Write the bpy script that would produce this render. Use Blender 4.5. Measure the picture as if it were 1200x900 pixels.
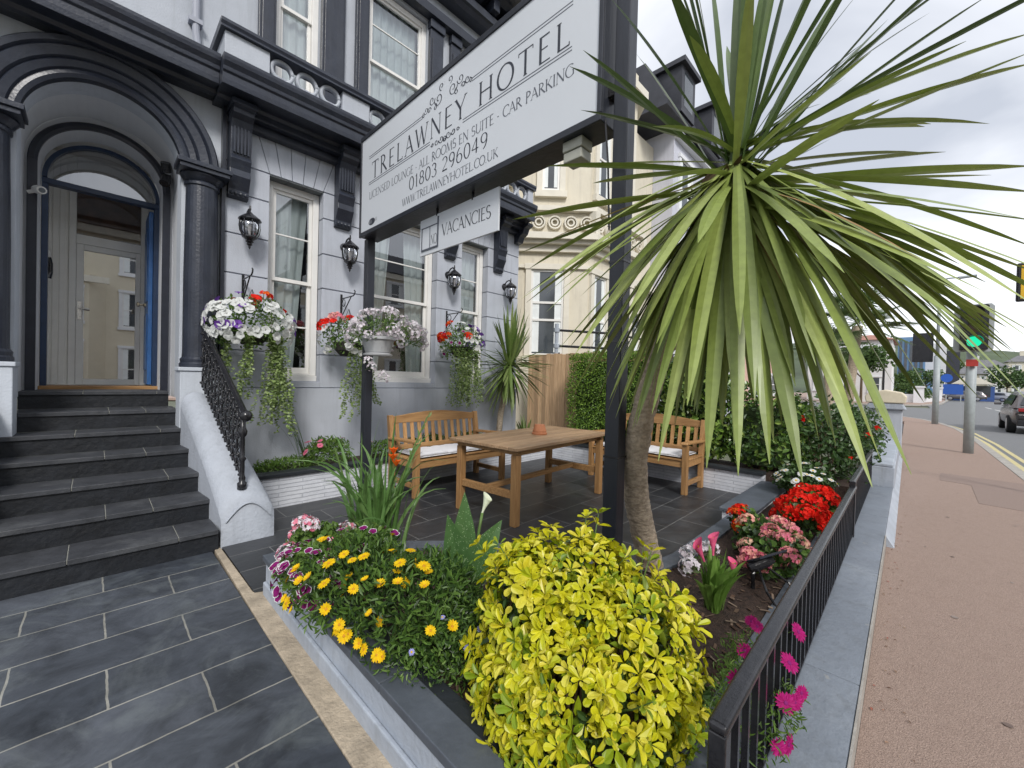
import bpy, math, random
from mathutils import Vector as V, Matrix, Quaternion, noise
from math import sin, cos, pi, radians, sqrt, atan2
random.seed(11)
SC = bpy.context.scene
COL = SC.collection
for o in list(bpy.data.objects):
    bpy.data.objects.remove(o)

# ------------------------------------------------------------------ camera, world, sun
YAW, PITCH, ROLL = 0.798480637, -0.0116768947, 0.0255097338
fwd = V((sin(YAW)*cos(PITCH), cos(YAW)*cos(PITCH), sin(PITCH)))
rt0 = V((cos(YAW), -sin(YAW), 0)); up0 = rt0.cross(fwd)
rt = cos(ROLL)*rt0 + sin(ROLL)*up0; up = -sin(ROLL)*rt0 + cos(ROLL)*up0
cam = bpy.data.cameras.new('camera'); cam.sensor_width = 36; cam.sensor_fit = 'HORIZONTAL'
cam.lens = 477.5/1200*36; cam.clip_start = .05; cam.clip_end = 2000
camo = bpy.data.objects.new('camera', cam); COL.objects.link(camo)
camo.matrix_world = Matrix(((rt.x, up.x, -fwd.x, 0), (rt.y, up.y, -fwd.y, 0), (rt.z, up.z, -fwd.z, 1.4), (0, 0, 0, 1)))
SC.camera = camo
SC.view_settings.view_transform = 'Standard'; SC.view_settings.look = 'None'
SC.view_settings.exposure = 0.78; SC.view_settings.gamma = 1; SC.view_settings.use_curve_mapping = False
SC.cycles.max_bounces = 6; SC.cycles.transparent_max_bounces = 12; SC.cycles.caustics_reflective = False; SC.cycles.caustics_refractive = False
SUN_EL, SUN_AZ = 40, 212      # degrees; azimuth clockwise from +Y (the facade side)
W = bpy.data.worlds.new('World'); SC.world = W; W.use_nodes = True
nt = W.node_tree; nt.nodes.clear()
def nn(t, typ, **k):
    n = t.nodes.new(typ)
    for a, b in k.items(): setattr(n, a, b)
    return n
sky = nn(nt, 'ShaderNodeTexSky', sky_type='NISHITA', sun_disc=False, sun_elevation=radians(SUN_EL), sun_rotation=radians(SUN_AZ))
tc = nn(nt, 'ShaderNodeTexCoord')
mp = nn(nt, 'ShaderNodeMapping'); mp.inputs['Scale'].default_value = (1, 1, 1.9)
nz = nn(nt, 'ShaderNodeTexNoise'); nz.inputs['Scale'].default_value = 1.5; nz.inputs['Detail'].default_value = 6; nz.inputs['Roughness'].default_value = .48; nz.inputs['Distortion'].default_value = .5
cr = nn(nt, 'ShaderNodeValToRGB')
cr.color_ramp.elements[0].position = .36; cr.color_ramp.elements[0].color = (3.9, 4.12, 4.6, 1)
cr.color_ramp.elements[1].position = .60; cr.color_ramp.elements[1].color = (7.7, 7.8, 8.1, 1)
mx = nn(nt, 'ShaderNodeMixRGB'); mx.inputs[0].default_value = .88
bg = nn(nt, 'ShaderNodeBackground'); bg.inputs['Strength'].default_value = .1
wo = nn(nt, 'ShaderNodeOutputWorld')
L = nt.links.new
L(tc.outputs['Generated'], mp.inputs['Vector']); L(mp.outputs[0], nz.inputs['Vector']); L(nz.outputs['Fac'], cr.inputs[0])
L(sky.outputs[0], mx.inputs[1]); L(cr.outputs[0], mx.inputs[2]); L(mx.outputs[0], bg.inputs['Color']); L(bg.outputs[0], wo.inputs[0])
sl = bpy.data.lights.new('sun', 'SUN'); sl.energy = 1.5; sl.angle = radians(15); sl.color = (1, .965, .92)
so = bpy.data.objects.new('sun', sl); COL.objects.link(so)
sd = V((sin(radians(SUN_AZ))*cos(radians(SUN_EL)), cos(radians(SUN_AZ))*cos(radians(SUN_EL)), sin(radians(SUN_EL))))
so.rotation_mode = 'QUATERNION'; so.rotation_quaternion = sd.to_track_quat('Z', 'Y'); so.location = (0, -6, 12)

# ------------------------------------------------------------------ materials
def newmat(name):
    m = bpy.data.materials.new(name); m.use_nodes = True
    t = m.node_tree; t.nodes.clear()
    out = nn(t, 'ShaderNodeOutputMaterial')
    return m, t, out
def mat(name, col, rough=.6, var=.12, scale=6, bump=0, bscale=60, metal=0, spec=.5, stain=None, stscale=2.0, aniso=None, streak=None, chips=None):
    """painted / stone / wood surface: two octaves of tone variation, optional stains and bump"""
    m, t, out = newmat(name)
    p = nn(t, 'ShaderNodeBsdfPrincipled'); p.inputs['Roughness'].default_value = rough
    p.inputs['Metallic'].default_value = metal; p.inputs['Specular IOR Level'].default_value = spec
    c = nn(t, 'ShaderNodeTexCoord'); mpn = nn(t, 'ShaderNodeMapping')
    if aniso: mpn.inputs['Scale'].default_value = aniso
    t.links.new(c.outputs['Object'], mpn.inputs[0])
    n1 = nn(t, 'ShaderNodeTexNoise'); n1.inputs['Scale'].default_value = scale; n1.inputs['Detail'].default_value = 6; n1.inputs['Roughness'].default_value = .62
    t.links.new(mpn.outputs[0], n1.inputs['Vector'])
    r = nn(t, 'ShaderNodeValToRGB')
    r.color_ramp.elements[0].position = .3; r.color_ramp.elements[1].position = .7
    r.color_ramp.elements[0].color = tuple(x*(1-var) for x in col)+(1,); r.color_ramp.elements[1].color = tuple(min(1, x*(1+var)) for x in col)+(1,)
    t.links.new(n1.outputs['Fac'], r.inputs[0]); last = r.outputs[0]
    if stain:
        n2 = nn(t, 'ShaderNodeTexNoise'); n2.inputs['Scale'].default_value = stscale; n2.inputs['Detail'].default_value = 9; n2.inputs['Roughness'].default_value = .7
        t.links.new(mpn.outputs[0], n2.inputs['Vector'])
        rr = nn(t, 'ShaderNodeValToRGB'); rr.color_ramp.elements[0].position = .52; rr.color_ramp.elements[1].position = .72
        rr.color_ramp.elements[0].color = (0, 0, 0, 1); rr.color_ramp.elements[1].color = (.75, .75, .75, 1)
        t.links.new(n2.outputs['Fac'], rr.inputs[0])
        mm = nn(t, 'ShaderNodeMixRGB'); t.links.new(rr.outputs[0], mm.inputs[0]); t.links.new(last, mm.inputs[1]); mm.inputs[2].default_value = tuple(stain)+(1,)
        last = mm.outputs[0]
    for kind_, colr in (('s', streak), ('c', chips)):
        if not colr: continue
        mq = nn(t, 'ShaderNodeMapping'); mq.inputs['Scale'].default_value = (5, 5, .35) if kind_ == 's' else (1, 1, 1)
        gg = nn(t, 'ShaderNodeNewGeometry'); t.links.new(gg.outputs['Position'], mq.inputs[0])
        n4 = nn(t, 'ShaderNodeTexNoise'); n4.inputs['Scale'].default_value = 2.2 if kind_ == 's' else 7; n4.inputs['Detail'].default_value = 8; n4.inputs['Roughness'].default_value = .7
        t.links.new(mq.outputs[0], n4.inputs['Vector'])
        r4 = nn(t, 'ShaderNodeValToRGB'); r4.color_ramp.elements[0].position = .50 if kind_ == 's' else .66; r4.color_ramp.elements[1].position = .80 if kind_ == 's' else .70
        r4.color_ramp.elements[0].color = (0, 0, 0, 1); r4.color_ramp.elements[1].color = (.7, .7, .7, 1); t.links.new(n4.outputs['Fac'], r4.inputs[0])
        m4 = nn(t, 'ShaderNodeMixRGB'); t.links.new(r4.outputs[0], m4.inputs[0]); t.links.new(last, m4.inputs[1]); m4.inputs[2].default_value = tuple(colr)+(1,); last = m4.outputs[0]
    t.links.new(last, p.inputs['Base Color'])
    if bump:
        n3 = nn(t, 'ShaderNodeTexNoise'); n3.inputs['Scale'].default_value = bscale; n3.inputs['Detail'].default_value = 5
        t.links.new(mpn.outputs[0], n3.inputs['Vector'])
        b = nn(t, 'ShaderNodeBump'); b.inputs['Strength'].default_value = bump; b.inputs['Distance'].default_value = .01
        t.links.new(n3.outputs['Fac'], b.inputs['Height']); t.links.new(b.outputs[0], p.inputs['Normal'])
    t.links.new(p.outputs[0], out.inputs[0])
    return m
def leafmat(name, cols, rough=.45, trans=.3, spec=.4):
    """foliage: each leaf (mesh island) draws its own tint; some light passes through"""
    m, t, out = newmat(name)
    g = nn(t, 'ShaderNodeNewGeometry'); r = nn(t, 'ShaderNodeValToRGB')
    el = r.color_ramp.elements
    while len(el) < len(cols): el.new(.5)
    for i, c in enumerate(cols):
        el[i].position = i/max(1, len(cols)-1); el[i].color = tuple(c)+(1,)
    t.links.new(g.outputs['Random Per Island'], r.inputs[0])
    p = nn(t, 'ShaderNodeBsdfPrincipled'); p.inputs['Roughness'].default_value = rough; p.inputs['Specular IOR Level'].default_value = spec
    tr = nn(t, 'ShaderNodeBsdfTranslucent'); ms = nn(t, 'ShaderNodeMixShader'); ms.inputs[0].default_value = trans
    c = nn(t, 'ShaderNodeTexCoord'); n1 = nn(t, 'ShaderNodeTexNoise'); n1.inputs['Scale'].default_value = 35; n1.inputs['Detail'].default_value = 4
    t.links.new(c.outputs['Object'], n1.inputs['Vector'])
    hs = nn(t, 'ShaderNodeHueSaturation'); mr = nn(t, 'ShaderNodeMapRange'); mr.inputs[3].default_value = .72; mr.inputs[4].default_value = 1.28
    t.links.new(n1.outputs['Fac'], mr.inputs[0]); t.links.new(mr.outputs[0], hs.inputs['Value']); t.links.new(r.outputs[0], hs.inputs['Color'])
    t.links.new(hs.outputs[0], p.inputs['Base Color']); t.links.new(hs.outputs[0], tr.inputs['Color'])
    t.links.new(p.outputs[0], ms.inputs[1]); t.links.new(tr.outputs[0], ms.inputs[2]); t.links.new(ms.outputs[0], out.inputs[0])
    return m
def glassmat(name, refl=.35, tint=(.9, .95, .95)):
    m, t, out = newmat(name)
    a = nn(t, 'ShaderNodeBsdfTransparent'); a.inputs[0].default_value = tuple(tint)+(1,)
    g = nn(t, 'ShaderNodeBsdfGlossy'); g.inputs['Roughness'].default_value = .015; g.inputs[0].default_value = (.95, .97, 1, 1)
    lw = nn(t, 'ShaderNodeLayerWeight'); lw.inputs['Blend'].default_value = .25
    mr = nn(t, 'ShaderNodeMapRange'); mr.inputs[3].default_value = refl; mr.inputs[4].default_value = .95
    ms = nn(t, 'ShaderNodeMixShader')
    t.links.new(lw.outputs['Fresnel'], mr.inputs[0]); t.links.new(mr.outputs[0], ms.inputs[0])
    t.links.new(a.outputs[0], ms.inputs[1]); t.links.new(g.outputs[0], ms.inputs[2]); t.links.new(ms.outputs[0], out.inputs[0])
    return m
def brickmat(name, c1, c2, mortar, bw, rh, ms=.006, off=(0, 0), rough=.5, vertical=False, bump=.4, nvar=.35, nscale=5, stain=None, spec=.5, mbump=.3):
    """tiles or bricks laid in world metres; horizontal (x, y) or vertical (x+y, z)"""
    m, t, out = newmat(name)
    c = nn(t, 'ShaderNodeTexCoord'); geo = nn(t, 'ShaderNodeNewGeometry'); sep = nn(t, 'ShaderNodeSeparateXYZ'); com = nn(t, 'ShaderNodeCombineXYZ')
    t.links.new(geo.outputs['Position'], sep.inputs[0])
    if vertical:
        ad = nn(t, 'ShaderNodeMath', operation='ADD'); t.links.new(sep.outputs[0], ad.inputs[0]); t.links.new(sep.outputs[1], ad.inputs[1])
        t.links.new(ad.outputs[0], com.inputs[0]); t.links.new(sep.outputs[2], com.inputs[1])
    else:
        t.links.new(sep.outputs[0], com.inputs[0]); t.links.new(sep.outputs[1], com.inputs[1])
    mpn = nn(t, 'ShaderNodeMapping'); mpn.inputs['Location'].default_value = (off[0], off[1], 0); t.links.new(com.outputs[0], mpn.inputs[0])
    nw = nn(t, 'ShaderNodeTexNoise'); nw.inputs['Scale'].default_value = 9; nw.inputs['Detail'].default_value = 3
    t.links.new(geo.outputs['Position'], nw.inputs['Vector'])
    va = nn(t, 'ShaderNodeVectorMath', operation='MULTIPLY_ADD'); va.inputs[1].default_value = (.013, .013, 0)
    t.links.new(nw.outputs['Color'], va.inputs[0]); t.links.new(mpn.outputs[0], va.inputs[2])
    b = nn(t, 'ShaderNodeTexBrick'); b.inputs['Scale'].default_value = 1; b.inputs['Brick Width'].default_value = bw; b.inputs['Row Height'].default_value = rh
    b.inputs['Mortar Size'].default_value = ms; b.inputs['Mortar Smooth'].default_value = .25; b.inputs['Bias'].default_value = 0
    b.inputs['Color1'].default_value = tuple(c1)+(1,); b.inputs['Color2'].default_value = tuple(c2)+(1,); b.inputs['Mortar'].default_value = tuple(mortar)+(1,)
    t.links.new(va.outputs[0], b.inputs['Vector'])
    n = nn(t, 'ShaderNodeTexNoise'); n.inputs['Scale'].default_value = nscale; n.inputs['Detail'].default_value = 8; n.inputs['Roughness'].default_value = .68; n.inputs['Distortion'].default_value = .8
    t.links.new(geo.outputs['Position'], n.inputs['Vector'])
    hs = nn(t, 'ShaderNodeHueSaturation'); mr = nn(t, 'ShaderNodeMapRange'); mr.inputs[1].default_value = .25; mr.inputs[2].default_value = .75; mr.inputs[3].default_value = 1-nvar; mr.inputs[4].default_value = 1+nvar
    t.links.new(n.outputs['Fac'], mr.inputs[0]); t.links.new(mr.outputs[0], hs.inputs['Value']); t.links.new(b.outputs['Color'], hs.inputs['Color']); last = hs.outputs[0]
    if stain:
        n2 = nn(t, 'ShaderNodeTexNoise'); n2.inputs['Scale'].default_value = 1.9; n2.inputs['Detail'].default_value = 10; n2.inputs['Roughness'].default_value = .72; n2.inputs['Distortion'].default_value = 1.2
        t.links.new(geo.outputs['Position'], n2.inputs['Vector'])
        rr = nn(t, 'ShaderNodeValToRGB'); rr.color_ramp.elements[0].position = .5; rr.color_ramp.elements[1].position = .75; rr.color_ramp.elements[0].color = (0, 0, 0, 1); rr.color_ramp.elements[1].color = (.55, .55, .55, 1)
        t.links.new(n2.outputs['Fac'], rr.inputs[0])
        mm = nn(t, 'ShaderNodeMixRGB'); t.links.new(rr.outputs[0], mm.inputs[0]); t.links.new(last, mm.inputs[1]); mm.inputs[2].default_value = tuple(stain)+(1,); last = mm.outputs[0]
    p = nn(t, 'ShaderNodeBsdfPrincipled'); p.inputs['Specular IOR Level'].default_value = spec
    t.links.new(last, p.inputs['Base Color'])
    r2 = nn(t, 'ShaderNodeMapRange'); r2.inputs[3].default_value = rough-.12; r2.inputs[4].default_value = rough+.15; t.links.new(n.outputs['Fac'], r2.inputs[0]); t.links.new(r2.outputs[0], p.inputs['Roughness'])
    n3 = nn(t, 'ShaderNodeTexNoise'); n3.inputs['Scale'].default_value = 26; n3.inputs['Detail'].default_value = 6; t.links.new(geo.outputs['Position'], n3.inputs['Vector'])
    ma = nn(t, 'ShaderNodeMath', operation='MULTIPLY_ADD'); ma.inputs[1].default_value = -mbump; t.links.new(b.outputs['Fac'], ma.inputs[0])
    mb_ = nn(t, 'ShaderNodeMath', operation='MULTIPLY'); mb_.inputs[1].default_value = .5; t.links.new(n3.outputs['Fac'], mb_.inputs[0]); t.links.new(mb_.outputs[0], ma.inputs[2])
    bp = nn(t, 'ShaderNodeBump'); bp.inputs['Strength'].default_value = bump; bp.inputs['Distance'].default_value = .008
    t.links.new(ma.outputs[0], bp.inputs['Height']); t.links.new(bp.outputs[0], p.inputs['Normal'])
    t.links.new(p.outputs[0], out.inputs[0])
    return m
def woodmat(name, c1, c2, axis=0, scale=3.2, rough=.5):
    m, t, out = newmat(name)
    c = nn(t, 'ShaderNodeTexCoord'); mpn = nn(t, 'ShaderNodeMapping')
    s = [14, 14, 14]; s[axis] = 1.1; mpn.inputs['Scale'].default_value = s
    t.links.new(c.outputs['Object'], mpn.inputs[0])
    n = nn(t, 'ShaderNodeTexNoise'); n.inputs['Scale'].default_value = scale; n.inputs['Detail'].default_value = 8; n.inputs['Roughness'].default_value = .6; n.inputs['Distortion'].default_value = .6
    t.links.new(mpn.outputs[0], n.inputs['Vector'])
    r = nn(t, 'ShaderNodeValToRGB'); r.color_ramp.elements[0].position = .3; r.color_ramp.elements[1].position = .68
    r.color_ramp.elements[0].color = tuple(c1)+(1,); r.color_ramp.elements[1].color = tuple(c2)+(1,)
    t.links.new(n.outputs['Fac'], r.inputs[0])
    g = nn(t, 'ShaderNodeNewGeometry'); hs = nn(t, 'ShaderNodeHueSaturation'); mr = nn(t, 'ShaderNodeMapRange'); mr.inputs[3].default_value = .72; mr.inputs[4].default_value = 1.22
    t.links.new(g.outputs['Random Per Island'], mr.inputs[0]); t.links.new(mr.outputs[0], hs.inputs['Value']); t.links.new(r.outputs[0], hs.inputs['Color'])
    p = nn(t, 'ShaderNodeBsdfPrincipled'); p.inputs['Roughness'].default_value = rough; p.inputs['Specular IOR Level'].default_value = .35
    b = nn(t, 'ShaderNodeBump'); b.inputs['Strength'].default_value = .25; b.inputs['Distance'].default_value = .004
    t.links.new(n.outputs['Fac'], b.inputs['Height']); t.links.new(b.outputs[0], p.inputs['Normal'])
    t.links.new(hs.outputs[0], p.inputs['Base Color']); t.links.new(p.outputs[0], out.inputs[0])
    return m
def glow(name, col, s):
    m, t, out = newmat(name); e = nn(t, 'ShaderNodeEmission'); e.inputs[0].default_value = tuple(col)+(1,); e.inputs[1].default_value = s
    t.links.new(e.outputs[0], out.inputs[0]); return m

M = {}
M['grey_paint'] = mat('grey_wall_paint', (.47, .50, .56), .66, .06, 3, .25, 70, stain=(.40, .425, .48), stscale=1.3, streak=(.34, .36, .40), chips=(.42, .44, .49))
M['reveal'] = mat('reveal_paint', (.36, .38, .44), .6, .06, 4, .1, 80)
M['soffit_tile'] = mat('soffit_slab', (.13, .145, .15), .6, .2, 5, .1, 50)
M['pale_paint'] = mat('pale_wall_paint', (.55, .59, .65), .66, .06, 2.5, .3, 60, stain=(.47, .51, .56), stscale=1.6, streak=(.40, .43, .46), chips=(.45, .48, .52))
M['dark_paint'] = mat('dark_gloss_paint', (.020, .023, .034), .32, .2, 8, .05, 60)
M['dark_trim'] = mat('dark_stone_paint', (.024, .029, .044), .34, .2, 6, .25, 45, stain=(.042, .050, .070), stscale=2, streak=(.05, .055, .065))
M['upper_paint'] = mat('upper_wall_paint', (.44, .47, .52), .66, .06, 2.5, .3, 60, stain=(.39, .42, .47), stscale=1.4, streak=(.31, .335, .36))
M['stair_render'] = mat('stair_wall_render', (.40, .43, .48), .7, .09, 3, .6, 38, stain=(.33, .36, .40), stscale=2.2, streak=(.28, .30, .33), chips=(.31, .33, .35))
M['white_frame'] = mat('white_frame_paint', (.80, .79, .76), .38, .04, 6)
M['white_trim'] = mat('white_trim_paint', (.74, .75, .77), .45, .05, 6, .08, 60)
M['black_metal'] = mat('black_metal_paint', (.016, .016, .019), .24, .25, 20, .12, 90, stain=(.035, .035, .038), stscale=9)
M['black_post'] = mat('black_post_paint', (.022, .025, .034), .4, .25, 9, .2, 30, aniso=(1, 1, .15))
M['sign_white'] = mat('sign_face_white', (.66, .69, .73), .35, .02, 2)
M['lettering'] = mat('dark_lettering', (.035, .04, .055), .5, .05)
M['grey_lettering'] = mat('grey_lettering', (.10, .11, .135), .5, .05)
M['glass'] = glassmat('window_glass', .20)
M['dark_glass'] = glassmat('door_glass', .50, (.5, .5, .48))
M['far_glass'] = mat('far_window_glass', (.05, .06, .07), .08, .3, 1.5, spec=.9)
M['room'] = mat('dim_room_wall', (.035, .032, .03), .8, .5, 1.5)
M['curtain'] = mat('net_curtain', (.80, .84, .84), .8, .06, 4)
M['navy'] = mat('navy_door_paint', (.016, .036, .085), .35, .2, 10, .08, 40)
M['blue_door'] = mat('blue_door_paint', (.05, .16, .42), .38, .25, 14, .15, 30, stain=(.18, .25, .38), stscale=7, aniso=(1, 1, .4))
M['panel_white'] = mat('panelled_wall_paint', (.80, .79, .75), .5, .06, 4)
M['brown'] = mat('brown_hall_paper', (.10, .045, .025), .6, .5, 7)
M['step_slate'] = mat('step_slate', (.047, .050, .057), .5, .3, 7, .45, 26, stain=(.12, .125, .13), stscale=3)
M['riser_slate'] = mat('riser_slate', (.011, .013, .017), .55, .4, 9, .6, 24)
M['path_slate'] = brickmat('path_slate_tile', (.043, .050, .062), (.083, .092, .108), (.27, .265, .235), .625, .315, .0048, (-.06, -.125), .40, False, .6, .62, 3.6, (.20, .225, .23))
M['patio_slate'] = brickmat('patio_slate_tile', (.024, .026, .029), (.038, .040, .044), (.17, .17, .165), .64, .33, .004, (-.04, 0), .40, False, .35, .35, 4, (.085, .087, .088))
M['coping'] = mat('slate_coping', (.085, .098, .118), .45, .22, 5, .25, 30, stain=(.15, .168, .19), stscale=3)
M['coping_dark'] = mat('wet_slate_coping', (.024, .028, .033), .4, .3, 6, .25, 30)
M['white_brick'] = brickmat('painted_thin_brick', (.62, .64, .69), (.70, .72, .76), (.50, .52, .57), .46, .042, .004, (0, 0), .55, True, 1.0, .12, 8, None, .4, 1.6)
M['render_grey'] = mat('painted_render', (.38, .42, .48), .6, .1, 4, .35, 40, stain=(.48, .52, .57), stscale=4, streak=(.24, .25, .25), chips=(.25, .25, .24))
M['ledge'] = mat('painted_ledge', (.195, .222, .262), .5, .14, 3, .3, 45, stain=(.27, .30, .34), stscale=2.5, streak=(.13, .14, .15), chips=(.30, .30, .29))
M['sandstone'] = mat('worn_mortar_strip', (.42, .35, .26), .85, .28, 9, .8, 60, stain=(.25, .21, .16), stscale=6)
M['soil'] = mat('bark_soil', (.045, .027, .019), .9, .6, 40, 1.0, 90, stain=(.11, .065, .045), stscale=45)
M['tarmac_red'] = mat('red_tarmac', (.335, .245, .20), .9, .34, 170, .8, 230, stain=(.40, .30, .255), stscale=85, streak=(.27, .19, .155), chips=(.255, .18, .145))
M['asphalt'] = mat('road_asphalt', (.17, .175, .18), .85, .2, 60, .4, 150, stain=(.21, .21, .21), stscale=3)
M['kerbstone'] = mat('kerb_concrete', (.36, .34, .31), .8, .2, 10, .4, 60)
M['yellow_line'] = mat('yellow_road_paint', (.55, .48, .24), .7, .2, 20)
M['white_line'] = mat('white_road_paint', (.62, .62, .60), .7, .2, 20)
M['earth'] = mat('distant_ground', (.10, .11, .07), .9, .4, .05)
M['teak'] = woodmat('teak_oiled', (.30, .155, .06), (.50, .29, .125), 0)
M['teak_z'] = woodmat('teak_oiled_upright', (.29, .15, .057), (.49, .28, .12), 2)
M['table_wood'] = woodmat('weathered_table_board', (.27, .165, .09), (.46, .31, .185), 0)
M['fence_wood'] = woodmat('fence_board', (.40, .25, .14), (.66, .46, .28), 2)
M['cushion'] = mat('white_cushion_cloth', (.70, .70, .72), .8, .04, 8, .3, 30)
M['terracotta'] = mat('terracotta', (.47, .19, .09), .75, .15, 12, .2, 60)
M['bark'] = mat('cordyline_bark', (.44, .36, .27), .9, .38, 30, 1.0, 38, stain=(.22, .17, .12), stscale=22, aniso=(1, 1, 1.6))
M['stem_brown'] = mat('woody_stem', (.10, .065, .035), .8, .3, 20)
M['stem_green'] = mat('green_stem', (.10, .17, .04), .6, .2, 20)
M['cord_leaf'] = leafmat('sword_leaf', [(.13, .18, .04), (.23, .29, .07), (.29, .36, .09), (.17, .23, .05), (.34, .40, .12), (.24, .31, .07)], .36, .12, .5)
M['cord_backlit'] = leafmat('backlit_sword_leaf', [(.045, .085, .02), (.07, .12, .028), (.10, .155, .035), (.06, .10, .025)], .36, .12, .5)  # darker copy of the sword leaf: backlit shade painted into upward crown leaves
M['cord_leaf2'] = leafmat('far_sword_leaf', [(.09, .16, .035), (.16, .23, .06), (.22, .28, .10)], .4, .25)
M['dry_leaf'] = leafmat('dry_leaf_tip', [(.35, .22, .09), (.45, .32, .13), (.24, .13, .06)], .7, .2)
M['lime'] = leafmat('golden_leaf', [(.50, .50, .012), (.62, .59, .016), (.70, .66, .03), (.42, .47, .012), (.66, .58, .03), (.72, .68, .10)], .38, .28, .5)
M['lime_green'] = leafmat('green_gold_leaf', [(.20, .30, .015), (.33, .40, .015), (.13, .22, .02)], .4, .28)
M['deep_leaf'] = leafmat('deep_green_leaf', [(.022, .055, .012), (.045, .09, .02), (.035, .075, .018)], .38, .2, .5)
M['mid_leaf'] = leafmat('mid_green_leaf', [(.065, .135, .022), (.10, .19, .035), (.14, .24, .05), (.075, .15, .03)], .45, .3)
M['fresh_leaf'] = leafmat('fresh_green_leaf', [(.10, .19, .035), (.15, .26, .05), (.20, .30, .08)], .45, .3)
M['grey_leaf'] = leafmat('trailing_leaf', [(.20, .29, .08), (.29, .39, .14), (.38, .46, .22), (.17, .26, .07)], .5, .3)
M['box_leaf'] = leafmat('clipped_hedge_leaf', [(.15, .27, .03), (.22, .36, .05), (.28, .44, .08)], .4, .3)
M['laurel_leaf'] = leafmat('laurel_leaf', [(.09, .17, .025), (.18, .30, .05), (.36, .46, .12)], .3, .25, .6)
M['rose_leaf'] = leafmat('rose_leaf', [(.03, .07, .018), (.06, .12, .03), (.09, .16, .045)], .4, .2, .5)
M['iris_leaf'] = leafmat('sword_plant_leaf', [(.09, .19, .045), (.13, .25, .07), (.18, .30, .10)], .4, .3)
M['palm_leaf'] = leafmat('fan_palm_leaf', [(.06, .11, .03), (.10, .16, .05), (.15, .21, .08)], .4, .2)
M['tree_leaf'] = leafmat('tree_leaf', [(.05, .10, .025), (.08, .14, .035), (.11, .18, .05)], .5, .25)
def petal(name, cols, trans=.3): return leafmat(name, cols, .6, trans, .2)
M['p_yellow'] = petal('yellow_petal', [(.82, .54, .006), (.88, .64, .015), (.84, .50, .006)])
M['p_orange'] = mat('orange_disc', (.55, .25, .01), .8, .3, 90)
M['p_purple'] = petal('purple_petal', [(.30, .008, .16), (.44, .03, .28), (.16, .004, .09), (.36, .02, .24)])
M['p_white'] = petal('white_petal', [(.80, .80, .78), (.74, .76, .74)])
M['p_pink'] = petal('pink_petal', [(.75, .16, .28), (.80, .28, .36), (.70, .12, .24)])
M['p_salmon'] = petal('salmon_petal', [(.86, .36, .34), (.88, .50, .40), (.84, .30, .32)])
M['p_cream'] = petal('cream_pink_petal', [(.85, .55, .38), (.88, .66, .48)])
M['p_red'] = petal('red_petal', [(.75, .012, .008), (.82, .03, .012), (.66, .008, .008)])
M['p_orange2'] = petal('orange_red_petal', [(.80, .12, .012), (.85, .18, .02)])
M['p_magenta'] = petal('magenta_petal', [(.42, .008, .15), (.52, .02, .22), (.35, .005, .12)])
M['p_violet'] = petal('violet_petal', [(.16, .055, .40), (.24, .10, .50), (.10, .02, .24)])
M['p_blue'] = petal('pale_blue_petal', [(.42, .42, .75), (.35, .35, .68)])
M['p_blush'] = petal('blush_white_petal', [(.80, .72, .78), (.82, .80, .82), (.78, .64, .72)])
M['p_calla'] = petal('pink_spathe', [(.78, .10, .24), (.82, .16, .30)], .2)
M['p_lemon'] = petal('lemon_spathe', [(.36, .48, .04)], .2)

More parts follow.
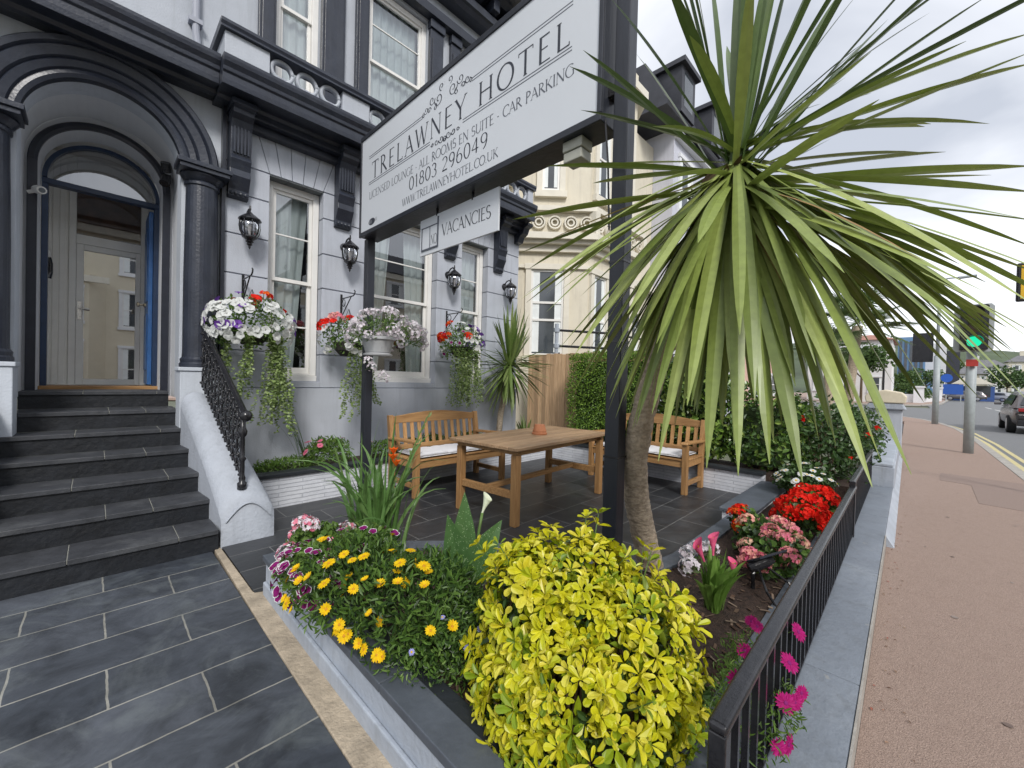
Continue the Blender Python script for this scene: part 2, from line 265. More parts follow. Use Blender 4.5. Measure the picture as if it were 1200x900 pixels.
# ------------------------------------------------------------------ mesh helpers
ORG = {}
class MB:
    def __init__(s): s.v = []; s.f = []; s.m = []
    def add(s, vs, fs, m=0):
        b = len(s.v); s.v.extend(tuple(p) for p in vs)
        s.f.extend(tuple(i+b for i in f) for f in fs); s.m.extend([m]*len(fs)); return s
    def box(s, a, b, m=0):
        x0, y0, z0 = a; x1, y1, z1 = b
        return s.add([(x0, y0, z0), (x1, y0, z0), (x1, y1, z0), (x0, y1, z0), (x0, y0, z1), (x1, y0, z1), (x1, y1, z1), (x0, y1, z1)],
                     [(0, 3, 2, 1), (4, 5, 6, 7), (0, 1, 5, 4), (1, 2, 6, 5), (2, 3, 7, 6), (3, 0, 4, 7)], m)
    def bar(s, p, q, w, h, upv=(0, 0, 1), m=0):
        """box from p to q with width w and height h"""
        p = V(p); q = V(q); d = (q-p).normalized(); u = V(upv)
        sd_ = d.cross(u)
        if sd_.length < 1e-4: sd_ = d.cross(V((1, 0, 0)))
        sd_.normalize(); u = sd_.cross(d)
        vs = []
        for e in (p, q):
            for a, b in ((-1, -1), (1, -1), (1, 1), (-1, 1)): vs.append(e+sd_*(a*w/2)+u*(b*h/2))
        return s.add(vs, [(0, 3, 2, 1), (4, 5, 6, 7), (0, 1, 5, 4), (1, 2, 6, 5), (2, 3, 7, 6), (3, 0, 4, 7)], m)
    def prism(s, poly, ax, d0, d1, m=0):
        def P(u, w, d): return (d, u, w) if ax == 'x' else (u, d, w) if ax == 'y' else (u, w, d)
        n = len(poly)
        vs = [P(u, w, d0) for u, w in poly]+[P(u, w, d1) for u, w in poly]
        fs = [tuple(range(n))[::-1], tuple(range(n, 2*n))]+[(i, (i+1) % n, n+(i+1) % n, n+i) for i in range(n)]
        return s.add(vs, fs, m)
    def tube(s, pts, r, n=8, m=0, cap=True):
        pts = [V(p) for p in pts]; k = len(pts)
        rs = r if isinstance(r, (list, tuple)) else [r]*k
        t0 = (pts[1]-pts[0]).normalized(); u = t0.orthogonal().normalized(); vs = []; pu = u
        for i, p in enumerate(pts):
            t = (pts[min(i+1, k-1)]-pts[max(i-1, 0)]).normalized()
            pu = (pu-t*pu.dot(t)); pu = pu.normalized() if pu.length > 1e-6 else t.orthogonal().normalized()
            w = t.cross(pu)
            for j in range(n):
                a = 2*pi*j/n; vs.append(p+(pu*cos(a)+w*sin(a))*rs[i])
        fs = [(i*n+j, i*n+(j+1) % n, (i+1)*n+(j+1) % n, (i+1)*n+j) for i in range(k-1) for j in range(n)]
        if cap: fs += [tuple(range(n))[::-1], tuple(range((k-1)*n, k*n))]
        return s.add(vs, fs, m)
    def lathe(s, prof, n=16, c=(0, 0, 0), m=0, ph=0):
        vs = [(c[0]+r*cos(ph+2*pi*j/n), c[1]+r*sin(ph+2*pi*j/n), c[2]+z) for r, z in prof for j in range(n)]
        k = len(prof)
        fs = [(i*n+j, i*n+(j+1) % n, (i+1)*n+(j+1) % n, (i+1)*n+j) for i in range(k-1) for j in range(n)]
        fs += [tuple(range(n))[::-1], tuple(range((k-1)*n, k*n))]
        return s.add(vs, fs, m)
    def sweep(s, prof, path, m=0, closed=False):
        """profile [(out, up)] along path of (origin, outdir, updir)"""
        n = len(prof); vs = []
        for o, a, b in path:
            for p, q in prof: vs.append(V(o)+V(a)*p+V(b)*q)
        k = len(path)
        fs = [(i*n+j, i*n+(j+1) % n, (i+1)*n+(j+1) % n, (i+1)*n+j) for i in range(k-1) for j in range(n)]
        fs += [tuple(range(n))[::-1], tuple(range((k-1)*n, k*n))]
        return s.add(vs, fs, m)
    def leaf(s, p, d, upv, ln, w, fold=.25, curl=.15, m=0, ob=False):
        p = V(p); d = V(d).normalized(); sd_ = d.cross(V(upv))
        if sd_.length < 1e-3: sd_ = d.orthogonal()
        sd_.normalize(); u = sd_.cross(d); f = u*(w*fold)
        a = p+d*(ln*.35); b = p+d*(ln*.72)-u*(ln*curl*.4); t = p+d*ln-u*(ln*curl)
        if ob:
            a = p+d*(ln*.45); b = p+d*(ln*.80)-u*(ln*curl*.5); c = p+d*(ln*.95)-u*(ln*curl*.9); t = p+d*ln-u*(ln*curl)
            return s.add([p, a+sd_*(w*.40)+f, b+sd_*(w*.5)+f, c+sd_*(w*.3)+f*.5, t, c-sd_*(w*.3)+f*.5, b-sd_*(w*.5)+f, a-sd_*(w*.40)+f], [(0, 1, 2, 3, 4), (0, 4, 5, 6, 7)], m)
        return s.add([p, a+sd_*(w*.5)+f, b+sd_*(w*.42)+f, t, b-sd_*(w*.42)+f, a-sd_*(w*.5)+f], [(0, 1, 2, 3), (0, 3, 4, 5)], m)
    def strap(s, pts, ws, side, fold=.2, m=0):
        """long blade: three verts across"""
        k = len(pts); vs = []
        for i, p in enumerate(pts):
            p = V(p); t = (V(pts[min(i+1, k-1)])-V(pts[max(i-1, 0)])).normalized()
            sd_ = (V(side)-t*V(side).dot(t)).normalized(); u = sd_.cross(t)
            vs += [p-sd_*ws[i]/2+u*ws[i]*fold, p, p+sd_*ws[i]/2+u*ws[i]*fold]
        fs = []
        for i in range(k-1):
            fs += [(3*i, 3*i+1, 3*i+4, 3*i+3), (3*i+1, 3*i+2, 3*i+5, 3*i+4)]
        return s.add(vs, fs, m)
    def mesh(s, name, mats, smooth=False, off=None):
        me = bpy.data.meshes.new(name)
        vs = s.v if off is None else [(a-off[0], b-off[1], c-off[2]) for a, b, c in s.v]
        me.from_pydata(vs, [], s.f)
        for m in (mats if isinstance(mats, (list, tuple)) else [mats]): me.materials.append(M[m] if isinstance(m, str) else m)
        me.polygons.foreach_set('material_index', s.m)
        if smooth: me.polygons.foreach_set('use_smooth', [True]*len(me.polygons))
        me.update(); return me
    def build(s, name, mats, parent=None, smooth=False, bevel=0, base=None, segs=2):
        if parent is not None: off = ORG.get(parent.name, V((0, 0, 0)))
        elif base is not None: off = V(base)
        else:
            xs = [p[0] for p in s.v]; ys = [p[1] for p in s.v]; zs = [p[2] for p in s.v]
            off = V(((min(xs)+max(xs))/2, (min(ys)+max(ys))/2, min(zs)))
        o = bpy.data.objects.new(name, s.mesh(name, mats, smooth, off)); COL.objects.link(o)
        if parent is not None:
            o.parent = parent; ORG[o.name] = off
        else:
            o.location = off; ORG[o.name] = off
        if bevel:
            b = o.modifiers.new('bevel', 'BEVEL'); b.width = bevel; b.segments = segs; b.limit_method = 'ANGLE'; b.angle_limit = radians(40)
        return o
def tag(o, label=None, cat=None, group=None, kind=None):
    if label: o['label'] = label
    if cat: o['category'] = cat
    if group: o['group'] = group
    if kind: o['kind'] = kind
    return o
def thing(name, label, cat, loc=(0, 0, 0), group=None):
    o = bpy.data.objects.new(name, None); o.empty_display_size = .1; COL.objects.link(o); o.location = loc
    ORG[o.name] = V(loc); return tag(o, label, cat, group, 'thing')
def struct(o): o['kind'] = 'structure'; return o
KIDS = {}
def copy_tree(o, parent=None):
    c = o.copy(); COL.objects.link(c); c.parent = parent
    for ch in list(o.children): copy_tree(ch, c)
    return c
def inst(me, name, parent, p, n=(0, 0, 1), s=1, spin=None):
    """a copy of a small part (flower head, bar) as an object of its own"""
    o = bpy.data.objects.new(name, me); COL.objects.link(o); o.parent = parent
    o.location = V(p)-ORG.get(parent.name, V((0, 0, 0)))
    q = V(n).normalized().to_track_quat('Z', 'Y') @ Quaternion((0, 0, 1), random.uniform(0, 6.28) if spin is None else spin)
    o.rotation_mode = 'QUATERNION'; o.rotation_quaternion = q; o.scale = (s, s, s); return o
def rnd(a, b): return random.uniform(a, b)
def rdir(zmin=-1):
    while True:
        v = V((rnd(-1, 1), rnd(-1, 1), rnd(-1, 1)))
        if .1 < v.length < 1 and v.z/v.length >= zmin: return v.normalized()
def bez(p0, p1, p2, k): return [V(p0)*(1-t)**2+V(p1)*2*t*(1-t)+V(p2)*t*t for t in [i/k for i in range(k+1)]]
# ------------------------------------------------------------------ setting: ground, road, pavements, path, patio
MB().add([(-700, -700, -.16), (900, -700, -.16), (900, 700, -.16), (-700, 700, -.16)], [(0, 1, 2, 3)]).build('ground', 'earth')['kind'] = 'structure'
MB().add([(-60, -11, -.115), (260, -11, -.115), (260, -1.3, -.115), (48, -1.3, -.115), (48, 40, -.115), (20, 40, -.115), (20, -1.3, -.115), (-60, -1.3, -.115)], [tuple(range(8))]).build('road', 'asphalt')['kind'] = 'structure'
curve = [(-30, -1.34), (18, -1.34), (22, -1.22), (25, -.92), (27.5, -.40), (29.5, .5), (31, 2), (31.6, 5), (31.6, 30)]
pv = MB()
pv.prism(curve+[(-30+61.5-61.5+29, 30), (29, 5), (27.8, 1.6), (26.5, .35), (24.5, .108), (-30, .108)], 'z', -.11, .0)
struct(pv.build('pavement', 'tarmac_red'))
kb = MB()
for (a, b) in zip(curve[:-1], curve[1:]):
    d = V((b[0]-a[0], b[1]-a[1], 0)).normalized(); n = V((d.y, -d.x, 0))
    a3 = V((a[0], a[1], 0)); b3 = V((b[0], b[1], 0)); L_ = (b3-a3).length; k = max(1, int(L_/.92))
    for i in range(k):
        p = a3+(b3-a3)*(i/k)+n*.003; q = a3+(b3-a3)*((i+1)/k-.004/L_*2)+n*.003
        vs = [p, q, q+n*.14, p+n*.14]
        kb.add([(v.x, v.y, z) for z in (-.112, .006) for v in vs], [(4, 5, 6, 7), (0, 1, 5, 4), (1, 2, 6, 5), (2, 3, 7, 6), (3, 0, 4, 7)])
struct(kb.build('kerb', 'kerbstone'))
yl = MB()
off = [.27, .45]
for o_ in off:
    pts = []
    for i, a in enumerate(curve[:-1]):
        b = curve[i+1]; d = V((b[0]-a[0], b[1]-a[1], 0)).normalized(); n = V((d.y, -d.x, 0)); pts.append((V((a[0], a[1], 0)), n))
    vs = []
    for p, n in pts: vs += [(p.x+n.x*o_, p.y+n.y*o_, -.111), (p.x+n.x*(o_+.09), p.y+n.y*(o_+.09), -.111)]
    yl.add(vs, [(2*i, 2*i+1, 2*i+3, 2*i+2) for i in range(len(pts)-1)])
struct(yl.build('yellow_lines', 'yellow_line'))
wl = MB()
for x in range(-6, 60, 6): wl.add([(x, -5.2, -.111), (x+4, -5.2, -.111), (x+4, -5.08, -.111), (x, -5.08, -.111)], [(0, 1, 2, 3)])
wl.add([(14.2, -5.2, -.1105), (14.5, -5.2, -.1105), (14.5, -2.1, -.1105), (14.2, -2.1, -.1105)], [(0, 1, 2, 3)])
struct(wl.build('road_markings', 'white_line'))
fp = MB().prism([(47.5, 30), (48.2, 6), (49.5, 2), (53, -.7), (62, -2.3), (90, -4.2), (200, -16), (200, 30)], 'z', -.11, .0)
struct(fp.build('far_pavement', 'tarmac_red'))
fk = MB(); c2 = [(47.5, 30), (48.2, 6), (49.5, 2), (53, -.7), (62, -2.3), (90, -4.2), (200, -16)]
for a, b in zip(c2[:-1], c2[1:]):
    d = V((b[0]-a[0], b[1]-a[1], 0)).normalized(); n = V((d.y, -d.x, 0))*-1
    if n.x > 0: n = -n
    fk.add([(a[0], a[1], .006), (b[0], b[1], .006), (b[0]+n.x*.2, b[1]+n.y*.2, .006), (a[0]+n.x*.2, a[1]+n.y*.2, .006), (a[0]+n.x*.2, a[1]+n.y*.2, -.11), (b[0]+n.x*.2, b[1]+n.y*.2, -.11)], [(0, 1, 2, 3), (3, 2, 5, 4)])
struct(fk.build('far_kerb', 'kerbstone'))
struct(MB().prism([(-3, -11), (-3, -13.6), (120, -13.6), (120, -11)], 'z', -.11, 0).build('opposite_pavement', 'tarmac_red'))

struct(MB().prism([(-4, .11), (.655, .11), (.655, 3.9), (-4, 3.9)], 'z', -.1, .0).build('entrance_path', 'path_slate'))
struct(MB().prism([(.657, .12), (.80, .12), (.80, 2.93), (.72, 2.95), (.715, 3.9), (.672, 3.9), (.657, 2.5)], 'z', -.1, .008).build('mortar_strip', 'sandstone', bevel=.004))
struct(MB().prism([(.722, 2.93), (.80, 2.90), (.94, 2.4), (2.2, 1.0), (5.8, .9), (5.8, 4.75), (1.1, 4.75), (1.1, 3.95), (.722, 3.93)], 'z', -.1, .012).build('patio', 'patio_slate'))
struct(MB().prism([(.95, .45), (5.7, .45), (5.7, 1.16), (4.2, 1.16), (2.75, 1.12), (2.36, 1.5), (2.05, 2.15), (1.5, 2.68), (.95, 2.76)], 'z', -.1, .145).build('soil', 'soil'))
struct(MB().prism([(1.15, 4.75), (6.0, 4.75), (6.0, 5.37), (1.15, 5.37)], 'z', -.1, .30).build('rear_soil', 'soil'))
struct(MB().prism([(5.88, .45), (6.44, .45), (6.44, 5.37), (6.001, 5.37), (5.88, 4.7)], 'z', -.1, .295).build('side_soil', 'soil'))
# bark chips lying on the soil: nobody could count them
ch = MB()
for _ in range(2600):
    x = rnd(.96, 5.3); y = rnd(.52, 2.7)
    if (x > 2.75 and y > 1.1) or (x > 1.2 and y > 2.75-(x-1.2)*1.0): continue
    a = rnd(0, pi); l = rnd(.008, .03); w = rnd(.004, .011); z = .146+rnd(.001, .012); t = rnd(-.006, .006)
    dx, dy = cos(a)*l, sin(a)*l; ex, ey = -sin(a)*w, cos(a)*w
    ch.add([(x-dx-ex, y-dy-ey, z-t), (x+dx-ex, y+dy-ey, z+t), (x+dx+ex, y+dy+ey, z+t+.003), (x-dx+ex, y-dy+ey, z-t+.003)], [(0, 1, 2, 3)])
M['chip'] = leafmat('bark_chip', [(.05, .028, .018), (.10, .058, .038), (.17, .115, .08), (.30, .23, .17)], .9, .02, .2)
tag(ch.build('bark_chips', 'chip'), kind='stuff')
# ------------------------------------------------------------------ garden walls and planters
def wallrun(mb, pts, t, z0, z1, m=0):
    """wall of thickness t to the left of an open polyline"""
    n = len(pts); nrm = []
    for i in range(n):
        a = V(pts[max(i-1, 0)]); b = V(pts[min(i+1, n-1)]); d = (b-a).normalized(); nrm.append(V((-d.y, d.x)))
    A = [V(p) for p in pts]; B = [A[i]+nrm[i]*t for i in range(n)]
    for i in range(n-1):
        q = [A[i], A[i+1], B[i+1], B[i]]
        mb.add([(p.x, p.y, z) for z in (z0, z1) for p in q], [(4, 5, 6, 7), (0, 1, 5, 4), (2, 3, 7, 6)]+([(3, 0, 4, 7)] if i == 0 else [])+([(1, 2, 6, 5)] if i == n-2 else []), m)
pw = thing('planter_wall', 'low grey rendered planter wall with slate coping beside the entrance path', 'planter', (.85, 1.6, 0))
m = MB(); m.box((.775, .12, -.05), (.93, 2.90, .20)); m.box((.755, .12, -.05), (.774, 2.88, .085))
m.build('wall', 'render_grey', pw, bevel=.006)
m = MB()
for i, (a, b) in enumerate([(.12, .78), (.784, 1.40), (1.404, 2.10), (2.104, 2.925)]): m.box((.762, a, .201), (.885, b, .238))
m.build('coping', 'coping', pw, bevel=.004)
m = MB(); m.box((.886, .12, .16), (.955, 2.80, .226)); m.build('inner_edging', 'coping_dark', pw, bevel=.003)
pw2 = thing('planter_wall', 'low curved slate edged planter wall between flower bed and patio', 'planter', (2.2, 1.7, 0))
edge = [(.931, 2.925), (1.5, 2.82), (2.1, 2.27), (2.43, 1.6), (2.72, 1.24), (2.95, 1.2), (4.195, 1.2)]
m = MB(); wallrun(m, edge, -.10, -.05, .135); m.build('wall', 'white_brick', pw2)
m = MB(); wallrun(m, [(a, b) for a, b in edge], -.13, .136, .166); m.build('coping', 'coping', pw2, bevel=.003)
pw3 = thing('planter_wall', 'raised white brick planter block with grey coping behind the red geraniums', 'planter', (5, 1.2, 0))
m = MB(); m.box((4.2, 1.02, -.05), (5.76, 1.25, .20)); m.build('wall', 'white_brick', pw3, bevel=.005)
m = MB(); m.box((4.18, .98, .201), (5.76, 1.27, .232)); m.build('coping', 'coping', pw3, bevel=.004)
pw4 = thing('planter_wall', 'white painted brick planter with dark coping under the hotel windows', 'planter', (3.4, 4.7, 0))
m = MB(); m.box((1.145, 4.63, -.05), (5.86, 4.74, .33)); m.build('wall', 'white_brick', pw4, bevel=.005)
m = MB()
for a, b in [(1.12, 2.3), (2.304, 3.5), (3.504, 4.7), (4.704, 5.8)]: m.box((a, 4.60, .331), (b, 4.76, .37))
m.build('coping', 'coping_dark', pw4, bevel=.004)
pw5 = thing('planter_wall', 'white painted brick planter with dark coping behind the bench near the hedge', 'planter', (5.8, 2.8, 0))
m = MB(); m.box((5.765, 1.255, -.05), (5.88, 4.625, .285)); m.build('wall', 'white_brick', pw5, bevel=.005)
m = MB()
for a, b in [(1.255, 2.4), (2.404, 3.5), (3.504, 4.59)]: m.box((5.735, a, .286), (5.905, b, .325))
m.build('coping', 'coping_dark', pw5, bevel=.004)
# ledge and railing along the pavement
lw = thing('boundary_wall', 'low grey painted boundary ledge beneath the black railing', 'wall', (3.2, .25, 0))
m = MB()
for a, b in [(.82, 2.35), (2.353, 3.85), (3.853, 5.6), (5.603, 7.35)]: m.box((a, .118, -.05), (b, .375, .10))
m.build('ledge', 'ledge', lw, bevel=.006)
m = MB(); m.box((.82, .109, -.05), (4.9, .117, .104)); m.build('edge_strip', 'kerbstone', lw)
m = MB()
for a, b in [(.96, 1.8), (1.804, 2.9), (2.904, 4.1), (4.104, 5.7)]: m.box((a, .39, -.05), (b, .53, .155))
m.build('coping', 'coping', lw, bevel=.004)
rl = thing('garden_railing', 'black metal railing with flat handrail between flower bed and pavement', 'railing', (3.4, .33, .1))
m = MB(); m.bar((1.105, .325, .53), (4.66, .325, .53), .050, .028); m.build('top_rail', 'black_metal', rl, bevel=.012, segs=4)
m = MB(); m.bar((4.62, .335, .575), (7.3, .335, .575), .050, .028); m.build('top_rail', 'black_metal', rl, bevel=.012, segs=4)
bm = MB().box((-.009, -.009, 0), (.009, .009, .402)).mesh('bar', 'black_metal')
for i in range(int((4.60-1.17)/.105)+1): inst(bm, 'bar', rl, (1.17+i*.105, .325, .115), spin=0)
bm2 = MB().box((-.009, -.009, 0), (.009, .009, .447)).mesh('bar', 'black_metal')
for i in range(25): inst(bm2, 'bar', rl, (4.74+i*.105, .335, .115), spin=0)
for x, y, z in ((1.13, .325, .516), (4.64, .33, .585)):
    MB().box((x-.022, y-.022, .1), (x+.022, y+.022, z)).build('end_post', 'black_metal', rl, bevel=.004)
m = MB(); m.bar((1.08, .325, .122), (4.62, .325, .122), .02, .012); m.bar((4.66, .335, .122), (7.3, .335, .122), .02, .012); m.build('bottom_rail', 'black_metal', rl)
# neighbour boundary wall and gate pier
nw = thing('boundary_wall', 'pale blue grey rendered wall running from the railing to the gate pier', 'wall', (9.3, .2, 0))
m = MB(); m.box((7.36, .105, -.05), (11.3, .36, .36)); m.build('wall', 'render_grey', nw, bevel=.01)
m = MB().prism([(.1165, .098), (.055, .0), (.055, -.1), (.1165, -.1)], 'x', 4.92, 11.3); m.build('footing', 'render_grey', nw)
m = MB(); m.box((7.36, .12, .361), (11.3, .40, .40)); m.build('coping', 'render_grey', nw, bevel=.01)
gp = thing('gate_pier', 'stout white gate pier with rounded cream cap at the end of the wall', 'gate pier', (11.7, .35, 0))
m = MB(); m.box((11.32, .08, -.05), (11.95, .60, .98)); m.build('shaft', 'upper_paint', gp, bevel=.015)
m = MB(); m.prism([(.02, .982), (.66, .982), (.59, 1.11), (.09, 1.11)], 'x', 11.26, 12.01); m.build('cap_moulding', 'render_grey', gp, bevel=.02)
M['cream'] = mat('cream_render', (.70, .63, .48), .6, .07, 3, .15, 60, stain=(.58, .51, .38), stscale=1.6)
m = MB(); m.prism([(.04, 1.112), (.64, 1.112), (.66, 1.24), (.59, 1.33), (.34, 1.38), (.09, 1.33), (.02, 1.24)], 'x', 11.24, 12.03); m.build('cap', 'cream', gp, bevel=.02)

lt_ = MB()
for _ in range(260):
    x = rnd(1.2, 12); y = .09-abs(random.gauss(0, .07)); a = rnd(0, pi); l = rnd(.004, .012); w = l*rnd(.3, .7)
    if y < -1.3: continue
    dx, dy = cos(a)*l, sin(a)*l; ex, ey = -sin(a)*w, cos(a)*w; z = .004
    lt_.add([(x-dx, y-dy, z), (x-ex, y-ey, z+.003), (x+dx, y+dy, z+.002), (x+ex, y+ey, z+.004)], [(0, 1, 2, 3)])
M['litter'] = leafmat('dry_litter', [(.10, .05, .03), (.22, .13, .07), (.30, .22, .14), (.30, .06, .05)], .9, .02, .2)
tag(lt_.build('leaf_litter', 'litter'), kind='stuff')

pp = MB().prism([(7.6, -1.25), (9.9, -1.28), (10.0, -.42), (9.2, -.38), (9.1, -.7), (7.7, -.66)], 'z', -.01, .0035)
struct(pp.build('pavement_patch', mat('patched_tarmac', (.27, .20, .17), .9, .34, 150, .7, 200, stain=(.34, .27, .23), stscale=60)))
gm = MB()
for _ in range(36):
    x = rnd(1.5, 11); y = rnd(-1.25, -.05); r_ = rnd(.008, .02); gm.add([(x+r_*rnd(.7, 1.1)*cos(i*.9), y+r_*rnd(.7, 1.1)*sin(i*.9), .0042) for i in range(7)], [tuple(range(7))])
M['gum'] = leafmat('pavement_spots', [(.14, .10, .085), (.36, .31, .28), (.20, .15, .13)], .9, .02, .2)
tag(gm.build('pavement_spots', 'gum'), kind='stuff')
# ------------------------------------------------------------------ the hotel
H = thing('hotel_building', 'grey and white painted Victorian hotel with dark cornice, arched porch and sash windows', 'building', (1.5, 6, 0))
YF = 5.40                                  # plane of the bay; porch front at 5.45
ZC = 4.27                                  # soffit level
# bay wall: dark core, channelled blocks proud of it
OPEN = [(1.41, 2.02), (2.66, 3.78), (4.27, 4.86)]
Z0, ZT = 1.31, 3.72                        # window opening
core = MB()
xs = [.98]+[v for o_ in OPEN for v in o_]+[5.64]
for i in range(0, len(xs), 2): core.box((xs[i]+.02, YF+.02, 1.2), (xs[i+1]-.02 if i < 6 else xs[i+1], 5.62, ZT+.02))
core.box((.98, YF+.02, ZT+.021), (5.64, 5.62, 4.9)); core.box((.98, YF+.02, -.1), (5.64, 5.62, 1.21))
core.box((.98, YF+.021, 1.2101), (5.64, 5.62, Z0-.002))
core.build('wall', 'reveal', H)
blk = MB(); courses = [1.225, 1.65, 2.07, 2.50, 2.94, 3.39, ZT]
G = .007
for z0, z1 in zip(courses[:-1], courses[1:]):
    for i in range(0, len(xs), 2):
        a, b = xs[i], xs[i+1]
        zz0 = max(z0, Z0) if False else z0
        blk.box((a, YF, zz0+G), (b, YF+.135 if True else 0, z1-G))
# band under the sills between piers
for a, b in OPEN: blk.box((a+.001, YF+.003, 1.2251+G), (b-.001, YF+.13, Z0-.01))
# flat arches over each opening, with fanned joints
def wedge(poly): blk.prism(poly, 'y', YF, YF+.135)
zt2 = ZC-.005
edges_all = [.98]
for k, (a, b) in enumerate(OPEN):
    w = b-a; n = 5; c = (a+b)/2; spread = 1.55 if w < .8 else 1.3
    lo = [a+w*i/n for i in range(n+1)]; hi = [c+(x-c)*spread for x in lo]
    for i in range(n): wedge([(lo[i]+G/2, ZT+.004), (lo[i+1]-G/2, ZT+.004), (hi[i+1]-G/2, zt2), (hi[i]+G/2, zt2)])
    left = edges_all[-1]
    prev = [(left+.001, ZT+G)] if k == 0 else None
    if k == 0: wedge([(.98, ZT+G), (lo[0]-G/2, ZT+G), (hi[0]-G/2, zt2), (.98, zt2)])
    else: wedge([(plo+G/2, ZT+G), (lo[0]-G/2, ZT+G), (hi[0]-G/2, zt2), (phi+G/2, zt2)])
    plo, phi = lo[-1], hi[-1]; edges_all.append(b)
wedge([(plo+G/2, ZT+G), (5.64, ZT+G), (5.64, zt2), (phi+G/2, zt2)])
blk.build('wall_blocks', 'grey_paint', H, bevel=.003, segs=1)
MB().box((.98, YF-.014, -.1), (5.655, YF+.019, 1.222)).build('plinth', 'grey_paint', H, bevel=.004)
so_ = MB()
for a, b in OPEN:
    for i in range(3): so_.box((a+(b-a)*i/3+.003, YF+.012, ZT-.012), (a+(b-a)*(i+1)/3-.003, 5.56, ZT+.003))
so_.build('lintel_soffit', 'soffit_tile', H)
# sash windows
def curtain(mb, x0, x1, y, z0, z1, amp=.018, gather=0):
    n = max(8, int((x1-x0)/.02)); vs = []
    for j, z in enumerate([z1, (z0+z1)/2, z0]):
        for i in range(n+1):
            t = i/n; x = x0+(x1-x0)*t
            if gather: x = x0+(x1-x0)*(t*(1-gather*j/2)) if gather > 0 else x1-(x1-x0)*((1-t)*(1+gather*j/2))
            vs.append((x, y+amp*sin(i*1.05)+.006*sin(i*.37+j), z))
    mb.add(vs, [(r*(n+1)+i, r*(n+1)+i+1, (r+1)*(n+1)+i+1, (r+1)*(n+1)+i) for r in range(2) for i in range(n)])
def sash(x0, x1, z0, z1, y, meet, bars, deep=.1, curt=((0, .55),), fw=.07, gath=0, room=.7):
    f = MB()                               # box frame
    for a in ((x0, x0+fw), (x1-fw, x1)): f.box((a[0], y, z0), (a[1], y+deep, z1))
    f.box((x0+fw, y, z1-fw*1.1), (x1-fw, y+deep, z1)); f.box((x0+fw, y, z0), (x1-fw, y+deep, z0+.02))
    w = f.build('window', 'white_frame', H, bevel=.004)
    s = MB(); a, b = x0+fw, x1-fw; sw = .042
    for (q0, q1, yy) in ((z0+.021, meet+.02, y+.055), (meet-.02, z1-fw*1.1-.001, y+.025)):
        for c in ((a+.001, a+sw), (b-sw, b-.001)): s.box((c[0], yy, q0), (c[1], yy+.035, q1))
        hb = .075 if q0 < meet-.1 else .045
        s.box((a+sw, yy, q0), (b-sw, yy+.035, q0+hb)); s.box((a+sw, yy, q1-.04), (b-sw, yy+.035, q1))
    for zb, yy in bars: s.box((a+sw, y+yy, zb-.009), (b-sw, y+yy+.02, zb+.009))
    s.build('sash', 'white_frame', w, bevel=.003)
    g = MB()
    g.add([(a+.02, y+.075, z0+.03), (b-.02, y+.075, z0+.03), (b-.02, y+.075, meet), (a+.02, y+.075, meet)], [(0, 1, 2, 3)])
    g.add([(a+.02, y+.042, meet), (b-.02, y+.042, meet), (b-.02, y+.042, z1-fw), (a+.02, y+.042, z1-fw)], [(0, 1, 2, 3)])
    g.build('pane', 'glass', w)
    c = MB()
    for (t0, t1) in curt:
        gz = 0
        if isinstance(t0, tuple): t0, gz = t0
        curtain(c, a+(b-a)*t0, a+(b-a)*t1, y+.17, z0+.02, z1-.02, gather=gz)
    c.build('curtain', 'curtain', w)
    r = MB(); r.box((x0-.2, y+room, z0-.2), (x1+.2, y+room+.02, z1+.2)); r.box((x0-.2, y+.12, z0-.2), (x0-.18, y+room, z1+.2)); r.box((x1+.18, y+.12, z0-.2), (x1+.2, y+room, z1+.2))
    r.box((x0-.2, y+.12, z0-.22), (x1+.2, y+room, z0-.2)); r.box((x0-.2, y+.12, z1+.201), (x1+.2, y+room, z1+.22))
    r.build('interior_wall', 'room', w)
    si = MB(); si.box((x0-.0, y-.035, z0-.075), (x1+.0, y+.06, z0-.001)); si.build('sill', 'white_frame', w, bevel=.006)
    return w
for k, (a, b) in enumerate(OPEN):
    wide = k == 1
    ct = (((0, .0), .30), ((.66, .0), 1)) if wide else ((((.0), .5), .98),) if k == 0 else ((.3, 1),)
    ct = ((((0, .45)), .42), ((.62, -.3), 1.0)) if wide else (((0, .35), .98),) if k == 0 else ((.0, 1),)
    sash(a+.004, b-.004, Z0+.07, ZT-.014, YF+.136, 2.55, [(3.10, .03), (1.99, .06)], curt=ct)
# entablature over the ground floor: soffit, fascia, mouldings
def cornice(mb, x0, x1, yw, front, z, ret=True):
    """dark moulded cornice; profile in (y, z)"""
    f = front
    prof = [(yw+.1, z), (yw-.12, z), (yw-.14, z-.02), (yw-.2, z-.02), (yw-.22, z+.015), (f+.10, z+.02), (f+.09, z+.0), (f+.055, z+.0), (f+.05, z+.05), (f+.05, z+.11), (f+.03, z+.125), (f+.025, z+.16), (f-.005, z+.20), (f-.012, z+.235), (f-.012, z+.265), (f+.01, z+.28), (yw+.1, z+.30)]
    mb.prism(prof, 'x', x0, x1)
m = MB(); cornice(m, .86, 5.56, YF, 4.89, 4.27); m.build('cornice', 'dark_trim', H, bevel=.003, segs=1)
m = MB(); cornice(m, -3.2, .859, 5.45, 5.02, 4.31); m.build('cornice', 'dark_trim', H, bevel=.003, segs=1)
m = MB(); m.box((.99, 5.2, 4.18), (5.6, 5.399, 4.268)); m.box((.99, 5.30, 4.10), (5.6, 5.398, 4.179)); m.build('frieze_moulding', 'dark_trim', H, bevel=.008)
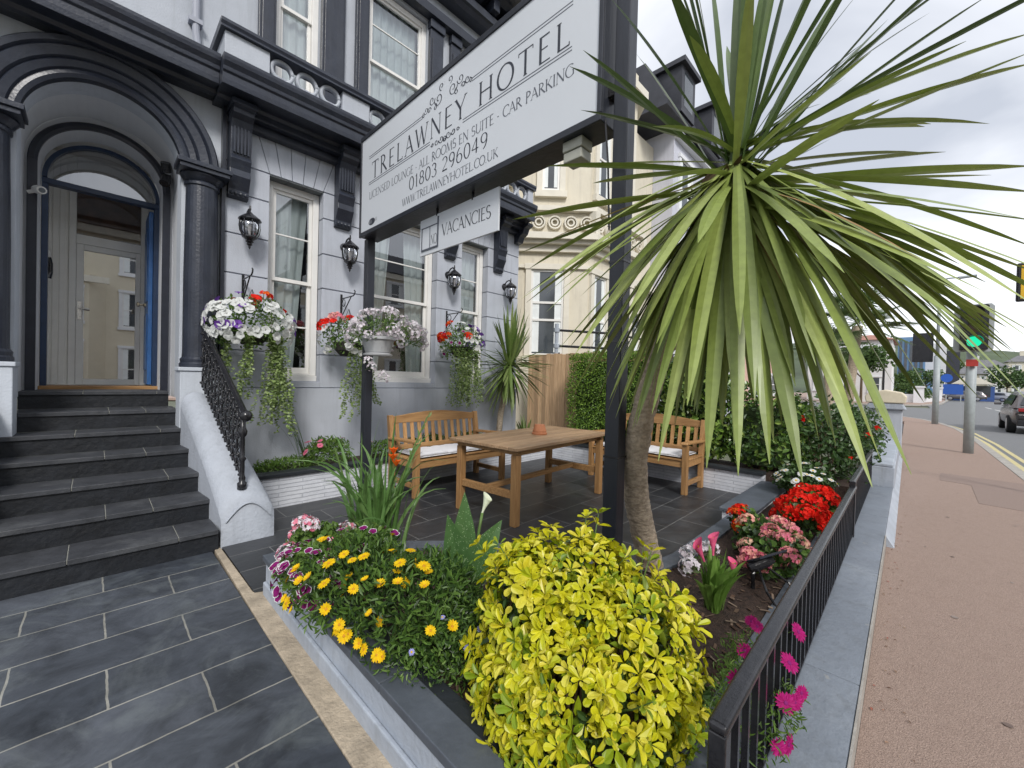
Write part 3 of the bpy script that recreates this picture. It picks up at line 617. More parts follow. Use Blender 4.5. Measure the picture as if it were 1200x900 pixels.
m = MB(); m.prism([(5.399, 4.27), (5.05, 4.27), (5.06, 4.22), (5.14, 4.19), (5.18, 4.10), (5.26, 4.06), (5.30, 3.97), (5.399, 3.95)], 'x', 5.50, 5.64); m.build('end_bracket', 'dark_trim', H, bevel=.004)
# corbels carrying the cornice
def corbel(x0, x1):
    yb = YF-.001
    prof = [(yb, 4.265), (5.10, 4.265), (5.10, 4.20), (5.14, 4.185), (5.14, 4.14), (5.20, 4.10), (5.235, 4.02), (5.245, 3.86), (5.255, 3.74), (5.235, 3.70), (5.255, 3.655), (5.275, 3.60), (5.268, 3.53), (5.30, 3.47), (5.32, 3.43), (5.335, 3.40), (5.34, 3.33), (yb, 3.31)]
    c = MB().prism(prof, 'x', x0, x1)
    b = c.build('corbel', 'dark_trim', H, bevel=.006)
    r = MB(); w = x1-x0
    for i in range(5): r.box((x0+w*(.12+.165*i), 5.228, 3.76), (x0+w*(.12+.165*i)+w*.085, 5.262, 4.04))
    for i in range(4): r.lathe([(0, -.02), (.016, -.012), (.02, 0), (.016, .012), (0, .02)], 8, (x0+w*(.16+.225*i), 5.335, 3.36))
    r.build('fluting', 'dark_trim', b)
    t = MB(); t.box((x0-.02, 5.085, 4.205), (x1+.02, YF-.002, 4.262)); t.build('corbel_cap', 'dark_trim', b, bevel=.004)
for a, b in ((.995, 1.19), (2.15, 2.36), (3.90, 4.10), (4.98, 5.18)): corbel(a, b)
# balcony parapet with pierced rings
m = MB()
solid = [(.88, 1.28), (2.06, 2.40), (3.18, 3.52), (4.3, 4.64), (5.4, 5.53)]
for a, b in solid: m.box((a, 4.97, 4.572), (b, 5.09, 4.815))
m.box((.88, 5.0901, 4.572), (1.0, 5.74, 4.815)); m.box((1.281, 4.965, 4.571), (5.39, 5.06, 4.588))
m.build('balcony_parapet', 'upper_paint', H, bevel=.006)
m = MB()
for a, b in [(.84, 5.57)]: m.prism([(4.93, 4.816), (4.94, 4.84), (4.925, 4.87), (4.93, 4.905), (5.13, 4.905), (5.13, 4.816)], 'x', a, b)
m.box((.84, 5.1301, 4.816), (1.03, 5.74, 4.904)); m.build('balcony_rail', 'dark_trim', H, bevel=.004)
prof = [(.088, -.03), (.112, -.035), (.124, -.02), (.124, .02), (.112, .035), (.088, .03)]
rm = MB()
path = [((0, 0, 0), (cos(2*pi*i/28), 0, sin(2*pi*i/28)), (0, 1, 0)) for i in range(29)]
rm.sweep(prof, path); rme = rm.mesh('balcony_ring', 'upper_paint', True)
for a, b in zip(solid[:-1], solid[1:]):
    n = 3 if b[0]-a[1] > .7 else 2
    for i in range(n):
        x = a[1]+.13+(b[0]-a[1]-.26)*(i/max(1, n-1))
        o = bpy.data.objects.new('balcony_ring', rme); COL.objects.link(o); o.parent = H; o.location = V((x, 5.03, 4.70))-ORG[H.name]
# upper storey
UP = MB(); YU = 5.75
ux = [-3.2, 1.53, 2.06, 2.72, 3.74, 4.36, 4.90, 5.64]
for i in range(0, 8, 2): UP.box((ux[i], YU, 4.5), (ux[i+1], 6.0, 7.16))
UP.box((-3.2, YU, 7.161), (5.64, 6.0, 11.5))
UP.box((1.4, YU+.001, 4.5), (5.0, 6.0, 4.95)); UP.build('upper_wall', 'upper_paint', H)
for k, (a, b) in enumerate(((1.53, 2.06), (2.72, 3.74), (4.36, 4.90))):
    sash(a, b, 4.96, 7.15, YU+.06, 6.08, [(6.62, .03)], curt=((0, 1),), fw=.075)
m = MB()
for a, b in ((1.34, 1.525), (2.065, 2.37), (2.53, 2.715), (3.745, 4.0), (4.16, 4.355), (4.905, 5.2)):
    m.box((a, YU-.07, 4.58), (b, YU-.001, 7.05)); m.box((a-.015, YU-.10, 7.051), (b+.015, YU-.002, 7.18)); m.box((a+.03, YU-.09, 4.9), (b-.03, YU-.071, 6.9))
m.build('pilaster', 'dark_trim', H, bevel=.005)
m = MB(); m.prism([(5.749, 7.2), (5.6, 7.2), (5.58, 7.32), (5.749, 7.36)], 'x', -3.2, 5.68); m.prism([(5.749, 7.62), (5.55, 7.62), (5.5, 7.68), (5.46, 7.70), (5.44, 7.80), (5.749, 7.82)], 'x', -3.2, 5.7)
m.prism([(5.749, 8.05), (5.4, 8.05), (5.3, 8.12), (5.12, 8.14), (5.08, 8.26), (5.0, 8.34), (5.749, 8.4)], 'x', -3.2, 5.75)
m.build('eaves_cornice', 'dark_trim', H)
m = MB()
for i in range(13): m.box((1.2+i*.36, 5.34, 7.84), (1.34+i*.36, 5.745, 8.045))
m.build('eaves_bracket', 'dark_trim', H, bevel=.01)
m = MB()
m.tube([(.74, 5.70, 9.5), (.745, 5.70, 5.12), (.76, 5.70, 5.0), (.83, 5.70, 4.86), (.86, 5.70, 4.62)], .034, 10)
for z in (5.2, 6.4): m.box((.68, 5.66, z), (.80, 5.748, z+.05))
m.build('drainpipe', 'reveal', H, smooth=False)
# ---- porch: front wall with round arch
def archwall(mb, xc, zs, r, x0, x1, z0, z1, y0, y1, n=36):
    ang = [pi*i/n for i in range(n+1)]
    arc = [(xc+r*cos(a), zs+r*sin(a)) for a in ang]
    top = [(min(x1, max(x0, xc+(x1-xc if cos(a) > 0 else xc-x0)*cos(a)/max(abs(cos(a)), abs(sin(a))))), z1 if abs(sin(a)) >= abs(cos(a)) else zs+(z1-zs)*abs(sin(a))/abs(cos(a))) for a in ang]
    vs = []
    for y in (y0, y1):
        vs += [(p[0], y, p[1]) for p in arc]+[(p[0], y, p[1]) for p in top]
    k = n+1; fs = []
    for i in range(n):
        fs += [(i, i+1, k+i+1, k+i), (2*k+i, 2*k+i+1, 3*k+i+1, 3*k+i), (i, i+1, 2*k+i+1, 2*k+i), (k+i, k+i+1, 3*k+i+1, 3*k+i)]
    mb.add(vs, fs)
    mb.box((x0, y0, z0), (xc-r, y1, zs)); mb.box((xc+r, y0, z0), (x1, y1, zs))
XC = .07
m = MB(); archwall(m, XC, 3.50, .545, -.90, .978, 1.13, 4.40, 5.45, 5.74); m.box((-3.2, 5.45, -.1), (-.901, 5.74, 4.40)); m.build('porch_wall', 'pale_paint', H)
def archring(mb, xc, zs, prof, y, n=40):
    mb.sweep([(r, d) for r, d in prof], [((xc, y, zs), (cos(pi*i/n), 0, sin(pi*i/n)), (0, -1, 0)) for i in range(n+1)])
m = MB(); archring(m, XC, 3.50, [(.535, -.03), (.535, .05), (.565, .065), (.60, .055), (.612, .075), (.66, .09), (.675, .075), (.69, .10), (.76, .115), (.775, .10), (.79, .125), (.83, .13), (.845, .11), (.845, .0)], 5.449)
m.build('arch_moulding', 'dark_trim', H, smooth=False)
for xx in (.775, -.635):
    c = MB(); c.lathe([(.17, 1.44), (.17, 1.475), (.16, 1.49), (.165, 1.52), (.148, 1.545), (.145, 1.6), (.145, 2.4), (.135, 3.30), (.15, 3.31), (.15, 3.335), (.14, 3.35)], 28, (xx, 5.37, 0))
    co = c.build('column', 'dark_trim', H, smooth=False)
    c = MB(); c.lathe([(.142, 3.351), (.165, 3.375), (.185, 3.405), (.185, 3.42)], 28, (xx, 5.37, 0)); c.box((xx-.205, 5.16, 3.421), (xx+.205, 5.449, 3.46)); c.box((xx-.225, 5.14, 3.461), (xx+.225, 5.4485, 3.505)); c.build('capital', 'dark_trim', co, bevel=.004)
    c = MB(); c.box((xx-.18, 5.17, .0), (xx+.18, 5.449, 1.40)); c.box((xx-.195, 5.155, 1.401), (xx+.195, 5.4485, 1.438)); c.build('pedestal', 'pale_paint', co, bevel=.006)
m = MB(); m.box((.945, 5.36, 1.2), (.978, 5.449, 4.28)); m.build('dark_strip', 'dark_paint', H)
# passage behind the arch
M['lining_paint'] = mat('porch_lining_paint', (.70, .72, .75), .6, .05, 3, .2, 60, stain=(.62, .64, .67), stscale=1.5)
m = MB(); m.box((-.70, 5.741, 1.1), (-.50, 6.299, 3.5)); m.box((.64, 5.741, 1.1), (.80, 6.299, 3.5))
n = 24
vs = [(XC+.57*cos(pi*i/n), y, 3.5+.57*sin(pi*i/n)) for y in (5.741, 6.299) for i in range(n+1)]
m.add(vs, [(i, i+1, n+2+i, n+1+i) for i in range(n)]); m.build('porch_lining', 'lining_paint', H)
m = MB(); archwall(m, XC-.005, 3.46, .475, -.8, .95, 1.1, 4.5, 6.30, 6.60); m.build('inner_porch_wall', 'lining_paint', H)
m = MB(); archring(m, XC-.005, 3.46, [(.476, -.02), (.476, .03), (.50, .045), (.535, .045), (.545, .03), (.545, .0)], 6.2985)
for s in (-1, 1): m.box((XC-.005+s*.51-.034, 6.255, 1.14), (XC-.005+s*.51+.034, 6.298, 3.459))
m.build('inner_arch_moulding', 'dark_paint', H)
m = MB()
for xx in (-.555, .70): m.box((xx-.045, 5.80, 3.40), (xx+.045, 6.25, 3.50))
m.build('impost', 'pale_paint', H, bevel=.01)
# blue doorway with fanlight
M['over_glass'] = glassmat('overlight_glass', .08); M['fan_glass'] = glassmat('fanlight_glass', .22, (.6, .6, .6))
D = MB()
for s in (-1, 1): D.box((XC+s*.45-.024, 6.61, 1.2), (XC+s*.45+.024, 6.70, 3.359))
D.box((XC-.475, 6.605, 3.36), (XC+.475, 6.705, 3.415))
archring(D, XC, 3.425, [(.435, -.07), (.435, -.0), (.475, 0), (.475, -.07)], 6.61)
door = D.build('doorway', 'navy', H, bevel=.004)
m = MB(); n = 28
m.add([(XC, 6.66, 3.416)]+[(XC+.437*cos(pi*i/n), 6.66, 3.416+.437*sin(pi*i/n)) for i in range(n+1)], [(0, i+1, i+2) for i in range(n)]); m.build('fanlight_pane', 'fan_glass', door)
m = MB(); m.box((XC-.48, 6.52, 1.131), (XC+.48, 6.95, 1.205)); m.build('threshold', 'teak', door, bevel=.006)
leaf_ = MB(); leaf_.box((.455, 6.71, 1.22), (.495, 7.2, 3.34))
leaf_.build('door_leaf', 'blue_door', door, bevel=.004)
m = MB()
for z0, z1 in ((1.4, 2.1), (2.25, 3.15)): m.box((.446, 6.78, z0), (.4545, 7.13, z1))
m.build('door_panel', 'blue_door', door, bevel=.006)
m = MB(); m.lathe([(.0, 0), (.03, .005), (.03, .02), (.012, .03), (.012, .06), (.028, .065), (.03, .085), (.0, .095)], 14); km = m.mesh('door_knob', mat('brass_knob', (.5, .45, .35), .25, .1, 10, metal=1))
inst(km, 'door_knob', door, (.446, 6.80, 2.2), (-1, 0, 0))
m = MB(); m.box((-.425, 6.605, 1.2), (-.408, 6.64, 3.3)); m.build('white_strip', 'white_frame', door)
# hall behind
m = MB(); m.box((-.46, 6.71, 1.13), (-.42, 8.0, 4.0)); m.box((.50, 6.71, 1.13), (.56, 8.0, 4.0)); m.box((-.46, 6.71, 4.0), (.56, 8.0, 4.04))
for i in range(4): m.box((-.4195, 6.76+i*.1, 1.2), (-.412, 6.845+i*.1, 3.6))
m.box((-.42, 6.96, 1.1), (.5, 8, 1.19)); m.build('hall_wall', 'panel_white', H)
YI = 7.25
F = MB()
F.box((-.419, YI, 1.19), (-.224, YI+.06, 3.95))
for i in range(3): F.box((-.41+i*.056, YI-.008, 1.2), (-.362+i*.056, YI-.0005, 3.9))
for a, b in ((-.223, -.162), (.415, .478)): F.box((a, YI-.02, 1.19), (b, YI+.06, 3.95))
F.box((.4785, YI, 1.19), (.5, YI+.06, 3.95))
F.box((-.161, YI-.021, 2.91), (.414, YI+.06, 3.02)); F.box((-.161, YI-.021, 3.61), (.414, YI+.06, 3.95))
idr = F.build('inner_doorway', 'panel_white', H, bevel=.004)
m = MB()
for a, b in ((-.160, -.098), (.366, .413)): m.box((a, YI-.012, 1.20), (b, YI+.03, 2.908))
m.box((-.097, YI-.012, 1.20), (.365, YI+.03, 1.27)); m.box((-.097, YI-.012, 2.84), (.365, YI+.03, 2.908)); gd_ = m.build('door_frame', 'panel_white', idr, bevel=.004)
MB().add([(-.10, YI+.01, 1.26), (.368, YI+.01, 1.26), (.368, YI+.01, 2.85), (-.10, YI+.01, 2.85)], [(0, 1, 2, 3)]).build('glass_pane', 'dark_glass', idr)
MB().add([(-.161, YI+.01, 3.02), (.414, YI+.01, 3.02), (.414, YI+.01, 3.61), (-.161, YI+.01, 3.61)], [(0, 1, 2, 3)]).build('overlight_pane', 'over_glass', idr)
MB().add([(-.1605, YI+.055, 3.02), (.4135, YI+.055, 3.02), (.4135, YI+.055, 3.61), (-.1605, YI+.055, 3.61)], [(0, 1, 2, 3)]).build('overlight_print', 'brown', idr)
MB().box((-.46, YI+.9, 1.1), (.56, YI+.95, 4.0)).build('hall_back', 'brown', H)
m = MB(); m.box((-.148, YI-.022, 1.99), (-.115, YI-.0125, 2.21)); m.tube([(-.132, YI-.02, 2.13), (-.132, YI-.06, 2.13), (-.045, YI-.062, 2.125)], .011, 8)
m.build('door_handle', mat('steel_handle', (.75, .75, .75), .25, .05, 10, metal=.8), idr)
# steps
M['grout'] = mat('pale_grout', (.30, .30, .27), .9, .15, 20)
ST = thing('entrance_steps', 'flight of seven dark slate steps rising to the arched hotel entrance', 'steps', (.1, 4.8, 0))
ny = [3.83, 4.16, 4.49, 4.83, 5.13, 5.43, 5.92]; xrs = [.695, .688, .678, .668, .652, .618, .585]
for i, y in enumerate(ny):
    z = .167*(i+1); xr = xrs[i]; xl = -.53 if i < 5 else -.495
    y1 = (ny[i+1]+.03) if i < 6 else 6.95
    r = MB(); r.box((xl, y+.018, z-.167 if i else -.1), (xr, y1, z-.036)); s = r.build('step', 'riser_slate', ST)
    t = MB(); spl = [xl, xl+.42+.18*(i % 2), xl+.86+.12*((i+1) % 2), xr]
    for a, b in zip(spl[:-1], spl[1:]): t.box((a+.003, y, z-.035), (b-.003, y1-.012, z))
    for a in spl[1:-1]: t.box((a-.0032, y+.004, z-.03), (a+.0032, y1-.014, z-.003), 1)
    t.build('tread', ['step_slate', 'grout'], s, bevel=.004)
    if i == 0: pass
for sx, nm in ((1, 'white rendered sloping stair wall carrying the black iron handrail'), (-1, 'white rendered sloping stair wall without any handrail')):
    m = MB(); pr = []
    xa, xb = (.712, 1.09) if sx > 0 else (-.92, -.54); n = 10
    path = [(3.86, .0), (3.87, .36), (3.95, .43), (4.3, .68), (4.7, .93), (5.0, 1.10), (5.16, 1.19)]
    vs = []
    for y, z in path:
        for k in range(n+1):
            a = pi*k/n; vs.append((xa+(xb-xa)*(.5-.5*cos(a))*(1-.375*max(0, y-3.9)/1.0*.77 if sx > 0 else 1)-(.085*(y-3.86) if sx > 0 else 0), y-.0*sin(a), z*(.55+.0) if False else max(-.05, z-.14+.14*sin(a)) if z > 0 else -.05))
    fs = [(r*(n+1)+k, r*(n+1)+k+1, (r+1)*(n+1)+k+1, (r+1)*(n+1)+k) for r in range(len(path)-1) for k in range(n)]
    m.add(vs, fs)
    # flanks down to the ground
    for x, k in ((xa, 0), (xb, n)):
        xx_ = lambda y: xa+(x-xa)*(1-.375*max(0, y-3.9)*.77 if sx > 0 else 1)-(.085*(y-3.86) if sx > 0 else 0)
        q = [(xx_(y), y, max(-.05, z-.14) if z > 0 else -.05) for y, z in path]; g = [(xx_(y), y, -.05) for y, z in path]
        m.add(q+g, [(i, i+1, len(q)+i+1, len(q)+i) for i in range(1, len(q)-1)])
    t = thing('stair_wall', nm, 'stair wall', ((xa+xb)/2, 4.5, 0)); m.build('wall', 'stair_render', t, smooth=True)
    if sx > 0:
        a = MB(); nn_ = 14
        a.tube([(xa+.03+(xb-xa-.06)*i/nn_, 3.862, .20+.13*sin(pi*i/nn_)) for i in range(nn_+1)], .008, 6); a.build('arched_bead', 'stair_render', t)
# ornate iron handrail
IR = thing('stair_handrail', 'black ornate cast iron handrail with scrolled balusters beside the steps', 'handrail', (.87, 4.2, .5))
def zc(y): return .43+(y-3.95)*.64
A, B = V((.88, 3.95, 1.06)), V((.77, 5.22, 1.89))
m = MB(); m.tube([A+V((0, -.06, -.012)), A+V((0, -.03, .0)), A, A.lerp(B, .5), B], .024, 10); m.lathe([(0, -.05), (.035, -.035), (.048, 0), (.035, .035), (0, .05)], 12, (.87, 3.87, 1.045)); m.build('handrail', 'black_metal', IR, smooth=True)
m = MB(); m.lathe([(.035, -.03), (.035, .02), (.022, .03), (.026, .06), (.018, .08), (.018, .2), (.03, .22), (.018, .24), (.016, .40), (.03, .42), (.034, .45), (.02, .48), (.018, .58)], 12, (.87, 3.96, .46)); m.build('newel', 'black_metal', IR, smooth=True)
bl = MB(); h = .60
bl.tube([(0, 0, 0), (0, 0, h)], .009, 6)
for zz in (.05, .3, .55): bl.lathe([(0, -.02), (.022, -.008), (.025, 0), (.022, .008), (0, .02)], 8, (0, 0, zz))
def spir(y0, z0, r0, t0, turns, sgn, m_):
    pts = []
    for i in range(15):
        f = i/14; a = t0+sgn*turns*2*pi*f; r = r0*(1-f*.8); pts.append((0, y0+r*cos(a), z0+r*sin(a)))
    m_.tube(pts, .009, 5)
for sg in (1, -1):
    spir(sg*.046, .15, .044, pi/2, 1.2, sg, bl); spir(sg*.046, .44, .046, -pi/2, 1.2, -sg, bl); spir(sg*.040, .30, .036, 0, 1.1, sg, bl)
blm = bl.mesh('baluster', 'black_metal', True)
for i in range(12):
    f = (i+.7)/12.2; p = A.lerp(B, f); o = inst(blm, 'baluster', IR, (p.x, p.y, p.z-.62), spin=0)
m = MB(); m.tube([A+V((0, .03, -.56)), B+V((0, 0, -.56))], .010, 8); m.tube([A+V((0, .03, -.08)), B+V((0, 0, -.08))], .008, 8); m.build('stringer', 'black_metal', IR)
# small fittings on the building
cc = thing('security_camera', 'small white bullet camera on the porch beside the blue door frame', 'camera', (-.43, 6.5, 3.13))
m = MB(); m.tube([(-.47, 6.25, 3.12), (-.40, 6.22, 3.15)], .018, 8); m.build('bracket', 'white_frame', cc)
m = MB(); m.tube([(-.42, 6.28, 3.17), (-.40, 6.2, 3.15), (-.37, 6.10, 3.125)], [.036, .042, .036], 12); m.build('body', 'white_frame', cc)
m = MB(); m.tube([(-.3699, 6.0995, 3.1248), (-.368, 6.095, 3.124)], .024, 12); m.build('lens', 'far_glass', cc)
ic = thing('intercom', 'white intercom box with dark handset on the hall wall', 'intercom', (-.4, 7.1, 2.6))
m = MB(); m.box((-.411, 6.95, 2.45), (-.36, 7.13, 2.72)); m.build('box', 'white_frame', ic, bevel=.01)
m = MB(); m.tube([(-.37, 6.90, 2.40), (-.35, 6.90, 2.46), (-.35, 6.90, 2.56), (-.37, 6.90, 2.62)], [.03, .02, .02, .03], 10); m.build('handset', 'black_metal', ic)
sp = thing('porch_spotlight', 'small black twin spotlight fixed high inside the porch arch', 'spotlight', (.56, 6.1, 3.6))
m = MB(); m.box((.53, 6.18, 3.56), (.60, 6.298, 3.66)); m.build('bracket', 'black_metal', sp)
m = MB(); m.tube([(.555, 6.12, 3.66), (.54, 6.06, 3.74)], .045, 12); m.build('lamp_head', 'black_metal', sp)
m = MB(); m.tube([(.555, 6.12, 3.60), (.53, 6.06, 3.50)], .045, 12); m.build('lamp_head', 'black_metal', sp)
# ------------------------------------------------------------------ lettering drawn as strokes
def arc(cx, cy, rx, ry, a0, a1, n=14): return [(cx+rx*cos(radians(a0+(a1-a0)*i/n)), cy+ry*sin(radians(a0+(a1-a0)*i/n))) for i in range(n+1)]
T_, t_ = .115, .05
def GL(ch):
    """(strokes, width): stroke = (points, thick, thin)"""
    S = []
    def ln(x0, y0, x1, y1, w): S.append(([(x0, y0), (x1, y1)], w, w))
    def cv(pts): S.append((pts, T_, t_))
    def sf(x, y, h=.10): S.append(([(x-h, y+(.018 if y < .5 else -.018)), (x+h, y+(.018 if y < .5 else -.018))], .036, .036))
    w = .8
    if ch == 'A': ln(.06, 0, .40, 1, t_); ln(.38, 1, .76, 0, T_); ln(.2, .36, .6, .36, t_); sf(.06, 0); sf(.76, 0); w = .82
    elif ch == 'C': cv(arc(.5, .5, .44, .5, 48, 312, 20)); ln(.8, .74, .8, .96, .04); w = .86
    elif ch == 'D': ln(.16, 0, .16, 1, T_); cv(arc(.2, .5, .6, .49, -90, 90, 16)); ln(.05, .02, .25, .02, .04); ln(.05, .98, .25, .98, .04); w = .88
    elif ch == 'E': ln(.16, 0, .16, 1, T_); ln(.1, .975, .58, .975, t_); ln(.16, .52, .5, .52, t_); ln(.1, .025, .62, .025, t_); w = .66
    elif ch == 'F': ln(.16, 0, .16, 1, T_); ln(.1, .975, .58, .975, t_); ln(.16, .52, .5, .52, t_); sf(.16, 0); w = .62
    elif ch == 'G': cv(arc(.5, .5, .44, .5, 48, 312, 20)); ln(.82, .06, .82, .44, T_); sf(.82, .45, .12); w = .94
    elif ch == 'H': ln(.16, 0, .16, 1, T_); ln(.80, 0, .80, 1, T_); ln(.16, .52, .8, .52, t_); [sf(x, y) for x in (.16, .8) for y in (0, 1)]; w = .96
    elif ch == 'I': ln(.16, 0, .16, 1, T_); sf(.16, 0); sf(.16, 1); w = .32
    elif ch == 'K': ln(.16, 0, .16, 1, T_); ln(.2, .46, .66, 1, t_); ln(.3, .56, .78, 0, T_); [sf(.16, y) for y in (0, 1)]; sf(.66, 1); w = .82
    elif ch == 'L': ln(.16, 0, .16, 1, T_); ln(.1, .025, .62, .025, t_); ln(.62, 0, .62, .14, .04); sf(.16, 1); w = .66
    elif ch == 'M': ln(.1, 0, .19, 1, t_); ln(.19, 1, .52, .04, T_); ln(.52, .04, .85, 1, t_); ln(.85, 1, .95, 0, T_); sf(.1, 0); sf(.95, 0); w = 1.06
    elif ch == 'N': ln(.14, 0, .14, 1, t_); ln(.14, 1, .82, .0, T_); ln(.82, 0, .82, 1, t_); sf(.14, 0); sf(.82, 1); w = .96
    elif ch == 'O': cv(arc(.5, .5, .44, .5, 0, 360, 28)); w = 1.0
    elif ch == 'P': ln(.16, 0, .16, 1, T_); cv(arc(.2, .74, .36, .25, -90, 90)); sf(.16, 0); ln(.06, .98, .22, .98, .04); w = .66
    elif ch == 'R': ln(.16, 0, .16, 1, T_); cv(arc(.2, .75, .34, .24, -90, 90)); ln(.32, .5, .76, 0, T_); sf(.16, 0); ln(.06, .98, .22, .98, .04); w = .78
    elif ch == 'S': cv(arc(.34, .74, .22, .25, 35, 250)+arc(.34, .26, .25, .25, 75, -150)); w = .66
    elif ch == 'T': ln(.4, 0, .4, 1, T_); ln(.02, .975, .78, .975, t_); ln(.03, .98, .03, .84, .04); ln(.77, .98, .77, .84, .04); sf(.4, 0); w = .8
    elif ch == 'U': ln(.15, 1, .15, .34, T_); cv(arc(.46, .35, .31, .34, 180, 360)); ln(.77, .34, .77, 1, t_); sf(.15, 1); sf(.77, 1); w = .92
    elif ch == 'V': ln(.05, 1, .40, 0, T_); ln(.40, 0, .74, 1, t_); sf(.05, 1); sf(.74, 1); w = .8
    elif ch == 'W': ln(.04, 1, .32, 0, T_); ln(.32, 0, .58, .95, t_); ln(.52, 1, .80, 0, T_); ln(.80, 0, 1.06, 1, t_); sf(.04, 1); sf(1.06, 1); w = 1.1
    elif ch == 'Y': ln(.03, 1, .38, .48, T_); ln(.74, 1, .38, .48, t_); ln(.38, 0, .38, .5, T_); sf(.03, 1); sf(.74, 1); sf(.38, 0); w = .78
    elif ch == '0': cv(arc(.36, .5, .30, .5, 0, 360, 24)); w = .72
    elif ch == '1': ln(.26, 0, .26, 1, T_); ln(.1, .84, .26, .98, t_); sf(.26, 0); w = .5
    elif ch == '2': cv(arc(.34, .72, .26, .27, 160, -30, 14)); ln(.57, .6, .08, .04, t_); ln(.06, .04, .64, .04, .09); w = .7
    elif ch == '3': cv(arc(.30, .75, .24, .24, 150, -80)); cv(arc(.30, .27, .28, .27, 85, -150)); w = .64
    elif ch == '4': ln(.5, 0, .5, 1, T_); ln(.5, 1, .04, .3, t_); ln(.04, .3, .72, .3, t_); w = .76
    elif ch == '6': cv(arc(.36, .30, .28, .30, 0, 360, 20)); cv(arc(.5, .35, .42, .66, 100, 170, 10)); w = .72
    elif ch == '8': cv(arc(.34, .75, .22, .24, 0, 360, 18)); cv(arc(.34, .26, .28, .26, 0, 360, 18)); w = .7
    elif ch == '9': cv(arc(.36, .70, .28, .30, 0, 360, 20)); cv(arc(.22, .65, .42, .66, -80, -10, 10)); w = .72
    elif ch == '.': ln(.1, 0, .1, .1, .1); w = .26
    elif ch == '-': ln(.06, .42, .26, .42, .08); w = .36
    elif ch == ' ': w = .42
    return S, w
def stroke(mb, pts, a, b, fx, lift, m=0):
    """strip; width b..a by how upright the stroke runs there"""
    n = len(pts); vs = []
    for i, (x, y) in enumerate(pts):
        x0, y0 = pts[max(i-1, 0)]; x1, y1 = pts[min(i+1, n-1)]
        dx, dy = x1-x0, y1-y0; l = math.hypot(dx, dy) or 1; dx /= l; dy /= l
        w = b+(a-b)*abs(dy)**1.5 if a != b else a
        vs += [fx(x-dy*w/2, y+dx*w/2, lift), fx(x+dy*w/2, y-dx*w/2, lift)]
    mb.add(vs, [(2*i, 2*i+1, 2*i+3, 2*i+2) for i in range(n-1)], m)
def text(mb, s, y0, y1, z, cap, X, cnt=[0]):
    """text on a plane facing -X, reading from y0 down to y1"""
    gl = [GL(c) for c in s]; k = abs(y0-y1)/cap; tot = sum(g[1] for g in gl); ex = (k-tot)/max(1, len(s)-1); cx = 0
    sq = 1.0
    if ex < 0: sq = k/tot; ex = 0
    for S, w in gl:
        for pts, a, b in S:
            cnt[0] += 1; lift = .0006+.00025*(cnt[0] % 6)
            stroke(mb, pts, a, b, lambda x, y, l: (X-l, y0-(cx+x)*cap*sq, z+y*cap), lift)
        cx += w+ex/sq
SG = thing('hotel_sign', 'large white TRELAWNEY HOTEL sign board in a black frame on two black posts', 'sign', (2.17, 2.9, 0))
X0, X1, YA, YB, ZA, ZB = 2.062, 2.275, 1.335, 4.44, 2.935, 4.03
fr = MB()
fr.box((X0+.012, YA, ZA), (X1, YB, ZB)); f_ = fr.build('box_frame', 'black_post', SG, bevel=.006)
m = MB(); e = .042
m.box((X0-.012, YA-.004, ZA-.004), (X0+.0115, YB+.004, ZA+e)); m.box((X0-.012, YA-.004, ZB-e), (X0+.0115, YB+.004, ZB+.004)); m.box((X0-.012, YA-.004, ZA+e+.001), (X0+.0115, YA+e*.6, ZB-e-.001)); m.box((X0-.012, YB-e*.6, ZA+e+.001), (X0+.0115, YB+.004, ZB-e-.001))
m.build('edge_trim', 'black_post', SG, bevel=.004)
m = MB(); m.box((X0-.001, YA+.026, ZA+.043), (X0+.0114, YB-.026, ZB-.043)); pn = m.build('sign_panel', 'sign_white', SG)
XP = X0-.001
lt = MB(); text(lt, 'TRELAWNEY HOTEL', 4.185, 1.575, 3.503, .18, XP); lt.build('title_lettering', 'lettering', pn)
lt = MB(); text(lt, 'LICENSED LOUNGE - ALL ROOMS EN SUITE - CAR PARKING', 4.235, 1.535, 3.30, .078, XP); lt.build('services_lettering', 'grey_lettering', pn)
lt = MB(); text(lt, '01803 296049', 3.43, 2.33, 3.155, .118, XP); lt.build('telephone_lettering', 'lettering', pn)
lt = MB(); text(lt, 'WWW.TRELAWNEYHOTEL.CO.UK', 3.55, 2.21, 3.035, .072, XP); lt.build('web_lettering', 'grey_lettering', pn)
rlm = MB()
for z in (3.742, 3.460):
    for ya, yb in (((4.25, 3.23), (2.53, 1.56)) if z > 3.6 else ((4.25, 3.10), (2.64, 1.56))):
        for dz in (0, .022): rlm.box((XP-.0012, yb, z+dz), (XP-.0002, ya, z+dz+.006))
rlm.build('ruled_lines', 'grey_lettering', pn)
orn = MB()
def scroll(yc, z, r, a0, turns, sg, w0=.011):
    n = 26; pts = [(cos(a0+sg*turns*2*pi*i/n)*r*(1-.82*i/n), sin(a0+sg*turns*2*pi*i/n)*r*(1-.82*i/n)) for i in range(n+1)]
    stroke(orn, pts, w0, w0*.4, lambda x, y, l: (XP-l, yc-x, z+y), .0006+.0002*random.randint(0, 8))
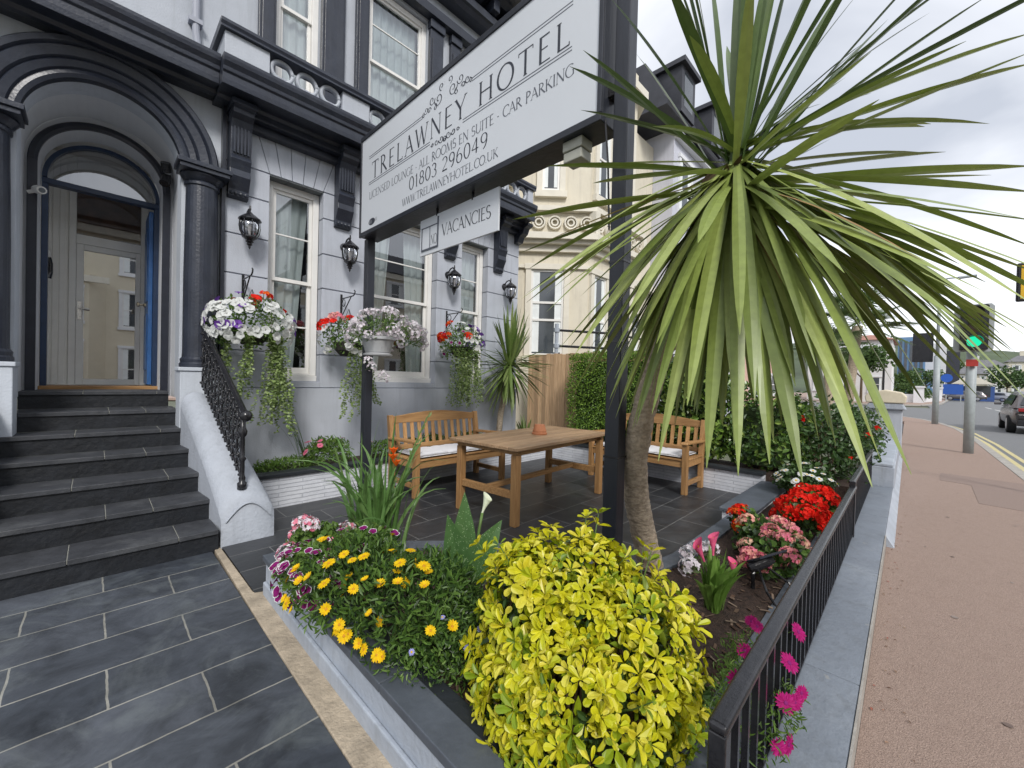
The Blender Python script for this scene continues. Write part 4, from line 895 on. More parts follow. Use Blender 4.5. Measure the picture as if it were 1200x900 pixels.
for sg in (1, -1):
    c = 2.88
    for (dy, dz, r, a0, tn, d) in ((.10, .02, .06, pi, 1.3, 1), (.20, .05, .045, 0, 1.2, -1), (.29, .0, .035, pi, 1.2, 1), (.06, .11, .035, -pi/2, 1.1, -1), (.15, -.03, .03, pi/2, 1.0, -1), (.24, -.02, .028, 0, 1.1, 1), (.33, -.03, .02, pi/2, 1, 1)):
        scroll(c+sg*dy, 3.79+dz, r, a0 if sg > 0 else pi-a0, tn, d*sg)
    for (dy, dz, r, a0, tn, d) in ((.05, .0, .035, pi, 1.2, 1), (.12, .0, .03, 0, 1.1, -1), (.18, .0, .02, pi, 1.1, 1), (.0, -.02, .025, pi/2, 1, 1)):
        scroll(c+sg*dy, 3.445+dz, r, a0 if sg > 0 else pi-a0, tn, d*sg, .012)
orn.build('scroll_ornament', 'lettering', pn)
wf = MB(); n = 20
wf.add([(XP-.0008, 4.165-.055*cos(2*pi*i/n)*1.3*(1 if abs(cos(2*pi*i/n)) < 2 else 1), 3.05+.036*sin(2*pi*i/n)) for i in range(n)], [tuple(range(n))]); wf.build('wifi_badge', 'lettering', pn)
wf = MB(); text(wf, 'WI', 4.225, 4.168, 3.032, .036, XP-.0012); wf.build('wifi_lettering', 'sign_white', pn)
wf = MB(); text(wf, 'FI', 4.085, 4.05, 3.036, .036, XP); wf.build('wifi_lettering', 'lettering', pn)
m = MB(); m.box((2.124, 1.199, -.05), (2.216, 1.291, 4.6)); m.build('post', 'black_post', SG, bevel=.006)
m = MB(); m.box((2.125, 4.375, -.05), (2.215, 4.465, 2.934)); m.build('post', 'black_post', SG, bevel=.006)
m = MB()
for z in (.95, 1.63, 2.1): m.box((2.121, 1.196, z), (2.219, 1.294, z+.012))
m.build('cable_tie', 'black_metal', SG)
m = MB(); m.box((2.13, 1.2915, 3.1), (2.21, 1.334, 3.16)); m.box((2.13, 1.2915, 3.8), (2.21, 1.334, 3.86)); m.build('fixing_bracket', 'black_metal', SG)
m = MB(); m.tube([(2.10, 1.33, 2.95), (2.11, 1.31, 2.7), (2.118, 1.295, 2.3)], .006, 6); m.build('cable', 'black_metal', SG)
m = MB(); m.box((2.105, 1.50, 2.80), (2.215, 1.64, 2.862)); m.box((2.100, 1.495, 2.868), (2.22, 1.645, 2.934))
m.build('junction_box', mat('aged_plastic_box', (.42, .42, .36), .5, .1, 9), SG, bevel=.006)
m = MB(); m.box((2.12, 1.51, 2.861), (2.2, 1.63, 2.869)); m.build('junction_seam', 'black_metal', SG)
VS = thing('vacancies_sign', 'small white VACANCIES board hanging below the big hotel sign', 'sign', (2.17, 2.85, 2.55))
m = MB(); m.box((2.165, 2.30, 2.545), (2.18, 3.385, 2.885)); vb = m.build('board', 'sign_white', VS, bevel=.003)
m = MB(); text(m, 'VACANCIES', 3.035, 2.385, 2.665, .105, 2.165); m.build('lettering', 'lettering', vb)
m = MB()
m.box((2.158, 3.085, 2.585), (2.1648, 3.355, 2.60)); m.box((2.158, 3.085, 2.60), (2.1648, 3.10, 2.86)); m.box((2.1615, 3.10, 2.795), (2.1648, 3.345, 2.803)); m.box((2.1615, 3.218, 2.601), (2.1648, 3.224, 2.795)); m.box((2.158, 3.345, 2.601), (2.1648, 3.352, 2.8)); m.build('slide_holder', 'grey_lettering', vb)
m = MB(); text(m, 'NO', 3.208, 3.108, 2.625, .09, 2.165); m.build('slide_lettering', 'lettering', vb)
for y in (2.62, 3.12):
    m = MB(); m.tube([(2.172, y, 2.87), (2.172, y, 2.934)], .012, 8); m.build('hanger', 'black_metal', VS)
# ------------------------------------------------------------------ wall lanterns
def lantern_proto(label):
    t = thing('wall_lantern', label, 'lantern', (0, 0, 0), 'lanterns on the hotel wall')
    m = MB(); m.lathe([(.0, -.01), (.055, -.008), (.06, 0), (.06, .015), (.0, .02)], 14)
    bp = MB(); bp.v = [(x, -z-.0, y) for x, y, z in m.v]; bp.f = m.f; bp.m = m.m
    bp.tube([(0, -.01, .04), (0, -.07, .09), (0, -.13, .10), (0, -.165, .06), (0, -.17, .02)], .011, 8); bp.v = [(x, y, z+.10) for x, y, z in bp.v]
    bp.build('bracket', 'black_metal', t)
    c = (0, -.17, 0)
    m = MB(); m.lathe([(.0, .235), (.008, .23), (.012, .19), (.006, .17), (.02, .155), (.03, .145), (.075, .11), (.105, .085), (.112, .07), (.10, .066), (.0, .065)], 18, c); m.build('lantern_cap', 'black_metal', t, smooth=False)
    m = MB(); m.lathe([(.092, .065), (.098, .0), (.09, -.06), (.066, -.105)], 18, c); m.build('lantern_glass', 'lamp_glass', t, smooth=True)
    m = MB()
    for i in range(8):
        a = 2*pi*i/8; m.tube([(c[0]+r*cos(a), c[1]+r*sin(a), z) for r, z in ((.094, .066), (.101, .0), (.093, -.06), (.068, -.107))], .006, 5)
    m.build('lantern_cage', 'black_metal', t)
    m = MB(); m.lathe([(.072, -.105), (.074, -.12), (.05, -.135), (.03, -.15), (.04, -.165), (.022, -.18), (.03, -.195), (.012, -.21), (.012, -.225), (.0, -.25)], 16, c); m.build('finial', 'black_metal', t, smooth=False)
    m = MB(); m.lathe([(.0, .03), (.02, .02), (.024, -.02), (.012, -.06), (.012, -.1)], 10, c); m.build('bulb', 'white_frame', t)
    return t
M['lamp_glass'] = glassmat('lantern_glass', .25, (.75, .75, .78))
lp = lantern_proto('black carriage lantern between the porch column and the first narrow window')
spots = [(1.18, 3.0, None), (2.30, 2.98, 'black carriage lantern on the pier between the narrow and wide windows'), (3.99, 2.96, 'black carriage lantern just below the VACANCIES board'), (5.27, 3.0, 'black carriage lantern half hidden behind the cordyline by the fence')]
for i, (x, z, lb) in enumerate(spots):
    o = lp if i == 0 else copy_tree(lp)
    o.location = (x, YF-.0005, z)
    if lb: o['label'] = lb
spots = None
# ------------------------------------------------------------------ patio furniture
def make_bench(label, loc):
    b = thing('garden_bench', label, 'bench', (0, 0, 0), 'wooden garden benches on the patio')
    Lx = .72; fy, by = -.27, .27           # faces -Y
    for sx in (-1, 1):
        x = sx*(Lx-.035)
        m = MB(); m.box((x-.033, fy-.033, 0), (x+.033, fy+.033, .625)); m.build('leg', 'teak_z', b, bevel=.005)
        m = MB(); m.prism([(by-.035, 0), (by+.035, 0), (by+.035, .42), (by+.10, .90), (by+.04, .905), (by-.035, .45)], 'x', x-.03, x+.03); m.build('leg', 'teak_z', b, bevel=.005)
        m = MB(); m.prism([(fy-.06, .626), (fy-.045, .655), (fy+.2, .652), (by+.035, .635), (by+.03, .605), (fy+.15, .622)], 'x', x-.045, x+.045); m.build('armrest', 'teak', b, bevel=.008)
        m = MB(); m.bar((x, fy+.034, .13), (x, by-.036, .13), .04, .055); m.bar((x, fy+.034, .375), (x, by-.036, .375), .035, .08); m.build('side_rail', 'teak', b, bevel=.004)
    m = MB(); m.bar((-Lx+.07, fy, .375), (Lx-.07, fy, .375), .03, .085); m.bar((-Lx+.07, by, .375), (Lx-.07, by, .375), .03, .085); m.build('seat_frame', 'teak', b, bevel=.004)
    m = MB()
    for i in range(7): m.box((-Lx+.005, fy-.03+i*.078, .4185), (Lx-.005, fy+.036+i*.078, .438))
    m.build('seat', 'teak', b, bevel=.004)
    m = MB(); n = 14; top = [(-Lx+.07+(2*Lx-.14)*i/n, .885+.055*sin(pi*i/n)**1.2) for i in range(n+1)]
    m.prism([(-Lx+.07, .80)]+[(x, z) for x, z in top]+[(Lx-.07, .80)], 'y', by+.055, by+.088); m.build('top_rail', 'teak', b, bevel=.006)
    m = MB(); m.bar((-Lx+.07, by+.022, .50), (Lx-.07, by+.022, .50), .03, .06); m.build('lower_rail', 'teak', b, bevel=.004)
    m = MB(); k = 12
    for i in range(k):
        x = -Lx+.13+(2*Lx-.26)*i/(k-1); m.bar((x, by+.024, .52), (x, by+.072, .81), .052, .014, (0, 1, 0))
    m.build('backrest', 'teak_z', b, bevel=.003)
    return b
b1 = make_bench('wooden bench against the white planter under the hotel windows', None)
b2 = copy_tree(b1); b1.location = (3.26, 4.27, .012)
b2['label'] = 'wooden bench behind the table, backed by the hedge and side planter'; b2.location = (5.43, 2.66, .012); b2.rotation_euler = (0, 0, -pi/2)
def cushion(label, loc, rz):
    m = MB(); nx, ny = 26, 10; w, d, h = 1.28, .50, .055; vs = []
    for s in (1, -1):
        for j in range(ny+1):
            for i in range(nx+1):
                u, v = i/nx*2-1, j/ny*2-1
                e = (1-abs(u)**8)*(1-abs(v)**6); tuft = .012*(1-abs(cos(u*pi*1.5)))*0+(-.010 if (i % 9 == 0) else 0)
                vs.append((u*w/2, v*d/2, .058/2+s*(h/2*max(.25, e**.5)+(tuft+.003*sin(i*1.7+j) if s > 0 else 0))))
    k = (nx+1)*(ny+1); fs = []
    for s in (0, 1):
        for j in range(ny):
            for i in range(nx):
                q = [s*k+j*(nx+1)+i, s*k+j*(nx+1)+i+1, s*k+(j+1)*(nx+1)+i+1, s*k+(j+1)*(nx+1)+i]; fs.append(tuple(q if s == 0 else q[::-1]))
    rim = [i for i in range(nx+1)]+[(j+1)*(nx+1)-1 for j in range(1, ny+1)]+[ny*(nx+1)+i for i in range(nx-1, -1, -1)]+[j*(nx+1) for j in range(ny-1, 0, -1)]
    fs += [(rim[i], rim[(i+1) % len(rim)], k+rim[(i+1) % len(rim)], k+rim[i]) for i in range(len(rim))]
    m.add(vs, fs); o = m.build('bench_cushion', 'cushion', base=(0, 0, 0), smooth=True); tag(o, label, 'cushion', 'white cushions on the benches', 'thing')
    o.location = loc; o.rotation_euler = (0, 0, rz)
cushion('thin white seat cushion on the bench under the hotel windows', (3.26, 4.24, .4505), 0)
cushion('thin white seat cushion on the bench backed by the hedge', (5.40, 2.66, .4505), -pi/2)
tb = thing('garden_table', 'rectangular weathered wooden garden table with a pot on it', 'table', (0, 0, 0))
m = MB()
for i in range(8): m.box((-.90, -.47+i*.118, .725), (.90, -.47+i*.118+.114, .757))
m.build('tabletop', 'table_wood', tb, bevel=.005)
m = MB()
for s in (-1, 1): m.bar((s*.80, -.42, .70), (s*.80, .42, .70), .05, .048)
m.bar((-.76, -.36, .69), (.76, -.36, .69), .03, .06); m.bar((-.76, .36, .69), (.76, .36, .69), .03, .06); m.build('apron', 'teak', tb, bevel=.004)
for sx in (-1, 1):
    for sy in (-1, 1):
        m = MB(); m.box((sx*.80-.036, sy*.38-.036, 0), (sx*.80+.036, sy*.38+.036, .675)); m.build('leg', 'teak_z', tb, bevel=.006)
    m = MB(); m.bar((sx*.80, -.343, .29), (sx*.80, .343, .29), .045, .07); m.build('end_rail', 'teak', tb, bevel=.004)
m = MB(); m.bar((-.777, 0, .30), (.777, 0, .30), .05, .05); m.build('stretcher', 'teak', tb, bevel=.004)
tb.location = (3.56, 3.06, .012); tb.rotation_euler = (0, 0, radians(3.5))
tp = thing('terracotta_pot', 'small terracotta pot standing upside down on its saucer on the table', 'pot', (3.62, 3.06, .7695))
m = MB(); m.lathe([(.0, 0), (.085, .0), (.09, .018), (.082, .022), (.0, .02)], 24, (3.62, 3.06, .7695)); m.build('saucer', 'terracotta', tp)
m = MB(); m.lathe([(.0, .0205), (.078, .0205), (.08, .05), (.074, .052), (.058, .115), (.0, .116)], 24, (3.62, 3.06, .7695)); m.build('pot', 'terracotta', tp)
# slat fence at the end of the patio
fe = thing('wooden_fence', 'tall close boarded timber fence at the end of the patio', 'fence', (6.5, 4.6, 0))
m = MB(); y = 3.0
while y < 5.75:
    w = .098; m.box((6.48+rnd(-.004, .004), y, .05), (6.50+rnd(-.003, .004), y+w-.006, 1.93+rnd(-.012, .012))); y += w
m.build('boards', 'fence_wood', fe)
for y in (3.05, 4.4, 5.7): MB().box((6.511, y-.05, -.1), (6.60, y+.05, 1.9)).build('post', 'fence_wood', fe)
m = MB()
for z in (.4, 1.6): m.box((6.506, 3.0, z-.04), (6.55, 5.75, z+.04))
m.build('rail', 'fence_wood', fe)
ss = thing('solar_spotlight', 'black solar spotlight on a tilted bracket in the bark soil', 'garden light', (2.9, .62, .15))
m = MB(); m.tube([(2.86, .66, .14), (2.85, .66, .24), (2.88, .65, .27)], .012, 8); m.build('stake', 'black_metal', ss)
m = MB(); m.tube([(2.84, .68, .27), (2.86, .66, .28), (2.92, .61, .31), (2.95, .58, .325)], [.024, .034, .036, .024], 12); m.build('lamp_housing', 'black_metal', ss)
m = MB(); c = V((2.90, .60, .36)); u = V((.075, -.055, .02)); w_ = V((.035, .045, -.035)); 
m.add([c-u-w_, c+u-w_, c+u+w_, c-u+w_, c-u-w_-V((0, 0, .015)), c+u-w_-V((0, 0, .015)), c+u+w_-V((0, 0, .015)), c-u+w_-V((0, 0, .015))], [(0, 1, 2, 3), (7, 6, 5, 4), (0, 4, 5, 1), (1, 5, 6, 2), (2, 6, 7, 3), (3, 7, 4, 0)]); m.build('solar_panel', mat('solar_cell', (.03, .035, .05), .2, .2, 30), ss, bevel=.004)
m = MB(); m.tube([(2.88, .64, .28), (2.74, .56, .2), (2.70, .50, .15)], .007, 6); m.tube([(2.92, .62, .29), (2.98, .50, .2), (2.97, .46, .16)], .007, 6); m.build('leg', 'black_metal', ss)
# ------------------------------------------------------------------ plants
def bush(mb, ells, n, ln, w, mats=(0,), rmin=.8, rmax=1.05, zmin=-.5, out=.7, upb=.15, jit=.9, curl=.2, wts=None):
    tot = [e[1][0]*e[1][1]+e[1][0]*e[1][2] for e in ells]
    k = 0; tries = 0
    while k < n and tries < n*6:
        tries += 1
        c, r = random.choices(ells, tot)[0]; d = rdir(zmin); f = rnd(rmin, rmax)
        p = V((c[0]+r[0]*d.x*f, c[1]+r[1]*d.y*f, c[2]+r[2]*d.z*f))
        if p.z < .10: continue
        ins = False
        for c2, r2 in ells:
            if c2 is c: continue
            if ((p.x-c2[0])/r2[0])**2+((p.y-c2[1])/r2[1])**2+((p.z-c2[2])/r2[2])**2 < .6: ins = True; break
        if ins: continue
        nrm = V((d.x/r[0], d.y/r[1], d.z/r[2])).normalized()
        dd = (nrm*out+rdir()*jit+V((0, 0, upb))).normalized(); s = rnd(.7, 1.25)
        mb.leaf(p, dd, nrm+rdir()*.5, ln*s, w*s, .2, curl, random.choices(mats, wts)[0] if wts else random.choice(mats)); k += 1
def whorl(mb, p, n, k, ln, w, m, tilt=1.05):
    n = V(n).normalized(); u = n.orthogonal().normalized(); v = n.cross(u); a0 = rnd(0, 6)
    for i in range(k):
        a = a0+2*pi*i/k+rnd(-.2, .2); t = tilt+rnd(-.25, .2); d = (u*cos(a)+v*sin(a))*sin(t)+n*cos(t); s = rnd(.7, 1.25)
        mb.leaf(V(p)+d*.006, d, n, ln*s, w*s*rnd(.85, 1.2), .14, rnd(.05, .35), m, True)
def twigs(mb, c, r, n, ln=.3, rad=.005):
    for _ in range(n):
        d = rdir(.1); b = V(c)+V((rnd(-.3, .3)*r[0], rnd(-.3, .3)*r[1], 0)); b.z = .12
        e = V(c)+V((d.x*r[0], d.y*r[1], d.z*r[2]))*.9
        mb.tube([b, b.lerp(e, .5)+V((0, 0, .05)), e], [rad*1.4, rad, rad*.5], 5)
def ellpt(e, zmin=-.2, f=1.0):
    c, r = e; d = rdir(zmin)
    return V((c[0]+r[0]*d.x*f, c[1]+r[1]*d.y*f, c[2]+r[2]*d.z*f)), V((d.x/r[0], d.y/r[1], d.z/r[2])).normalized()
# ---- flower heads (face +Z)
def daisy(n, r, pw, pm, dm, disc=.22, cup=.12):
    m = MB()
    for i in range(n):
        a = 2*pi*i/n+rnd(-.08, .08); m.leaf((cos(a)*r*.15, sin(a)*r*.15, .002), (cos(a), sin(a), cup+rnd(-.08, .08)), (0, 0, 1), r*rnd(.80, .92), pw, .05, .1, 0)
    m.lathe([(.0, r*.06), (r*disc*.7, r*.05), (r*disc, r*.01), (r*disc*.9, -.002), (0, -.003)], 10, (0, 0, .003), 1)
    m.tube([(0, 0, 0), (.004, .002, -r*.9), (.0, .0, -r*2.2)], r*.05, 5, 2)
    return m.mesh('flower', [pm, dm, 'stem_green'])
def petunia(r, inner, outer, edge=.75):
    m = MB(); n = 25; R = [(.10, -.42), (.22, -.12), (edge, .06), (1.0, .10)]; vs = []
    for k, (q, z) in enumerate(R):
        for i in range(n):
            a = 2*pi*i/n; f = 1+(.07*cos(5*a)+.02*sin(11*a) if k > 1 else 0); vs.append((q*r*f*cos(a), q*r*f*sin(a), z*r+(.05*r*sin(7*a) if k == 3 else 0)))
    m.add(vs[:3*n], [(k*n+i, k*n+(i+1) % n, (k+1)*n+(i+1) % n, (k+1)*n+i) for k in range(2) for i in range(n)], 0)
    m.add(vs[2*n:], [(i, (i+1) % n, n+(i+1) % n, n+i) for i in range(n)], 1)
    return m.mesh('flower', [inner, outer])
def floret(mb, p, nrm, r, m):
    nrm = V(nrm).normalized(); u = nrm.orthogonal().normalized(); v = nrm.cross(u); a0 = rnd(0, 6); c = V(p); vs = [c-nrm*r*.15]
    for i in range(10):
        a = a0+2*pi*i/10; q = r*(1.0 if i % 2 == 0 else .62); vs.append(c+(u*cos(a)+v*sin(a))*q+nrm*(.12*r))
    mb.add(vs, [(0, 1+(2*i-1) % 10, 1+(2*i) % 10, 1+(2*i+1) % 10) for i in range(5)], m)
def head(R, n, fr, mats, dome=-.1, flat=.75):
    m = MB()
    for _ in range(n):
        d = rdir(dome); p = V((d.x*R, d.y*R, d.z*R*flat))*rnd(.85, 1.05); floret(m, p, d+rdir()*.35, fr*rnd(.8, 1.2), random.randrange(len(mats)))
    for _ in range(6):
        d = rdir(0); m.tube([(0, 0, -R*1.2), (d.x*R*.8, d.y*R*.8, d.z*R*flat*.8)], R*.03, 4, len(mats))
    m.tube([(0, 0, -R*3), (0, 0, -R*1.1)], R*.06, 5, len(mats))
    return m.mesh('flower_head', list(mats)+['stem_green'])
def calla(r, h, pm, spx='p_yellow'):
    m = MB(); n = 20; k = 7; vs = []
    for j in range(k):
        t = j/(k-1); rr = r*(.18+.82*t**1.8)
        for i in range(n):
            a = 2*pi*i/n; tip = max(0, cos(a))**4*.55*r*t*t; low = (1-cos(a))*.5*.30*h*t
            vs.append((rr*cos(a)*(1+.35*t*max(0, cos(a))**6), rr*sin(a), h*t-low+tip*.2))
    m.add(vs, [(j*n+i, j*n+(i+1) % n, (j+1)*n+(i+1) % n, (j+1)*n+i) for j in range(k-1) for i in range(n)], 0)
    m.tube([(0, 0, h*.1), (0, 0, h*.75)], r*.12, 6, 1)
    return m.mesh('flower', [pm, spx], True)
f_yd = daisy(14, .027, .0105, 'p_yellow', 'p_orange'); f_yd2 = daisy(12, .024, .010, 'p_yellow', 'p_orange', .22, .6)
f_pet = petunia(.025, 'p_purple', 'p_white', .88); f_wp = petunia(.033, 'p_white', 'p_white', .7); f_vp = petunia(.033, 'p_violet', 'p_violet'); f_rp = petunia(.036, 'p_red', 'p_red')
f_pg = head(.052, 34, .014, ('p_pink', 'p_blush'), .0); f_sal = head(.062, 46, .016, ('p_salmon', 'p_pink'), -.1); f_crm = head(.05, 34, .014, ('p_cream', 'p_salmon'), .0)
f_red = head(.066, 44, .018, ('p_red',), -.1); f_org = head(.055, 36, .016, ('p_orange2', 'p_red'), 0)
f_mag = daisy(18, .036, .011, 'p_magenta', 'p_purple', .2, .1); f_wd = daisy(14, .024, .009, 'p_white', 'p_yellow', .3, .05); f_bl = daisy(12, .014, .006, 'p_blue', 'p_yellow', .3, .05)
f_pnk = daisy(16, .034, .010, 'p_pink', 'p_magenta', .2, .1)
f_blush = head(.055, 24, .020, ('p_blush',), -.4, .9)
def flowers(t, mesh, ell, n, name='flower', zmin=-.1, f=1.05, smin=.8, smax=1.2, upb=.5, keep=None):
    for _ in range(n):
        for _try in range(40):
            p, nr = ellpt(ell, zmin, f)
            if keep is None or keep(p): break
        inst(random.choice(mesh) if isinstance(mesh, (list, tuple)) else mesh, name, t, p, nr+V((0, 0, upb))+rdir()*.35, rnd(smin, smax))

# ---- golden shrub in the bed
t = thing('golden_shrub', 'dense bright golden yellow leaved shrub in the bark bed', 'shrub', (1.32, .80, .14))
GS = [((1.23, .94, .38), (.28, .29, .41)), ((1.37, .74, .40), (.28, .27, .29)), ((1.20, .74, .28), (.31, .28, .28)), ((1.43, .65, .28), (.18, .17, .22)), ((1.06, .88, .30), (.17, .2, .22)), ((1.50, .80, .44), (.13, .14, .14)), ((1.14, 1.00, .60), (.15, .15, .17)), ((1.36, .88, .66), (.13, .13, .12)), ((1.05, .72, .42), (.14, .13, .16))]
m = MB()
k = 0
while k < 1050:
    e = random.choices(GS, [5, 4, 3, 2, 2, 1.2, 1.4, 1, 1.2])[0]; p, nr = ellpt(e, -.55, rnd(.80, 1.10))
    if p.z < .13 or any(((p.x-c[0])/r[0])**2+((p.y-c[1])/r[1])**2+((p.z-c[2])/r[2])**2 < .66 for c, r in GS if c is not e[0]): continue
    if sin(p.x*17+p.z*9)+sin(p.y*19-p.z*14+1)+.6*sin(p.z*31+p.x*11) < -1.45 and random.random() < .8: k += .25; continue
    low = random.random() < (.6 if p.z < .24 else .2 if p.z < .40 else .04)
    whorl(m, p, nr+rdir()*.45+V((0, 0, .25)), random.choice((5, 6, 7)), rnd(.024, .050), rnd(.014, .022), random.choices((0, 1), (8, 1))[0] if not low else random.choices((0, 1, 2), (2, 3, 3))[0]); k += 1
sg_ = MB()
for _ in range(34):
    e = random.choice(GS); p, nr = ellpt(e, -.1, 1.0); q = p+(nr+V((0, 0, .5))+rdir()*.3).normalized()*rnd(.05, .11); sg_.tube([p-nr*.08, p, q], [.003, .0025, .002], 4)
    for f_ in (.55, 1.0): whorl(m, p.lerp(q, f_), (q-p)+rdir()*.03, random.choice((4, 5, 6)), rnd(.03, .05), rnd(.014, .022), random.choices((0, 1), (6, 1))[0], 1.0)
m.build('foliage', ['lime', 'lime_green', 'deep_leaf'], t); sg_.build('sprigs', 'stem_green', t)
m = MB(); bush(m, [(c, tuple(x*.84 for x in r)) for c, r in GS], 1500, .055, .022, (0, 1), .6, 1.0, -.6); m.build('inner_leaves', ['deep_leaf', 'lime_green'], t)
m = MB()
for c, r in GS: twigs(m, c, r, 14)
m.build('branches', 'stem_brown', t)
# ---- yellow daisy bush with fine foliage
t = thing('yellow_daisy_bush', 'rounded green bush of yellow daisies spilling over the planter corner', 'flower bush', (.92, 1.7, .2))
ED = [((.92, 1.90, .38), (.27, .34, .20)), ((.99, 1.58, .36), (.25, .30, .20)), ((1.12, 1.62, .34), (.24, .28, .20)), ((1.06, 1.38, .28), (.24, .20, .20))]
m = MB(); bush(m, ED[:3], 3300, .042, .011, (0, 0, 1), .75, 1.06, -.5, .8, .3); bush(m, ED[3:], 2600, .022, .008, (0, 1, 2), .75, 1.05, -.6, .6, .1)
bush(m, [(c, tuple(x*.72 for x in r)) for c, r in ED], 1400, .04, .013, (1,), .5, 1); m.build('foliage', ['mid_leaf', 'deep_leaf', 'fresh_leaf'], t)
m = MB()
for c, r in ED: twigs(m, c, r, 16, rad=.003)
m.build('stems', 'stem_green', t)
yd = [(400, 0)]
for e, n in ((ED[0], 30), (ED[1], 22), (ED[2], 7)): flowers(t, [f_yd, f_yd, f_yd2], e, n, zmin=-.15, f=1.16, keep=lambda p: p.x-p.y*.2 < .78)
flowers(t, f_bl, ED[3], 7, zmin=0, f=1.08, keep=lambda p: p.z > .25)
# ---- purple and white petunias at the corner
t = thing('petunia', 'magenta petunias with white edges at the planter corner', 'flowers', (.80, 2.15, .25))
PE = [((.80, 2.16, .36), (.17, .24, .15)), ((1.05, 2.2, .42), (.24, .12, .12))]
m = MB(); bush(m, PE, 900, .035, .017, (0, 1), .6, 1.02); m.build('foliage', ['mid_leaf', 'fresh_leaf'], t)
flowers(t, f_pet, PE[0], 46, zmin=-.3, f=1.12, keep=lambda p: p.x < .86)
flowers(t, f_pet, PE[1], 11, zmin=.1, f=1.12)
t = thing('pink_geranium', 'cluster of pale pink geranium heads beside the sword leaved plant', 'flowers', (.93, 2.5, .25))
PG = ((.93, 2.5, .38), (.16, .16, .14)); m = MB(); bush(m, [PG], 420, .04, .034, (0, 1), .5, 1); m.build('foliage', ['mid_leaf', 'fresh_leaf'], t)
flowers(t, f_pg, PG, 9, 'flower_head', 0, 1.25)
# ---- gladiolus / iris clump
t = thing('gladiolus', 'tall clump of sword shaped leaves with one orange budded stalk', 'plant', (1.32, 2.50, .15))
m = MB()
for i in range(70):
    b = V((1.32+rnd(-.13, .13), 2.50+rnd(-.13, .13), .15)); a = rnd(0, 2*pi); ln = rnd(.45, .86); sp_ = rnd(.05, .30) if i < 32 else rnd(.35, .6)
    ln *= 1.22; h = V((cos(a), sin(a), 0)); e = b+h*ln*sp_*1.1+V((0, 0, ln*(1-sp_*.55))); c = b+h*ln*sp_*.3+V((0, 0, ln*.75))
    pts = bez(b, c, e, 7); w = rnd(.022, .040); m.strap(pts, [w*.7, w, w, w*.95, w*.8, w*.55, w*.3, .002], h.cross(V((0, 0, 1))) if random.random() < .5 else rdir(), .15, 0)
m.build('leaves', ['iris_leaf'], t)
m = MB(); m.tube(bez((1.36, 2.5, .2), (1.42, 2.42, .75), (1.62, 2.36, 1.16), 9), [.009, .008, .007, .007, .006, .006, .006, .005, .004, .002], 6); m.tube(bez((1.25, 2.55, .2), (1.18, 2.6, .6), (1.08, 2.62, .93), 6), .006, 6)
for i in range(9):
    p = bez((1.36, 2.5, .2), (1.42, 2.42, .75), (1.62, 2.36, 1.16), 20)[11+i]; m.leaf(p, (rnd(-.2, .6), rnd(-.3, .3), .7), (1, 0, 0), .055, .018, .4, 0)
m.build('flower_stalk', ['stem_green'], t)
fo = MB()
for p in ((1.39, 2.44, .84), (1.41, 2.43, .80), (1.40, 2.45, .88)):
    for i in range(6): fo.leaf(p, V((cos(i*1.05)*.5, sin(i*1.05)*.5, 1)), (cos(i*1.05), sin(i*1.05), 0), .055, .03, -.2, -.2)
fo.build('bloom', ['p_orange2'], t)
# ---- arum lily
t = thing('arum_lily', 'spotted broad leaved arum lily with one lemon trumpet flower', 'plant', (1.36, 1.62, .15))
M['spot_leaf'] = leafmat('spotted_arum_leaf', [(.06, .14, .04), (.09, .18, .06), (.05, .12, .035)], .4, .25)
m = MB()
for (b, d, ln, w) in (((1.36, 1.64, .44), (.02, .05, 1), .40, .12), ((1.32, 1.60, .38), (-.18, .1, .9), .38, .14), ((1.40, 1.58, .34), (.12, -.1, .9), .30, .14), ((1.42, 1.62, .40), (.3, -.1, .55), .30, .13), ((1.34, 1.56, .30), (-.1, -.3, -.6), .22, .11), ((1.45, 1.6, .34), (.42, -.2, .2), .25, .10), ((1.30, 1.66, .36), (-.3, .2, .6), .26, .11)):
    d = V(d).normalized(); b = V(b); k = 8; pts = [b+d*(ln*i/k)+V((0, 0, -.10*ln*(i/k)**2)) for i in range(k+1)]
    m.strap(pts, [w*.25, w*.85, w, w*.98, w*.85, w*.66, w*.45, w*.24, .003], V((-.72, .70, 0))*-1, .16)
m.build('leaves', ['spot_leaf'], t)
SPT = M['spot_leaf'].node_tree; vo_ = nn(SPT, 'ShaderNodeTexVoronoi'); vo_.inputs['Scale'].default_value = 95; tcs_ = nn(SPT, 'ShaderNodeTexCoord'); SPT.links.new(tcs_.outputs['Object'], vo_.inputs['Vector'])
rs_ = nn(SPT, 'ShaderNodeValToRGB'); rs_.color_ramp.elements[0].position = .16; rs_.color_ramp.elements[1].position = .22; rs_.color_ramp.elements[0].color = (.55, .62, .42, 1); rs_.color_ramp.elements[1].color = (0, 0, 0, 1)
SPT.links.new(vo_.outputs['Distance'], rs_.inputs[0]); ax_ = nn(SPT, 'ShaderNodeMixRGB', blend_type='ADD'); ax_.inputs[0].default_value = .6
pb_ = [n for n in SPT.nodes if n.type == 'BSDF_PRINCIPLED'][0]; src_ = pb_.inputs['Base Color'].links[0].from_socket
SPT.links.new(src_, ax_.inputs[1]); SPT.links.new(rs_.outputs[0], ax_.inputs[2]); SPT.links.new(ax_.outputs[0], pb_.inputs['Base Color'])
m = MB()
for e in ((1.36, 1.64, .42), (1.32, 1.60, .36), (1.42, 1.62, .40), (1.45, 1.6, .34), (1.30, 1.66, .36)): m.tube([(1.36+rnd(-.03, .03), 1.62+rnd(-.03, .03), .14), e], .007, 6)
